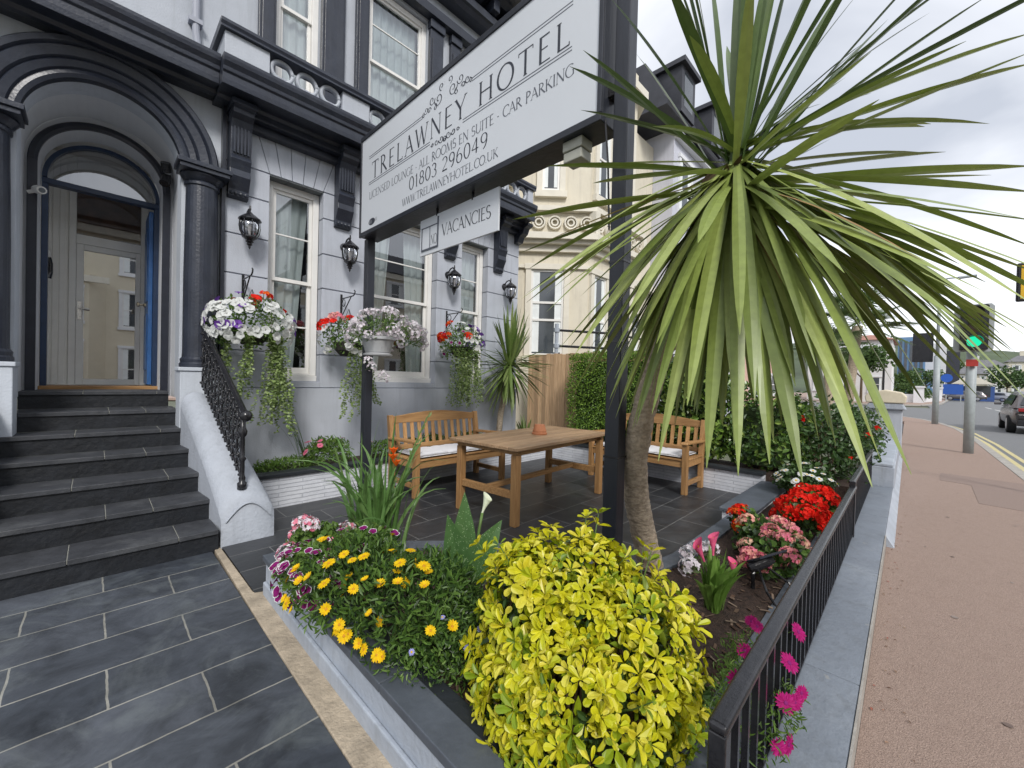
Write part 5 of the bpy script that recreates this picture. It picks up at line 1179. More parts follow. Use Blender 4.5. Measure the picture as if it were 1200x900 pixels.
m.tube(bez((1.38, 1.6, .15), (1.40, 1.62, .45), (1.46, 1.62, .68), 6), .008, 7); m.build('stalks', 'stem_green', t, smooth=True)
inst(calla(.028, .11, 'p_lemon'), 'flower', t, (1.458, 1.62, .675), (.45, 0, 1), 1, 0)
# ---- cordyline by the sign
M['old_base'] = leafmat('old_leaf_base', [(.05, .032, .02), (.09, .06, .035), (.14, .10, .06)], .8, .05, .2); M['calla_leaf'] = leafmat('calla_leaf', [(.10, .20, .03), (.15, .28, .05), (.20, .34, .07)], .38, .3)
t = thing('cordyline_tree', 'big cordyline with spiky sword leaves on a curved bare trunk beside the sign post', 'tree', (2.69, 1.23, .11))
TR = [(2.70,1.235,.05),(2.66,1.23,.16),(2.561,1.219,.318),(2.418,1.223,.657),(2.313,1.188,.921),(2.243,1.117,1.192),(2.197,1.021,1.489),(2.15,.925,1.67),(2.093,.839,1.833),(2.031,.757,1.979),(1.972,.673,2.166),(1.915,.59,2.32)]
TP = []
for i in range(len(TR)-1):
    for j in range(16): TP.append(V(TR[i]).lerp(V(TR[i+1]), j/16))
TP.append(V(TR[-1]))
rr = [(.086-.042*i/len(TP))*(1+rnd(-.02, .02)+.12*max(0, 1-i/16)+.02*sin(i*.9)) for i in range(len(TP))]
m = MB(); m.tube(TP, rr, 30)
m.v = [tuple(V(p)+V((noise.noise(V(p)*38), noise.noise(V(p)*38+V((9, 0, 0))), 0))*.008+V((noise.noise(V((p[0]*70, p[1]*70, p[2]*150))), noise.noise(V((p[0]*70+5, p[1]*70, p[2]*150))), 0))*.005) for p in m.v]
m.build('trunk', 'bark', t, smooth=True)
CR = V((1.92, .56, 2.34)); AX = V((-.12, -.16, 1)).normalized()
TIPS = [(-0.06,0.27,0.96),(0.04,0.15,0.99),(0.07,0.03,1),(0.21,-0.05,0.98),(0.23,-0.14,0.96),(0.33,-0.21,0.92),(0.43,-0.29,0.86),(0.54,-0.45,0.71),(0.62,-0.36,0.7),(0.43,0.02,0.9),(0.63,-0.35,0.7),(0.72,-0.29,0.63),(0.79,-0.18,0.58),(-0.26,0.48,0.84),(0.1,0.54,0.83),(-0.61,0.74,-0.22),(0.2,0.9,0.38),(-0.56,0.74,-0.36),(-0.43,0.68,-0.53),(-0.42,0.62,-0.81),(-0.03,0.83,-0.75),(0.37,0.91,-0.54),(-0.32,0.36,-1.1),(-0.3,0.29,-1.15),(-0.01,0.49,-1.04),(-0.61,0.03,-1.2),(0.08,0.26,-1.15),(-0.54,-0.1,-1.21),(0.34,0.27,-1.03),(-0.53,-0.19,-1.22),(0.46,0.02,-1.02),(-0.47,-0.26,-1.18),(0.85,0.11,-0.73),(-0.51,-0.35,-1.21),(-0.08,-0.33,-1.13),(-0.54,-0.5,-1.19),(-0.14,-0.5,-1.17),(-0.51,-0.57,-1.15),(-0.06,-0.52,-1.06),(0.33,-0.39,-1),(-0.14,-0.81,-0.99),(-0.37,-0.73,-0.93),(0.22,-0.82,-0.86),(0.33,-0.8,-0.71),(-0.47,-0.65,-0.78),(-0.62,-0.62,-0.69),(0.26,-0.85,-0.46),(0.44,-0.87,-0.22),(0.48,-0.87,-0.11),(0.74,-0.65,0.13),(0.75,-0.6,0.28),(0.4,-0.85,0.34),(0.43,-0.86,0.29),(0.44,-0.86,0.25),(0.76,-0.58,0.28),(0.22,-0.74,-0.97),(0.27,-0.68,-0.85),(0.86,-0.17,0.49),(0.42,-0.55,-0.88),(-0.09,-0.38,-1.14),(0.22,-0.16,-1.12),(-0.1,-0.01,-1.11),(-0.06,-0.63,-1),(-0.1,0.65,-0.91),(0.48,0.63,-0.79),(0.31,-0.72,-0.8)]
def swordleaf(mb, c, ax, tip, w, m=0, k=9):
    tip = V(tip); h = V((tip.x, tip.y, 0)); hl = h.length; h = h.normalized() if hl > .03 else V((1, 0, 0)); ln = tip.length
    z = tip.z/ln
    b = V(c)+ax*(rnd(-.10, .10) if z > -.2 else rnd(-.16, .02))+h*.03
    e = V(c)+tip
    if z > .45: c1 = b+(e-b)*.5+ax*ln*.04
    elif z > -.15: c1 = b+h*ln*.45+V((0, 0, .045*ln+.42*tip.z))
    else: c1 = b+(e-b)*.44+h*(.07*ln)+V((0, 0, (.045+.02*z)*ln))
    pts = bez(b, c1, e, k); ws = [w*x for x in (.62, .62, .72, .86, .96, 1.0, .97, .84, .56, .04)]
    side = V((0, 0, 1)).cross(h)+rdir()*.22
    mb.strap(pts, ws, side, -.10 if z > -.2 else .10, m)
m = MB(); d_ = MB()
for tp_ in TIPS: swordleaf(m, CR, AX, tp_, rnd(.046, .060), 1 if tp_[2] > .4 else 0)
for (az0, az1, el0, el1, n_) in ((165, 255, -75, -35, 26), (255, 315, -62, -22, 24), (120, 200, -70, -15, 16), (105, 215, -82, -52, 30), (275, 320, -50, -25, 12), (0, 360, 42, 84, 16), (270, 350, 5, 45, 12)):
    for _ in range(n_):
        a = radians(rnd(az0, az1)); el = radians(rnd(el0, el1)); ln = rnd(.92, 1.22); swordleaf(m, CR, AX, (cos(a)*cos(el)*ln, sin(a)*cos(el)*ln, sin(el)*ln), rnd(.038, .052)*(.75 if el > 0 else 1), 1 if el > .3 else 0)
for _ in range(40):
    a = rnd(0, 2*pi); z = rnd(-1.0, .9); q = sqrt(max(.02, 1-z*z)); ln = rnd(.75, 1.0)
    v = V((cos(a)*q, sin(a)*q, z))*ln
    if z < -.3: v = V((v.x*1.1, v.y*1.1, v.z*1.05))
    if (cos(a)*.716+sin(a)*.698) < -.2 and z > -.5: v *= .75
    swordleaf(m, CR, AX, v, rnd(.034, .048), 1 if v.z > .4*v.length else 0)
m.build('crown', ['cord_leaf', 'cord_backlit'], t)
lb = MB(); q_ = TP[120::4]; lb.tube(q_, [.066+.012*sin(i*2.1)+.02*i/len(q_) for i in range(len(q_))], 14)
for i in range(150):
    p = random.choice(q_); a = rnd(0, 6.28); h = V((cos(a), sin(a), 0)); lb.leaf(p+h*.055, h*.5+V((0, 0, rnd(-.9, .5))), h, rnd(.04, .11), rnd(.012, .03), .1, .1)
lb.build('leaf_bases', 'old_base', t)
for _ in range(16):
    a = rnd(0, 6.28); v = V((cos(a)*.3, sin(a)*.3, -rnd(.35, .75))); swordleaf(d_, CR-AX*.12, AX, v, .03)
for tp_ in (TIPS[45], TIPS[35], TIPS[29], TIPS[17]): swordleaf(d_, CR, AX, V(tp_)*.93, .02)
d_.build('dry_leaves', ['dry_leaf'], t)
# ---- smaller cordyline by the fence
t = thing('cordyline_tree', 'smaller bushy cordyline in front of the timber fence by the hotel corner', 'tree', (4.86, 4.95, .3))
m = MB(); m.tube([(4.80, 4.98, .25), (4.84, 4.97, .8), (4.95, 4.96, 1.3), (5.0, 4.95, 1.62)], [.055, .05, .05, .055], 12); m.build('trunk', 'bark', t, smooth=True)
m = MB()
for _ in range(190):
    a = rnd(0, 2*pi); z = rnd(-.98, 1.0); q = sqrt(max(.01, 1-z*z)); ln = rnd(.75, 1.05) if z < .5 else rnd(.9, 1.25)
    if z > .35: q *= .5
    swordleaf(m, V((5.0, 4.93, 1.66)), V((0, 0, 1)), V((cos(a)*q*ln, sin(a)*q*ln*.62-.05, z*ln*.95)), rnd(.036, .052))
m.build('crown', ['cord_leaf2'], t)
t = thing('young_yucca', 'tiny spiky green plant at the foot of the fence', 'plant', (5.45, 4.9, .3))
m = MB()
for _ in range(40):
    a = rnd(0, 6.28); swordleaf(m, V((5.45, 4.95, .32)), V((0, 0, 1)), (cos(a)*rnd(.05, .3), sin(a)*rnd(.05, .2), rnd(.15, .45)), .025)
m.build('leaves', ['cord_leaf2'], t)
# ---- right hand bed
def stalkplant(t, c, n, ln, w, mt, spread=.4):
    m = MB()
    for _ in range(n):
        a = rnd(0, 6.28); s = rnd(.05, spread); l = ln*rnd(.7, 1.15); h = V((cos(a), sin(a), 0)); b = V(c)+h*rnd(0, .05)
        k = 7; pts = bez(b, b+V((0, 0, l*.6))+h*l*s*.3, b+h*l*s+V((0, 0, l*(1-s*.4))), k); ww = w*rnd(.7, 1.2)
        m.strap(pts, [ww*.35, ww*.5, ww*.85, ww, ww*.95, ww*.75, ww*.4, .002], h.cross(V((0, 0, 1)))+rdir()*.5, .18)
    return m.build('leaves', [mt], t)
t = thing('pink_calla_lily', 'pink calla lily with upright green leaves in bark soil', 'flowers', (2.43, .75, .15))
stalkplant(t, (2.43, .75, .14), 34, .33, .055, 'calla_leaf', .5)
fc = calla(.027, .12, 'p_calla')
for p, n_ in (((2.46, .77, .43), (.25, .1, 1)), ((2.54, .69, .30), (.35, .1, 1)), ((2.41, .80, .40), (-.3, .3, 1))):
    inst(fc, 'flower', t, p, n_, rnd(.85, 1.1)); m = MB(); m.tube([(2.44, .75, .15), V(p)*.6+V((2.44, .75, .3))*.4, p], .007, 6); m.build('stalk', 'stem_green', t)
def gera(nm, label, ells, fm, nf, leaf=('mid_leaf', 'deep_leaf'), lsz=(.045, .040), nl=520, name='flower_head', zmin=0, cat='flowers', f=1.15, group=None, **kw):
    c, r = ells[0]; t = thing(nm, label, cat, (c[0], c[1], .15), group)
    m = MB(); bush(m, ells, nl, lsz[0], lsz[1], (0, 1), .55, 1.02); m.build('foliage', list(leaf), t)
    for e in ells: flowers(t, fm, e, max(1, nf//len(ells)), name, zmin, f, **kw)
    return t
gera('salmon_geranium', 'bush of salmon pink and cream geranium heads next to the red geraniums', [((3.22, .60, .25), (.24, .17, .14)), ((3.45, .72, .25), (.24, .20, .14))], [f_sal, f_sal, f_crm], 18, nl=800)
gera('red_geranium', 'mass of bright scarlet geranium heads by the black railing', [((4.22, .62, .27), (.27, .17, .17)), ((4.6, .60, .30), (.30, .18, .16))], f_red, 36, nl=1000, f=1.06)
gera('orange_geranium', 'small orange red geranium beside the white brick planter block', [((3.78, .92, .24), (.16, .13, .12))], f_org, 7, nl=260)
gera('white_alyssum', 'little white flowers between pink calla and salmon geraniums', [((2.86, .92, .20), (.13, .13, .09))], f_blush, 5, nl=200, lsz=(.02, .012))
gera('white_daisies', 'low clump of white daisies with yellow eyes behind the red geraniums', [((5.45, .80, .36), (.36, .26, .17))], f_wd, 30, nl=900, name='flower', smin=1.1, smax=1.6, leaf=('deep_leaf', 'rose_leaf'))
MG = [((1.93, .45, .20), (.22, .12, .14)), ((1.60, .42, .20), (.26, .12, .16)), ((1.72, .31, .20), (.22, .07, .10))]
t = thing('magenta_daisies', 'magenta daisies with ferny leaves poking through the black railing', 'flowers', (1.8, .45, .14))
m = MB(); bush(m, MG, 1300, .03, .006, (0, 1), .4, 1.05, -.3); m.build('foliage', ['mid_leaf', 'fresh_leaf'], t)
for p, n_ in (((2.05, .47, .40), (-.5, -.4, .7)), ((1.98, .44, .36), (-.6, -.3, .7)), ((1.90, .46, .30), (-.6, -.2, .6)), ((1.35, .36, .46), (-.6, -.2, .7)), ((1.80, .29, .36), (-.5, -.8, .5)), ((1.76, .27, .30), (-.5, -.8, .6)), ((1.72, .28, .26), (-.5, -.8, .5)), ((1.62, .28, .24), (-.4, -.9, .4)), ((1.70, .26, .20), (-.4, -.9, .2)), ((1.48, .27, .14), (-.3, -.9, .3)), ((1.79, .25, .33), (-.3, -.9, .5)), ((2.0, .30, .42), (-.5, -.6, .8))):
    inst(f_mag, 'flower', t, V(p)+V((rnd(-.05, .05), rnd(-.01, .01), rnd(-.03, .03))), V(n_)+rdir()*.4, rnd(.7, 1.1))
# ---- rose bush over the boundary wall
t = thing('rose_bush', 'dark leafy rose bush with a few red blooms overhanging the pale wall', 'bush', (6.6, .9, .3))
RB = [((6.5, 1.3, .75), (.55, .5, .55)), ((6.9, .8, .70), (.7, .45, .5)), ((7.8, .7, .62), (.8, .42, .45)), ((9.2, .7, .60), (.9, .4, .45)), ((6.3, .75, .45), (.4, .35, .3))]
m = MB(); bush(m, RB, 4300, .062, .038, (0, 0, 1), .6, 1.22, -.7, .6, .0); bush(m, [(c, tuple(x*.7 for x in r)) for c, r in RB], 1500, .07, .045, (1,), .6, 1); m.build('foliage', ['rose_leaf', 'deep_leaf'], t)
m = MB()
for c, r in RB: twigs(m, c, r, 12, rad=.006)
m.build('branches', 'stem_brown', t)
fr_ = head(.035, 14, .02, ('p_red',), -.6, .9)
for p in ((6.2, .95, 1.0), (6.9, .35, .8), (7.6, .3, .85), (6.4, .5, .55)): inst(fr_, 'flower', t, p, (-.6, -.5, .5), 1)
# ---- hedges
def hedge(nm, label, lo, hi, n, ln, w, mats, cat='hedge', rag=.05):
    t = thing(nm, label, cat, ((lo[0]+hi[0])/2, (lo[1]+hi[1])/2, lo[2])); m = MB(); A = [hi[i]-lo[i] for i in range(3)]
    fw = [('x', A[1]*A[2]*1.4), ('y', A[0]*A[2]), ('z', A[0]*A[1])]
    for _ in range(n):
        f = random.choices([0, 1, 2], [q for _, q in fw])[0]; p = [rnd(lo[i], hi[i]) for i in range(3)]; nr = [0, 0, 0]
        if f < 2:
            s = -1 if random.random() < .8 else 1; p[f] = (lo[f] if s < 0 else hi[f]); nr[f] = s
        else: p[2] = hi[2]; nr[2] = 1
        q = V(p); nv = V(nr); b = .5*sin(q.y*7+q.z*5)+.5*sin(q.x*6+q.z*9+1)
        q -= nv*(rnd(-.03, .09)+rag*b)
        for i in range(2):
            for e, sg in ((lo, 1), (hi, -1)):
                pass
        m.leaf(q, nv*.6+rdir()*.9, nv+rdir()*.4, ln*rnd(.7, 1.2), w*rnd(.8, 1.2), .2, .2, random.randrange(len(mats)))
    m.build('foliage', list(mats), t)
    m = MB()
    for _ in range(26):
        b = V((rnd(lo[0]+.15, hi[0]-.1), rnd(lo[1]+.15, hi[1]-.15), lo[2]-.05)); m.tube([b, b+V((rnd(-.1, .1), rnd(-.2, .2), A[2]*.5)), b+V((rnd(-.1, .1), rnd(-.25, .25), A[2]*.92))], [.014, .01, .005], 5)
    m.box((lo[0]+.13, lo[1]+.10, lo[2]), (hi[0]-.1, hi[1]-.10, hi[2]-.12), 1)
    m.build('branches', ['stem_brown', 'deep_core'], t)
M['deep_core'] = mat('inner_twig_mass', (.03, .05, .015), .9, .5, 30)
hedge('box_hedge', 'clipped bright green box hedge beside the timber fence', (5.93, 2.78, .42), (6.42, 4.38, 1.86), 13000, .035, .020, ('box_leaf', 'box_leaf', 'mid_leaf'))
hedge('laurel_hedge', 'glossy laurel hedge behind the bench at the side planter', (5.96, 1.80, .40), (6.5, 2.8, 1.76), 2300, .095, .048, ('laurel_leaf', 'laurel_leaf', 'deep_leaf'), rag=.09)
hedge('laurel_hedge', 'lower dark laurel hedge sloping towards the rose bush', (5.98, 1.0, .35), (6.6, 1.72, 1.22), 1100, .085, .042, ('laurel_leaf', 'mid_leaf', 'rose_leaf'), rag=.18)
# ---- planting under the windows
t = gera('pink_osteospermum', 'rounded green bush with pink daisies in the planter below the windows', [((1.98, 4.98, .46), (.26, .2, .19))], f_pnk, 9, nl=1100, lsz=(.05, .014), leaf=('mid_leaf', 'fresh_leaf'), name='flower', zmin=.1, smin=1.0, smax=1.5)
t = gera('low_bedding', 'low ferny green bedding plants beside the stair wall', [((1.42, 4.95, .36), (.26, .2, .08)), ((1.6, 5.0, .36), (.2, .2, .08))], f_blush, 0, nl=700, lsz=(.05, .014), leaf=('mid_leaf', 'fresh_leaf'), cat='plants') if False else None
t = thing('low_bedding', 'low ferny green bedding plants beside the stair wall', 'plants', (1.5, 5, .3)); m = MB(); bush(m, [((1.42, 4.97, .36), (.26, .2, .08)), ((1.62, 5.0, .36), (.2, .2, .08))], 900, .05, .012, (0, 1), .4, 1.1); m.build('foliage', ['mid_leaf', 'fresh_leaf'], t)
t = thing('montbretia', 'fan of thin arching sword leaves growing beside the stair wall', 'plant', (1.70, 5.0, .3))
m = MB()
for i in range(20):
    a = rnd(2.2, 3.9); h = V((cos(a), sin(a)*.3, 0)); ln = rnd(.5, 1.0); b = V((1.72+rnd(-.04, .04), 5.0+rnd(-.04, .04), .3)); w = rnd(.012, .02)
    m.strap(bez(b, b+V((0, 0, ln*.55))+h*.1*ln, b+h*ln*rnd(.3, .5)+V((0, 0, ln*.9)), 6), [w*.6, w, w, w*.9, w*.7, w*.4, .002], (0, 1, .2), .1)
m.build('leaves', ['iris_leaf'], t)
t = gera('mixed_bedding', 'mixed pink, white and orange bedding behind the bench', [((2.72, 4.95, .42), (.28, .18, .13)), ((3.4, 4.95, .42), (.4, .18, .16)), ((4.1, 4.95, .42), (.35, .18, .14))], [f_pnk, f_pg, f_wd], 18, nl=1600, lsz=(.045, .02), leaf=('mid_leaf', 'fresh_leaf'), name='flower', zmin=.1)
# ---- hanging baskets on the wall
def hook(x, z, label):
    t = thing('basket_bracket', label, 'bracket', (x, YF, z), 'iron basket brackets on the hotel wall')
    m = MB(); m.box((x-.012, YF-.012, z-.30), (x+.012, YF-.001, z+.06)); m.tube([(x, YF-.01, z), (x, YF-.36, z), (x, YF-.40, z+.02), (x, YF-.41, z+.05), (x, YF-.385, z+.065)], .008, 7)
    m.tube([(x, YF-.01, z-.25), (x, YF-.16, z-.12), (x, YF-.30, z-.005)], .007, 6)
    pts = [(x, YF-.08+.045*cos(a), z-.06+.045*sin(a)) for a in [i*.5 for i in range(13)]]; m.tube(pts, .005, 5); m.build('arm', 'black_metal', t); return t
def trail(mb, p, ln, m, dense=26):
    n = max(5, int(ln*dense*1.5)); q = V(p); sway = rdir()*.02
    for i in range(n):
        q = q+V((sway.x*.3+rnd(-.006, .006), sway.y*.3+rnd(-.006, .006), -ln/n))
        for s in (-1, 1):
            a = rnd(0, 6.28); mb.leaf(q, (cos(a), sin(a), rnd(-.6, .3)), rdir(.2), rnd(.026, .042), rnd(.022, .034), .15, .2, m)
    return q
def basket(x, z, r, label, spec, trails, fol=900):
    y = YF-.40; t = thing('hanging_basket', label, 'hanging basket', (x, y, z-r), 'flower baskets hanging on the hotel wall')
    m = MB(); m.lathe([(.0, -.17), (.09, -.165), (.15, -.10), (.175, .0), (.165, .0), (.14, -.09), (.0, -.15)], 20, (x, y, z)); m.build('basket', mat('dark_basket_'+str(int(x*100)), (.03, .028, .022), .8, .3, 30), t)
    m = MB(); m.tube([(x-.16, y, z), (x, y, z+.42)], .003, 4); m.tube([(x+.16, y, z), (x, y, z+.42)], .003, 4); m.tube([(x, y-.16, z), (x, y, z+.42)], .003, 4); m.build('chain', 'black_metal', t)
    e = ((x, y, z+.04), (r, r*.85, r*.85)); m = MB(); bush(m, [e], fol, .04, .022, (0, 1), .5, 1.03, -.75); m.build('foliage', ['mid_leaf', 'fresh_leaf'], t)
    m = MB()
    for dx, dy, ln, k, wd in trails:
        for _ in range(k): trail(m, (x+dx+rnd(-wd, wd), y+dy+rnd(-.05, .05), z-.04), ln*rnd(.65, 1.05), 0)
    m.build('trailing_foliage', ['grey_leaf'], t)
    for mesh, n, keep, zmin in spec: flowers(t, mesh, e, n, 'flower', zmin, 1.12, 1.0, 1.4, .1, (lambda p, kf=keep: kf(p.x-x, p.y-y, p.z-z)) if keep else None)
    return t
hook(1.16, 2.44, 'scrolled iron bracket beside the porch column holding the white petunia basket'); hook(2.27, 2.40, 'scrolled iron bracket between narrow and wide windows'); hook(3.98, 2.42, 'scrolled iron bracket below the VACANCIES board')
basket(1.16, 1.86, .37, 'overflowing basket of white petunias with long green trails beside the porch column',
       [(f_wp, 105, lambda a, b, c: b < .12 and c < .26, -.55), (f_rp, 6, lambda a, b, c: c > .22, .3), (f_vp, 14, lambda a, b, c: a < -.12 or a > .22, -.3), (f_org, 2, lambda a, b, c: c > .2, .3)],
       [(.20, -.12, 1.05, 26, .055), (-.05, -.18, .66, 9, .03), (-.24, -.1, .42, 6, .04)])
basket(2.20, 1.80, .31, 'mixed red and white basket between the narrow and wide windows',
       [(f_wp, 40, lambda a, b, c: c < .18, -.6), (f_red, 3, lambda a, b, c: c > .12 and a < .1, .2), (f_rp, 4, None, 0), (f_sal, 2, lambda a, b, c: a < 0, -.2)],
       [(.0, -.15, .85, 9, .04), (.16, -.1, .9, 11, .05)], 620)
basket(3.98, 1.88, .36, 'orange, white and violet basket with dense trails below the VACANCIES board',
       [(f_org, 7, lambda a, b, c: a < .05 and c > .0, .0), (f_wp, 26, lambda a, b, c: abs(a) < .25, -.3), (f_vp, 24, lambda a, b, c: a > .12 and c > 0, -.1), (f_pet, 6, lambda a, b, c: a < -.15, -.5)],
       [(-.08, -.12, .85, 26, .15), (.14, -.12, .8, 18, .11)], 800)
t = thing('flower_pot', 'grey pot of blush white flowers fixed to the thin sign post', 'flower pot', (2.20, 4.28, 1.55))
pc = (2.16, 4.16, 1.62); m = MB(); m.lathe([(.0, .0), (.15, .0), (.155, .015), (.12, .03), (.13, .035), (.17, .17), (.185, .17), (.185, .20), (.165, .20), (.15, .16), (.0, .15)], 24, pc); m.build('pot', mat('grey_plastic_pot', (.42, .43, .44), .5, .08, 5), t)
m = MB(); m.box((2.14, 4.30, 1.64), (2.19, 4.374, 1.72)); m.build('clamp', 'black_metal', t)
FE = [((2.24, 4.12, 1.93), (.34, .26, .17)), ((1.98, 4.14, 1.82), (.14, .14, .12)), ((2.5, 4.14, 1.82), (.22, .2, .18))]
m = MB(); bush(m, FE, 700, .035, .012, (0, 1), .3, 1.0); m.build('foliage', ['mid_leaf', 'fresh_leaf'], t)
for e, n in zip(FE, (34, 8, 18)): flowers(t, f_blush, e, n, 'flower_head', -.5, 1.06, .75, 1.15, .1)
for p in ((2.02, 4.1, 1.55), (2.06, 4.1, 1.49), (2.16, 4.05, 1.42), (2.2, 4.06, 1.38)): inst(f_blush, 'flower_head', t, p, (0, -1, .2), .9)
# ------------------------------------------------------------------ neighbouring buildings
M['cream_wall'] = mat('cream_stucco', (.68, .63, .51), .7, .05, 2, .12, 50, stain=(.58, .53, .42), stscale=.9, streak=(.45, .41, .34))
M['cream_trim'] = mat('cream_trim_paint', (.72, .68, .58), .6, .06, 5, .1, 40)
M['lilac_wall'] = mat('lilac_grey_stucco', (.55, .56, .63), .7, .05, 1.5, .1, 40, stain=(.48, .49, .56), stscale=.7, streak=(.40, .41, .46))
M['roof_dark'] = mat('slate_roof_dark', (.035, .037, .047), .55, .25, 3, .3, 30)
def wwin(t, A, u, n, x0, x1, z0, z1, arch=False, surr='cream_trim', fw=.13, glass='far_glass', bars=(.5,), name='window'):
    """window on a vertical wall: origin A, run u, outward normal n"""
    A = V(A); u = V(u); n = V(n)
    def P(x, d, z): q = A+u*x+n*d; return (q.x, q.y, z)
    def bx(mb, xa, xb, da, db, za, zb):
        vs = [P(x, d, z) for z in (za, zb) for x, d in ((xa, da), (xb, da), (xb, db), (xa, db))]
        mb.add(vs, [(0, 3, 2, 1), (4, 5, 6, 7), (0, 1, 5, 4), (1, 2, 6, 5), (2, 3, 7, 6), (3, 0, 4, 7)])
    m = MB(); bx(m, x0-fw, x0, .002, .07, z0-fw, z1); bx(m, x1, x1+fw, .002, .07, z0-fw, z1)
    bx(m, x0-fw*1.3, x1+fw*1.3, .002, .11, z0-fw*1.1, z0-.001)
    if not arch: bx(m, x0-fw*1.2, x1+fw*1.2, .002, .09, z1+.001, z1+fw)
    else:
        r = (x1-x0)/2; c = (x0+x1)/2; o = A+u*c
        m.sweep([(r, .0), (r, .07), (r+fw, .07), (r+fw, .0)], [((o.x, o.y, z1), tuple(u*cos(pi*i/16)+V((0, 0, 1))*sin(pi*i/16)), tuple(n)) for i in range(17)])
    w = m.build(name, surr, t)
    g = MB()
    if arch:
        r = (x1-x0)/2; c = (x0+x1)/2
        g.add([P(x0, .012, z0), P(x1, .012, z0)]+[P(c+r*cos(pi*i/14), .012, z1+r*sin(pi*i/14)) for i in range(15)], [tuple(range(17))])
    else: g.add([P(x0, .012, z0), P(x1, .012, z0), P(x1, .012, z1), P(x0, .012, z1)], [(0, 1, 2, 3)])
    g.build('pane', glass, w)
    s = MB(); e = .05
    bx(s, x0, x0+e, .013, .035, z0, z1); bx(s, x1-e, x1, .013, .035, z0, z1); bx(s, x0+e, x1-e, .013, .035, z0, z0+e*1.3)
    for b in bars: bx(s, x0+e, x1-e, .013, .04, z0+(z1-z0)*b-.025, z0+(z1-z0)*b+.025)
    if not arch: bx(s, x0+e, x1-e, .013, .035, z1-e, z1)
    s.build('sash', 'white_frame', w)
    c_ = MB(); bx(c_, x0+e, x0+e+(x1-x0)*.2, .0125, .0165, z0+.1, z1-.06); bx(c_, x1-e-(x1-x0)*.2, x1-e, .0125, .0165, z0+.1, z1-.06); c_.build('curtain', 'curtain', w)
    return w
NB = thing('neighbour_building', 'cream stucco Victorian house with canted bay and pierced balcony beyond the fence', 'building', (8.8, 6.4, 0))
P_ = [(6.75, 6.63), (7.98, 5.40), (10.1, 5.40), (11.33, 6.63)]
m = MB(); m.prism(P_+[(11.33, 9.0), (6.75, 9.0)], 'z', -.1, 9.6); m.box((5.70, 6.62, -.1), (6.749, 9.0, 9.6)); m.box((11.331, 6.62, -.1), (13.6, 9.0, 9.6)); m.build('wall', 'cream_wall', NB)
def offpoly(pts, d):
    out = []
    for i in range(len(pts)):
        a = V(pts[max(i-1, 0)]); b = V(pts[i]); c = V(pts[min(i+1, len(pts)-1)])
        n1 = (b-a); n2 = (c-b); n1 = n1 if n1.length > 0 else n2; n2 = n2 if n2.length > 0 else n1
        k1 = V((n1.y, -n1.x)).normalized(); k2 = V((n2.y, -n2.x)).normalized(); k = (k1+k2).normalized(); out.append(b+k*(d/max(.4, k.dot(k1))))
    return out
def band(mb, pts, d0, d1, z0, z1):
    a = offpoly(pts, d0); b = offpoly(pts, d1); n = len(pts)
    for i in range(n-1):
        q = [a[i], a[i+1], b[i+1], b[i]]
        mb.add([(p.x, p.y, z) for z in (z0, z1) for p in q], [(0, 3, 2, 1), (4, 5, 6, 7), (0, 1, 5, 4), (1, 2, 6, 5), (2, 3, 7, 6), (3, 0, 4, 7)])
ring_path = [(5.7, 6.62)]+P_+[(13.6, 6.62)]
m = MB(); pts = P_
band(m, pts, .002, .10, 4.35, 4.5); band(m, pts, .002, .22, 4.501, 4.58); band(m, pts, .002, .32, 4.581, 4.72); band(m, pts, .12, .28, 5.22, 5.33); band(m, pts, .002, .06, 3.98, 4.06)
band(m, pts, .002, .25, 8.9, 9.1); m.build('cornice', 'cream_trim', NB)
m = MB(); band(m, [(11.34, 6.62), (13.6, 6.62)], .002, .25, 4.5, 4.7); m.build('cornice', 'cream_trim', NB)
m = MB(); o = offpoly(pts, .20)
for i in range(3):
    a, b = o[i], o[i+1]; d = (b-a); L_ = d.length; d = d/L_; k = max(2, int(L_/.36)); u3 = (d.x, d.y, 0); n3 = (d.y, -d.x, 0)
    for j in range(k):
        c = a+d*(L_*(j+.5)/k)
        for rr_ in (.15, .085): m.sweep([(rr_-.03, -.035), (rr_, -.04), (rr_+.012, 0), (rr_, .04), (rr_-.03, .035)], [((c.x, c.y, 4.97), (d.x*cos(2*pi*q/18), d.y*cos(2*pi*q/18), sin(2*pi*q/18)), n3) for q in range(19)])
for p in o: m.box((p.x-.09, p.y-.09, 4.721), (p.x+.09, p.y+.09, 5.219))
m.build('balcony_rings', 'cream_trim', NB)
m = MB(); o2 = offpoly(pts, .16); 
band(m, pts, .13, .15, 4.73, 5.21); m.build('balcony_backing', 'cream_wall', NB)
s2 = sqrt(.5); uA = (s2, -s2, 0); nA = (-s2, -s2, 0)
wwin(NB, (6.75, 6.63, 0), uA, nA, .42, 1.18, 1.95, 3.95, bars=(.42, .62)); wwin(NB, (6.75, 6.63, 0), uA, nA, .62, 1.02, 5.75, 7.75, arch=True)
wwin(NB, (7.98, 5.40, 0), (1, 0, 0), (0, -1, 0), .18, .72, 1.95, 3.9, bars=(.45,)); wwin(NB, (7.98, 5.40, 0), (1, 0, 0), (0, -1, 0), 1.3, 1.9, 1.95, 3.9, bars=(.45,))
wwin(NB, (7.98, 5.40, 0), (1, 0, 0), (0, -1, 0), .25, .8, 5.75, 7.6, arch=True); wwin(NB, (7.98, 5.40, 0), (1, 0, 0), (0, -1, 0), 1.3, 1.85, 5.75, 7.6, arch=True)
wwin(NB, (11.33, 6.62, 0), (1, 0, 0), (0, -1, 0), .55, 1.5, 1.6, 3.3, arch=True, name='arched_doorway')
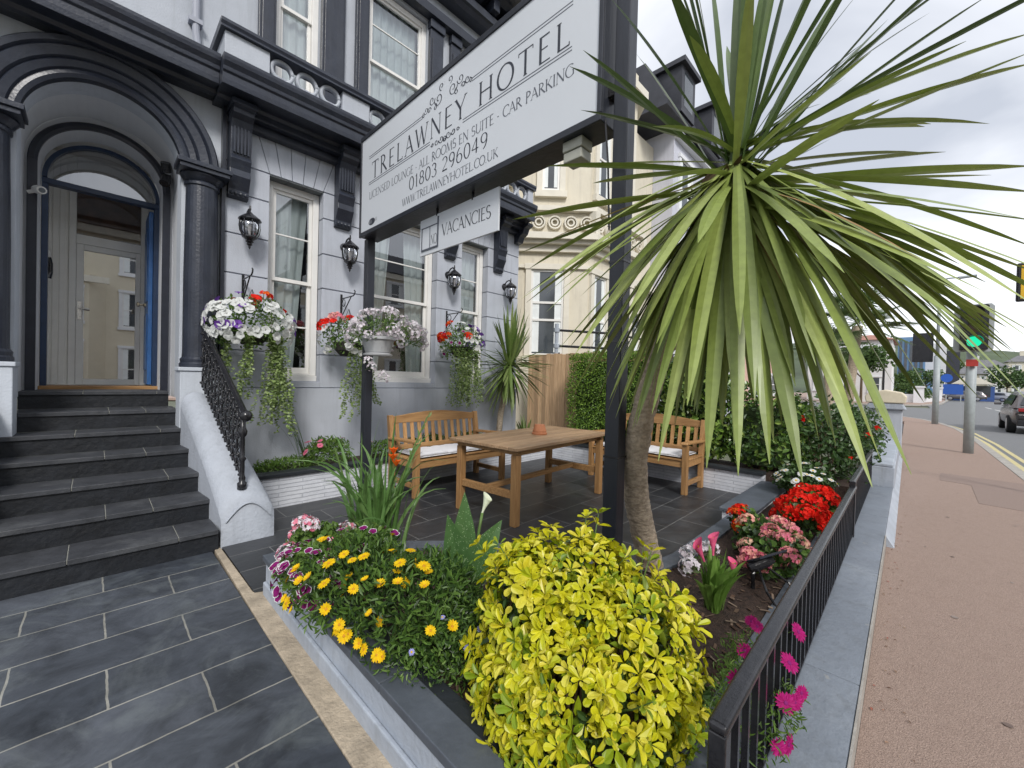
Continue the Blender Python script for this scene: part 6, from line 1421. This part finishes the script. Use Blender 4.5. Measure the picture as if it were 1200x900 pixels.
wwin(NB, (5.70, 6.62, 0), (1, 0, 0), (0, -1, 0), .25, .75, 5.9, 8.0)
ir = thing('iron_railing', 'dark pipe railing of the neighbour balcony steps seen over the fence', 'railing', (7.6, 4.8, 0))
m = MB()
for z in (2.10, 2.42): m.tube([(6.55, 5.15, z), (7.6, 4.55, z), (9.2, 4.55, z), (11.5, 4.55, z)], .026, 8)
m.build('rail', 'black_metal', ir)
for x, y in ((6.55, 5.15), (7.6, 4.55), (9.2, 4.55), (11.5, 4.55)):
    m = MB(); m.tube([(x, y, -.1), (x, y, 2.55)], .04, 8); m.lathe([(0, -.05), (.06, -.04), (.06, .04), (0, .05)], 8, (x, y, 2.42)); m.lathe([(0, -.05), (.06, -.04), (.06, .04), (0, .05)], 8, (x, y, 2.10)); m.build('post', 'render_grey', ir)
LB = thing('neighbour_building', 'tall lilac grey terrace house with dark mansard roof and dormers', 'building', (17, 7, 0))
m = MB(); m.box((13.61, 5.9, -.1), (21.0, 10.5, 10.0)); m.build('wall', 'lilac_wall', LB)
m = MB(); m.prism([(5.55, 10.0), (5.5, 10.1), (5.62, 10.25), (6.3, 11.6), (10.2, 11.6), (10.6, 10.0)], 'x', 12.2, 21.2); m.build('mansard_roof', 'roof_dark', LB)
m = MB()
for z0, d in ((9.7, .2), (6.2, .12), (3.4, .15)): m.box((13.61, 5.9-d, z0), (21.05, 5.899, z0+.22))
m.build('string_course', 'white_trim', LB)
for x in (13.2, 16.0, 19.0):
    m = MB(); m.box((x, 5.52, 10.26), (x+1.1, 7.0, 11.75)); m.prism([(x-.14, 11.75), (x+1.24, 11.75), (x+1.24, 11.9), (x-.14, 11.9)], 'y', 5.38, 7.3); d_o = m.build('dormer', 'roof_dark', LB)
    m = MB(); m.add([(x+.2, 5.515, 10.5), (x+.9, 5.515, 10.5), (x+.9, 5.515, 11.6), (x+.2, 5.515, 11.6)], [(0, 1, 2, 3)]); m.build('dormer_pane', 'far_glass', d_o)
for x in (.5, 3.0, 5.4): 
    wwin(LB, (13.61, 5.9, 0), (1, 0, 0), (0, -1, 0), x, x+.95, 7.1, 9.2, surr='white_trim'); wwin(LB, (13.61, 5.9, 0), (1, 0, 0), (0, -1, 0), x, x+.95, 4.0, 5.6, arch=True, surr='white_trim'); wwin(LB, (13.61, 5.9, 0), (1, 0, 0), (0, -1, 0), x, x+1.0, 1.2, 3.0, surr='white_trim')
# ---- terraces across the road, seen only as reflections in the glass
M['opp_wall'] = mat('opposite_cream_wall', (.66, .60, .47), .7, .06, 1)
OT = thing('terrace_house', 'cream terrace house with bay windows across the road', 'building', (0, -15, 0), 'terrace houses across the road')
m = MB(); m.box((-3.2, -21, -.1), (3.2, -15, 8.6)); m.prism([(-2.4, -15), (-1.8, -14.1), (.2, -14.1), (.8, -15)], 'z', -.1, 6.0); m.build('wall', 'opp_wall', OT)
m = MB(); m.prism([(-14.7, 8.601), (-18, 10.8), (-21.3, 8.601)], 'x', -3.2, 3.2); m.build('roof', 'roof_dark', OT)
m = MB(); m.box((-3.2, -14.999, 8.2), (3.2, -14.8, 8.55)); m.box((-2.5, -14.1, 5.6), (.9, -13.95, 5.9)); m.build('cornice', 'cream_trim', OT)
wwin(OT, (0, -14.1, 0), (1, 0, 0), (0, 1, 0), -1.5, -.1, .9, 2.7, surr='white_trim'); wwin(OT, (0, -14.1, 0), (1, 0, 0), (0, 1, 0), -1.5, -.1, 3.7, 5.3, surr='white_trim'); wwin(OT, (0, -15, 0), (1, 0, 0), (0, 1, 0), 1.4, 2.5, 3.6, 5.4, surr='white_trim'); wwin(OT, (0, -15, 0), (1, 0, 0), (0, 1, 0), -1.4, -.2, 6.4, 7.9, surr='white_trim'); wwin(OT, (0, -15, 0), (1, 0, 0), (0, 1, 0), 1.4, 2.5, 6.4, 7.9, surr='white_trim'); wwin(OT, (0, -15, 0), (1, 0, 0), (0, 1, 0), 1.4, 2.4, .3, 2.5, surr='white_trim', name='house_door')
for dx in (-7, 6.42, 12.84, 19.3):
    o_ = copy_tree(OT); o_.location.x = dx
OT.location.x = -.4
# ------------------------------------------------------------------ street furniture
TL = thing('traffic_light', 'traffic light showing green on a pale grey pole by the kerb', 'traffic light', (13.75, -.99, 0))
M['galv'] = mat('galvanised_pole', (.36, .40, .41), .5, .12, 8, .1, 30)
m = MB(); m.tube([(13.75, -.99, -.05), (13.75, -.99, 2.35)], .085, 16); m.tube([(13.75, -.99, 2.35), (13.75, -.99, 3.2)], .05, 12); m.build('pole', 'galv', TL, smooth=True)
m = MB(); m.prism([(-1.24, 2.27), (-.74, 2.27), (-.69, 2.33), (-.69, 3.26), (-.74, 3.32), (-1.24, 3.32), (-1.29, 3.26), (-1.29, 2.33)], 'x', 13.60, 13.62); m.build('backing_board', mat('white_edge_board', (.42, .45, .45), .5, .05), TL)
m = MB(); m.box((13.42, -1.20, 2.30), (13.599, -.78, 3.29)); m.build('signal_head', 'black_metal', TL, bevel=.02)
for i, (z, mt_) in enumerate(((3.10, mat('red_lens_off', (.10, .012, .012), .25, .2, 30)), (2.79, mat('amber_lens_off', (.11, .05, .01), .25, .2, 30)), (2.48, glow('green_signal_light', (.02, .72, .38), .75)))):
    m = MB(); n = 20; m.add([(13.415, -.99, z)]+[(13.418, -.99+.115*cos(2*pi*k/n), z+.115*sin(2*pi*k/n)) for k in range(n)], [(0, 1+k, 1+(k+1) % n) for k in range(n)]); ln_ = m.build('lens', mt_, TL)
    m = MB(); vs = []
    for d, rr_ in ((13.418, .125), (13.22, .128)):
        vs += [(d, -.99+rr_*cos(radians(-30+240*k/16)), z+rr_*sin(radians(-30+240*k/16))) for k in range(17)]
    m.add(vs, [(k, k+1, 18+k, 17+k) for k in range(16)]); m.build('visor', 'black_metal', ln_)
m = MB(); m.box((13.6, -1.08, 1.95), (13.66, -.90, 2.1)); m.build('push_button_box', mat('red_sign_plate', (.45, .04, .03), .5, .1), TL)
P2 = thing('signal_pole', 'slender grey lamp pole with the dark back of a signal head', 'lamp pole', (24.2, -.80, 0))
m = MB(); m.tube([(24.2, -.80, -.05), (24.2, -.80, 2.8)], .10, 14); m.tube([(24.2, -.80, 2.8), (24.2, -.80, 5.9)], [.06, .045], 10); m.tube([(24.2, -.80, 5.85), (24.2, -1.0, 5.95), (24.2, -1.35, 5.95)], .03, 8); m.build('pole', 'galv', P2, smooth=True)
m = MB(); m.box((24.35, -.62, 2.62), (24.55, -.12, 3.72)); m.box((24.28, -.68, 2.56), (24.345, -.06, 3.78)); m.build('signal_back', 'black_metal', P2, bevel=.02)
m = MB(); m.tube([(24.2, -1.32, 5.93), (24.2, -1.8, 5.95)], [.06, .05], 8); m.build('lamp_head', 'galv', P2)
YS = thing('yellow_sign', 'yellow road sign in a black frame at the very edge of the pavement', 'sign', (9.0, -1.2, 0))
m = MB(); m.box((8.98, -1.62, 2.66), (9.03, -1.035, 3.20)); m.build('sign_frame', 'black_metal', YS, bevel=.02)
m = MB(); m.box((8.970, -1.59, 2.70), (8.979, -1.075, 3.16)); m.build('sign_face', mat('yellow_sign_face', (.75, .45, .02), .45, .05), YS)
m = MB(); m.tube([(9.07, -1.33, -.05), (9.07, -1.33, 3.1)], .035, 10); m.build('pole', 'galv', YS)
# ------------------------------------------------------------------ cars
M['car_grey'] = mat('car_paint_grey', (.20, .19, .195), .25, .05, 3, metal=.5); M['car_silver'] = mat('car_paint_silver', (.45, .46, .48), .28, .05, 3, metal=.4); M['car_white'] = mat('car_paint_white', (.70, .71, .72), .3, .04, 3)
M['tyre'] = mat('tyre_rubber', (.018, .018, .019), .85, .2, 20); M['rim'] = mat('alloy_rim', (.45, .45, .47), .35, .1, 10, metal=.8); M['car_glass'] = mat('car_glass', (.03, .035, .04), .06, .1, 3, spec=.9); M['tail'] = mat('tail_lamp', (.35, .015, .015), .2, .1, 20)
def make_car(label, paint, Lc, Wc, Hc, loc, rz, cat='car', group=None, suv=True, name='parked_car'):
    t = thing(name, label, cat, (0, 0, 0), group)
    # body by cross sections along X (rear = -X)
    h = Hc
    sec = [(-Lc/2, .42*h, .52*h), (-Lc/2+.06, .25*h, .60*h), (-Lc/2+.5, .19*h, .635*h), (0, .17*h, .63*h), (Lc/2-1.2, .17*h, .60*h), (Lc/2-.35, .20*h, .53*h), (Lc/2-.05, .26*h, .46*h), (Lc/2, .32*h, .40*h)]
    m = MB(); n = 12; vs = []
    for x, z0, z1 in sec:
        wd = Wc/2*(1 if abs(x) < Lc/2-.5 else .93 if abs(x) < Lc/2-.1 else .84)
        prof = [(-wd*.86, z0), (-wd*.97, z0+.12*h*.6), (-wd, (z0+z1)/2), (-wd*.97, z1-.05*h), (-wd*.88, z1), (0, z1+.012), (wd*.88, z1), (wd*.97, z1-.05*h), (wd, (z0+z1)/2), (wd*.97, z0+.12*h*.6), (wd*.86, z0)]
        vs += [(x, y, z) for y, z in prof]
    k = 11; fs = [(i*k+j, i*k+(j+1) % k, (i+1)*k+(j+1) % k, (i+1)*k+j) for i in range(len(sec)-1) for j in range(k)]+[tuple(range(k)), tuple(range((len(sec)-1)*k, len(sec)*k))]
    m.add(vs, fs); m.build('body', paint, t, smooth=True)
    cab = [(-Lc/2+.12, .60*h, .62*h, .80), (-Lc/2+.42, .60*h, .93*h, .72), (-Lc/2+1.0, .60*h, .995*h, .70), (.15, .60*h, .99*h, .70), (.75, .60*h, .90*h, .70), (1.35, .585*h, .62*h, .78)]
    m = MB(); g = MB(); vs = []
    for x, z0, z1, q in cab: vs += [(x, -Wc/2*.93, z0), (x, -Wc/2*q, z1-.03), (x, -Wc/2*q*.85, z1), (x, Wc/2*q*.85, z1), (x, Wc/2*q, z1-.03), (x, Wc/2*.93, z0)]
    fs = [(i*6+j, i*6+j+1, (i+1)*6+j+1, (i+1)*6+j) for i in range(len(cab)-1) for j in range(5)]; m.add(vs, fs); m.build('cabin', paint, t, smooth=False)
    def side(s):
        f = lambda x, z, y: (x, s*(y+.012), z)
        q = [(-Lc/2+.55, .66*h), (-Lc/2+.72, .90*h), (.2, .92*h), (.62, .86*h), (1.12, .65*h)]
        g.add([f(x, z, Wc/2*(.93-(z/h-.60)/.39*.22)) for x, z in q], [(0, 1, 2, 3, 4)])
    side(1); side(-1)
    g.add([(-Lc/2+.15-.012, -Wc/2*.72, .67*h), (-Lc/2+.15-.012, Wc/2*.72, .67*h), (-Lc/2+.40-.012, Wc/2*.60, .90*h), (-Lc/2+.40-.012, -Wc/2*.60, .90*h)], [(0, 1, 2, 3)])
    g.add([(1.28+.02, -Wc/2*.7, .65*h), (1.28+.02, Wc/2*.7, .65*h), (.80+.02, Wc/2*.62, .88*h), (.80+.02, -Wc/2*.62, .88*h)], [(0, 1, 2, 3)]); g.build('glass', 'car_glass', t)
    for sx in (-1, 1):
        for sy in (-1, 1):
            x = sx*Lc*.305; y = sy*(Wc/2-.12); r = .21*h
            m = MB(); m.tube([(x, y-.115, r), (x, y-.09, r), (x, y+.09, r), (x, y+.115, r)], [r*.93, r, r, r*.93], 20); w = m.build('wheel', 'tyre', t)
            m = MB(); m.tube([(x, y+sy*.116, r), (x, y+sy*.125, r)], [r*.66, r*.5], 14); m.build('rim', 'rim', w)
    for sy in (-1, 1):
        m = MB(); m.box((-Lc/2-.012, sy*Wc*.30-.16, .52*h), (-Lc/2+.12, sy*Wc*.30+.16, .60*h)); m.build('tail_light', 'tail', t, bevel=.02)
        m = MB(); m.box((.72, sy*(Wc/2+.08)-.10, .63*h), (.86, sy*(Wc/2+.08)+.10, .70*h)); m.build('wing_mirror', paint, t, bevel=.03)
    m = MB(); m.box((-Lc/2-.03, -Wc*.40, .19*h), (-Lc/2+.1, Wc*.40, .33*h)); m.build('bumper', 'black_metal', t, bevel=.03)
    m = MB(); m.box((-Lc/2-.04, -.26, .36*h), (-Lc/2+.05, .26, .43*h)); m.build('number_plate', mat('plate_'+label[:6], (.70, .55, .10), .4, .05), t)
    t.location = loc; t.rotation_euler = (0, 0, rz); return t
make_car('dark grey hatchback driving away beside the double yellow lines', 'car_grey', 4.3, 1.85, 1.56, (25.3, -3.62, -.115), radians(-2))
make_car('silver car waiting far up the road beyond the side turning', 'car_silver', 4.3, 1.8, 1.45, (95, -9.0, -.115), radians(70), suv=False)
make_car('dark car parked outside the shop with blue canopy', 'car_grey', 4.2, 1.8, 1.4, (86, -5.6, .0), radians(85))
# ------------------------------------------------------------------ far buildings and planting
def house(name, label, x0, x1, y0, y1, h, wall, roof, rh=1.5, wins=((2, 2),), group=None):
    t = thing(name, label, 'house', ((x0+x1)/2, (y0+y1)/2, 0), group)
    m = MB(); m.box((x0, y0, -.15), (x1, y1, h)); m.build('wall', wall, t)
    c = ((x0+x1)/2, (y0+y1)/2); e = .35; m = MB(); k = (y1-y0)*.25
    m.add([(x0-e, y0-e, h+.001), (x1+e, y0-e, h+.001), (x1+e, y1+e, h+.001), (x0-e, y1+e, h+.001), (c[0], y0+k, h+rh), (c[0], y1-k, h+rh)], [(0, 1, 4), (1, 2, 5, 4), (2, 3, 5), (3, 0, 4, 5), (3, 2, 1, 0)]); r = m.build('roof', roof, t)
    m = MB(); m.box((c[0]-.35, y1-k-.8, h+rh*.4), (c[0]+.35, y1-k-.1, h+rh+.9)); m.build('chimney', wall, r)
    nx, nz = wins[0]; fl = h/nz
    for j in range(nz):
        for i in range(nx):
            w = (y1-y0)/nx; wwin(t, (x0, y1, 0), (0, -1, 0), (-1, 0, 0), w*(i+.28), w*(i+.72), fl*j+fl*.34, fl*j+fl*.8, surr='white_trim')
    for j in range(nz):
        for i in range(2):
            w = (x1-x0)/2; wwin(t, (x0, y0, 0), (1, 0, 0), (0, -1, 0), w*(i+.3), w*(i+.7), fl*j+fl*.34, fl*j+fl*.8, surr='white_trim')
    return t
M['pink_wall'] = mat('pink_render', (.62, .40, .32), .8, .06, 1); M['white_wall'] = mat('white_render', (.70, .69, .68), .8, .05, 1); M['blue_wall'] = mat('blue_cladding', (.13, .25, .42), .6, .1, 1.5); M['red_roof'] = mat('red_tile_roof', (.34, .16, .12), .8, .2, 2); M['grey_roof'] = mat('grey_tile_roof', (.16, .16, .17), .8, .2, 2)
house('corner_house', 'white two storey house with red roof beyond the gate pier', 56, 64, 1.3, 8.2, 6.4, 'white_wall', 'red_roof', .9, ((3, 2),))
house('terrace_block', 'pink and cream terrace behind the cordyline leaves', 24.5, 34, 6.5, 12, 5.2, 'pink_wall', 'grey_roof', 2.4, ((2, 2),))
house('terrace_block', 'tall pale house standing above the pink terrace', 36, 46, 8, 16, 9.5, 'white_wall', 'grey_roof', 2.2, ((3, 3),))
BB = thing('blue_building', 'tall bluish clad building rising behind the far trees', 'building', (100, 0, 0))
m = MB(); m.box((100, -1.9, -.15), (110, 1.6, 10.6)); m.build('wall', 'blue_wall', BB)
m = MB(); m.box((99.5, -3.6, -.15), (99.98, 2.0, 3.6)); m.build('lower_wing', 'blue_wall', BB)
m = MB(); m.box((103, -4.5, -.15), (112, -1.91, 9.6)); m.build('side_block', 'white_wall', BB)
m = MB()
for i in range(5): m.box((99.9, -1.6+i*.66, 4.0), (99.999, -1.25+i*.66, 9.9))
m.build('window_strip', 'far_glass', BB)
m = MB(); m.box((103, -6.1, -.15), (112, -4.51, 8.2)); m.build('dark_block', 'roof_dark', BB)
sh = thing('shop', 'small shop with blue front and white canopy across the junction', 'shop', (92, -6.2, 0))
m = MB(); m.box((92, -9.0, -.1), (98, -4.4, 2.1)); m.build('wall', mat('shop_blue', (.045, .10, .30), .6, .2, 1), sh)
m = MB(); m.prism([(-8.6, 2.4), (-4.6, 2.4), (-5.8, 3.3), (-7.2, 3.3)], 'x', 88.5, 91.9); m.build('canopy', 'cream_trim', sh)
m = MB(); m.add([(91.99, -8.6, .5), (91.99, -6.6, .5), (91.99, -6.6, 2.2), (91.99, -8.6, 2.2)], [(0, 1, 2, 3)]); m.build('shop_window', 'far_glass', sh)
gw = thing('garden_wall', 'white garden wall with square capped piers at the far corner', 'wall', (62, -1.2, 0))
m = MB(); m.box((61.0, -1.1, -.05), (61.3, 2.5, .9)); m.prism([(61.3, -.9), (75, -2.7), (75, -2.5), (61.3, -.7)], 'z', -.05, .9); m.build('wall', 'white_trim', gw)
for x, y in ((61.1, -.75), (75, -2.6)):
    m = MB(); m.box((x-.4, y-.4, -.05), (x+.4, y+.4, 1.6)); m.box((x-.5, y-.5, 1.601), (x+.5, y+.5, 1.78)); m.build('pier', 'white_trim', gw)
bs = thing('blue_sign_board', 'blue board and round blue arrow sign beside the white garden wall', 'sign', (78, -4.1, 0))
m = MB(); m.box((77.9, -5.0, .9), (78.0, -3.2, 2.2)); m.build('board', mat('blue_sign_face', (.02, .09, .38), .5, .05), bs)
m = MB(); m.tube([(77.85, -3.5, 3.0), (77.9, -3.5, 3.0)], .55, 20); m.build('round_sign', mat('blue_disc_face', (.02, .10, .45), .5, .05), bs); m = MB(); m.tube([(78, -3.5, -.1), (78, -3.5, 3.0)], .05, 8); m.tube([(78, -4.8, -.1), (78, -4.8, 1.0)], .05, 8); m.build('pole', 'galv', bs)
M['hill'] = mat('wooded_hillside', (.07, .095, .05), .95, .45, .06)
hl = MB(); nx, ny = 30, 16; vs = []
for j in range(ny+1):
    for i in range(nx+1):
        x = 110+i*14; y = -170+j*22; f = max(0, min(1, (x-118)/150)); vs.append((x, y, -.2+f*(12+10*sin(y*.02+1)**2+5*sin(x*.03)) if f > 0 else -.2))
hl.add(vs, [(j*(nx+1)+i, j*(nx+1)+i+1, (j+1)*(nx+1)+i+1, (j+1)*(nx+1)+i) for j in range(ny) for i in range(nx)]); struct(hl.build('hill', 'hill', smooth=True))
for i, (x, y, w, h, lb) in enumerate(((132, -11.5, 6, 6.6, 'far white house on the hillside beside the road'), (140, -19, 7, 8.0, 'far cream house with grey roof on the hillside'), (150, -28, 8, 9.5, 'farthest pale house high on the hillside'), (122, -9, 4, 4.8, 'low far white house behind the shop'), (165, -40, 9, 11, 'wide pale house at the top of the hillside'))):
    house('hillside_house', lb, x, x+6, y-w/2, y+w/2, h, ('white_wall', 'cream_wall')[i % 2], 'grey_roof', 1.6, ((3, 2),), 'pale houses on the far hillside')
def tree(name, label, c, h, r, n, leaf, mt, trunk=.12, group=None, flat=.8):
    t = thing(name, label, 'tree', c, group); c = V(c)
    m = MB(); m.tube([c+V((0, 0, -.1)), c+V((.05*h*.2, 0, h*.4)), c+V((0, .03*h, h*.75))], [trunk, trunk*.7, trunk*.3], 8)
    bl = []
    for i in range(7):
        d = rdir(-.1); b = c+V((0, 0, h*.62))+V((d.x*r*.55, d.y*r*.55, d.z*r*.5*flat)); m.tube([c+V((0, 0, h*.38)), c.lerp(b, .6)+V((0, 0, h*.1)), b], [trunk*.4, trunk*.25, trunk*.08], 5); q = rnd(.4, .62)*r; bl.append((tuple(b), (q, q, q*flat)))
    m.build('trunk', 'stem_brown', t); m = MB(); bush(m, bl, n, leaf, leaf*.6, (0,), .35, 1.15, -1, .4, .0); m.build('crown', [mt], t); return t
tree('street_tree', 'leafy green tree behind the gate pier and white house', (50, 3.2, 0), 6.2, 2.3, 1500, .34, 'tree_leaf')
tree('street_tree', 'round green tree below the blue building', (66, .6, 0), 3.6, 1.7, 1100, .28, 'tree_leaf')
tree('street_tree', 'dark spreading tree beside the far shop', (84, -1.7, 0), 4.6, 2.2, 1000, .32, 'rose_leaf')
tree('street_tree', 'distant dark tree along the hillside road', (118, -13, 0), 5.5, 3.4, 900, .5, 'rose_leaf')
tree('street_tree', 'distant green tree next to the far white house', (126, -6, 0), 7, 4, 900, .5, 'tree_leaf')
t = thing('garden_shrub', 'bushy green shrub spilling behind the far white pier', 'shrub', (63.5, -.6, 0)); m = MB(); bush(m, [((63.2, .2, .9), (1.2, 1.3, 1.1)), ((64.6, -.9, .8), (1.2, .9, .9))], 1500, .24, .13, (0,), .5, 1.1, -.3); m.build('foliage', ['tree_leaf'], t)
# fan palm standing in the next garden
FPC = V((15.9, 1.15, 3.35)); t = thing('fan_palm', 'shaggy fan palm rising behind the rose bush in the next garden', 'palm tree', (15.9, 1.3, 0))
m = MB(); m.tube([(15.8, 1.35, -.1), (15.85, 1.25, 1.6), FPC+V((0, 0, -.1))], [.13, .11, .13], 12); m.build('trunk', 'bark', t, smooth=True)
m = MB()
for i in range(34):
    a = i*2.4; el = rnd(-.6, 1.2); d = V((cos(a)*cos(el), sin(a)*cos(el), sin(el))); sl_ = rnd(.55, .95); c = FPC+d*sl_
    m.tube([FPC, FPC+d*sl_*.5+V((0, 0, .05)), c], .012, 4, 1)
    s = d.cross(V((0, 0, 1))).normalized(); u = s.cross(d).normalized(); R_ = rnd(.5, .75)
    for j in range(26):
        b = radians(-125+250*j/25); q = (d*cos(b)+s*sin(b)+u*.15); e = c+q*R_*rnd(.85, 1)-V((0, 0, .16*R_))
        m.strap([c, c.lerp(e, .5)+u*.02, e], [.02, .035, .003], s*cos(b)-d*sin(b), .2, 0)
m.build('crown', ['palm_leaf', 'stem_green'], t)
t = thing('fan_palm', 'second smaller fan palm half hidden behind the sword leaves', 'palm tree', (19.5, 2.2, 0)); F2 = V((19.5, 2.2, 2.9))
m = MB(); m.tube([(19.5, 2.2, -.1), F2], .16, 10); m.build('trunk', 'bark', t)
m = MB()
for i in range(26):
    a = i*2.4; el = rnd(-.5, 1.2); d = V((cos(a)*cos(el), sin(a)*cos(el), sin(el))); c = F2+d*.7; m.tube([F2, c], .012, 4, 1); s = d.cross(V((0, 0, 1))).normalized(); u = s.cross(d)
    for j in range(22):
        b = radians(-120+240*j/21); e = c+(d*cos(b)+s*sin(b)+u*.15)*.6-V((0, 0, .1)); m.strap([c, c.lerp(e, .5), e], [.02, .035, .003], s*cos(b)-d*sin(b), .2, 0)
m.build('crown', ['palm_leaf', 'stem_green'], t)
ls = thing('signpost', 'dark slim post with a pale board standing before the corner house', 'sign', (52, 1.6, 0))
m = MB(); m.tube([(52, 1.75, -.1), (52, 1.75, 6.2)], .09, 8); m.build('post', 'black_metal', ls)
m = MB(); m.box((51.9, 1.85, 3.4), (51.98, 3.6, 5.6)); m.build('board', 'white_trim', ls)
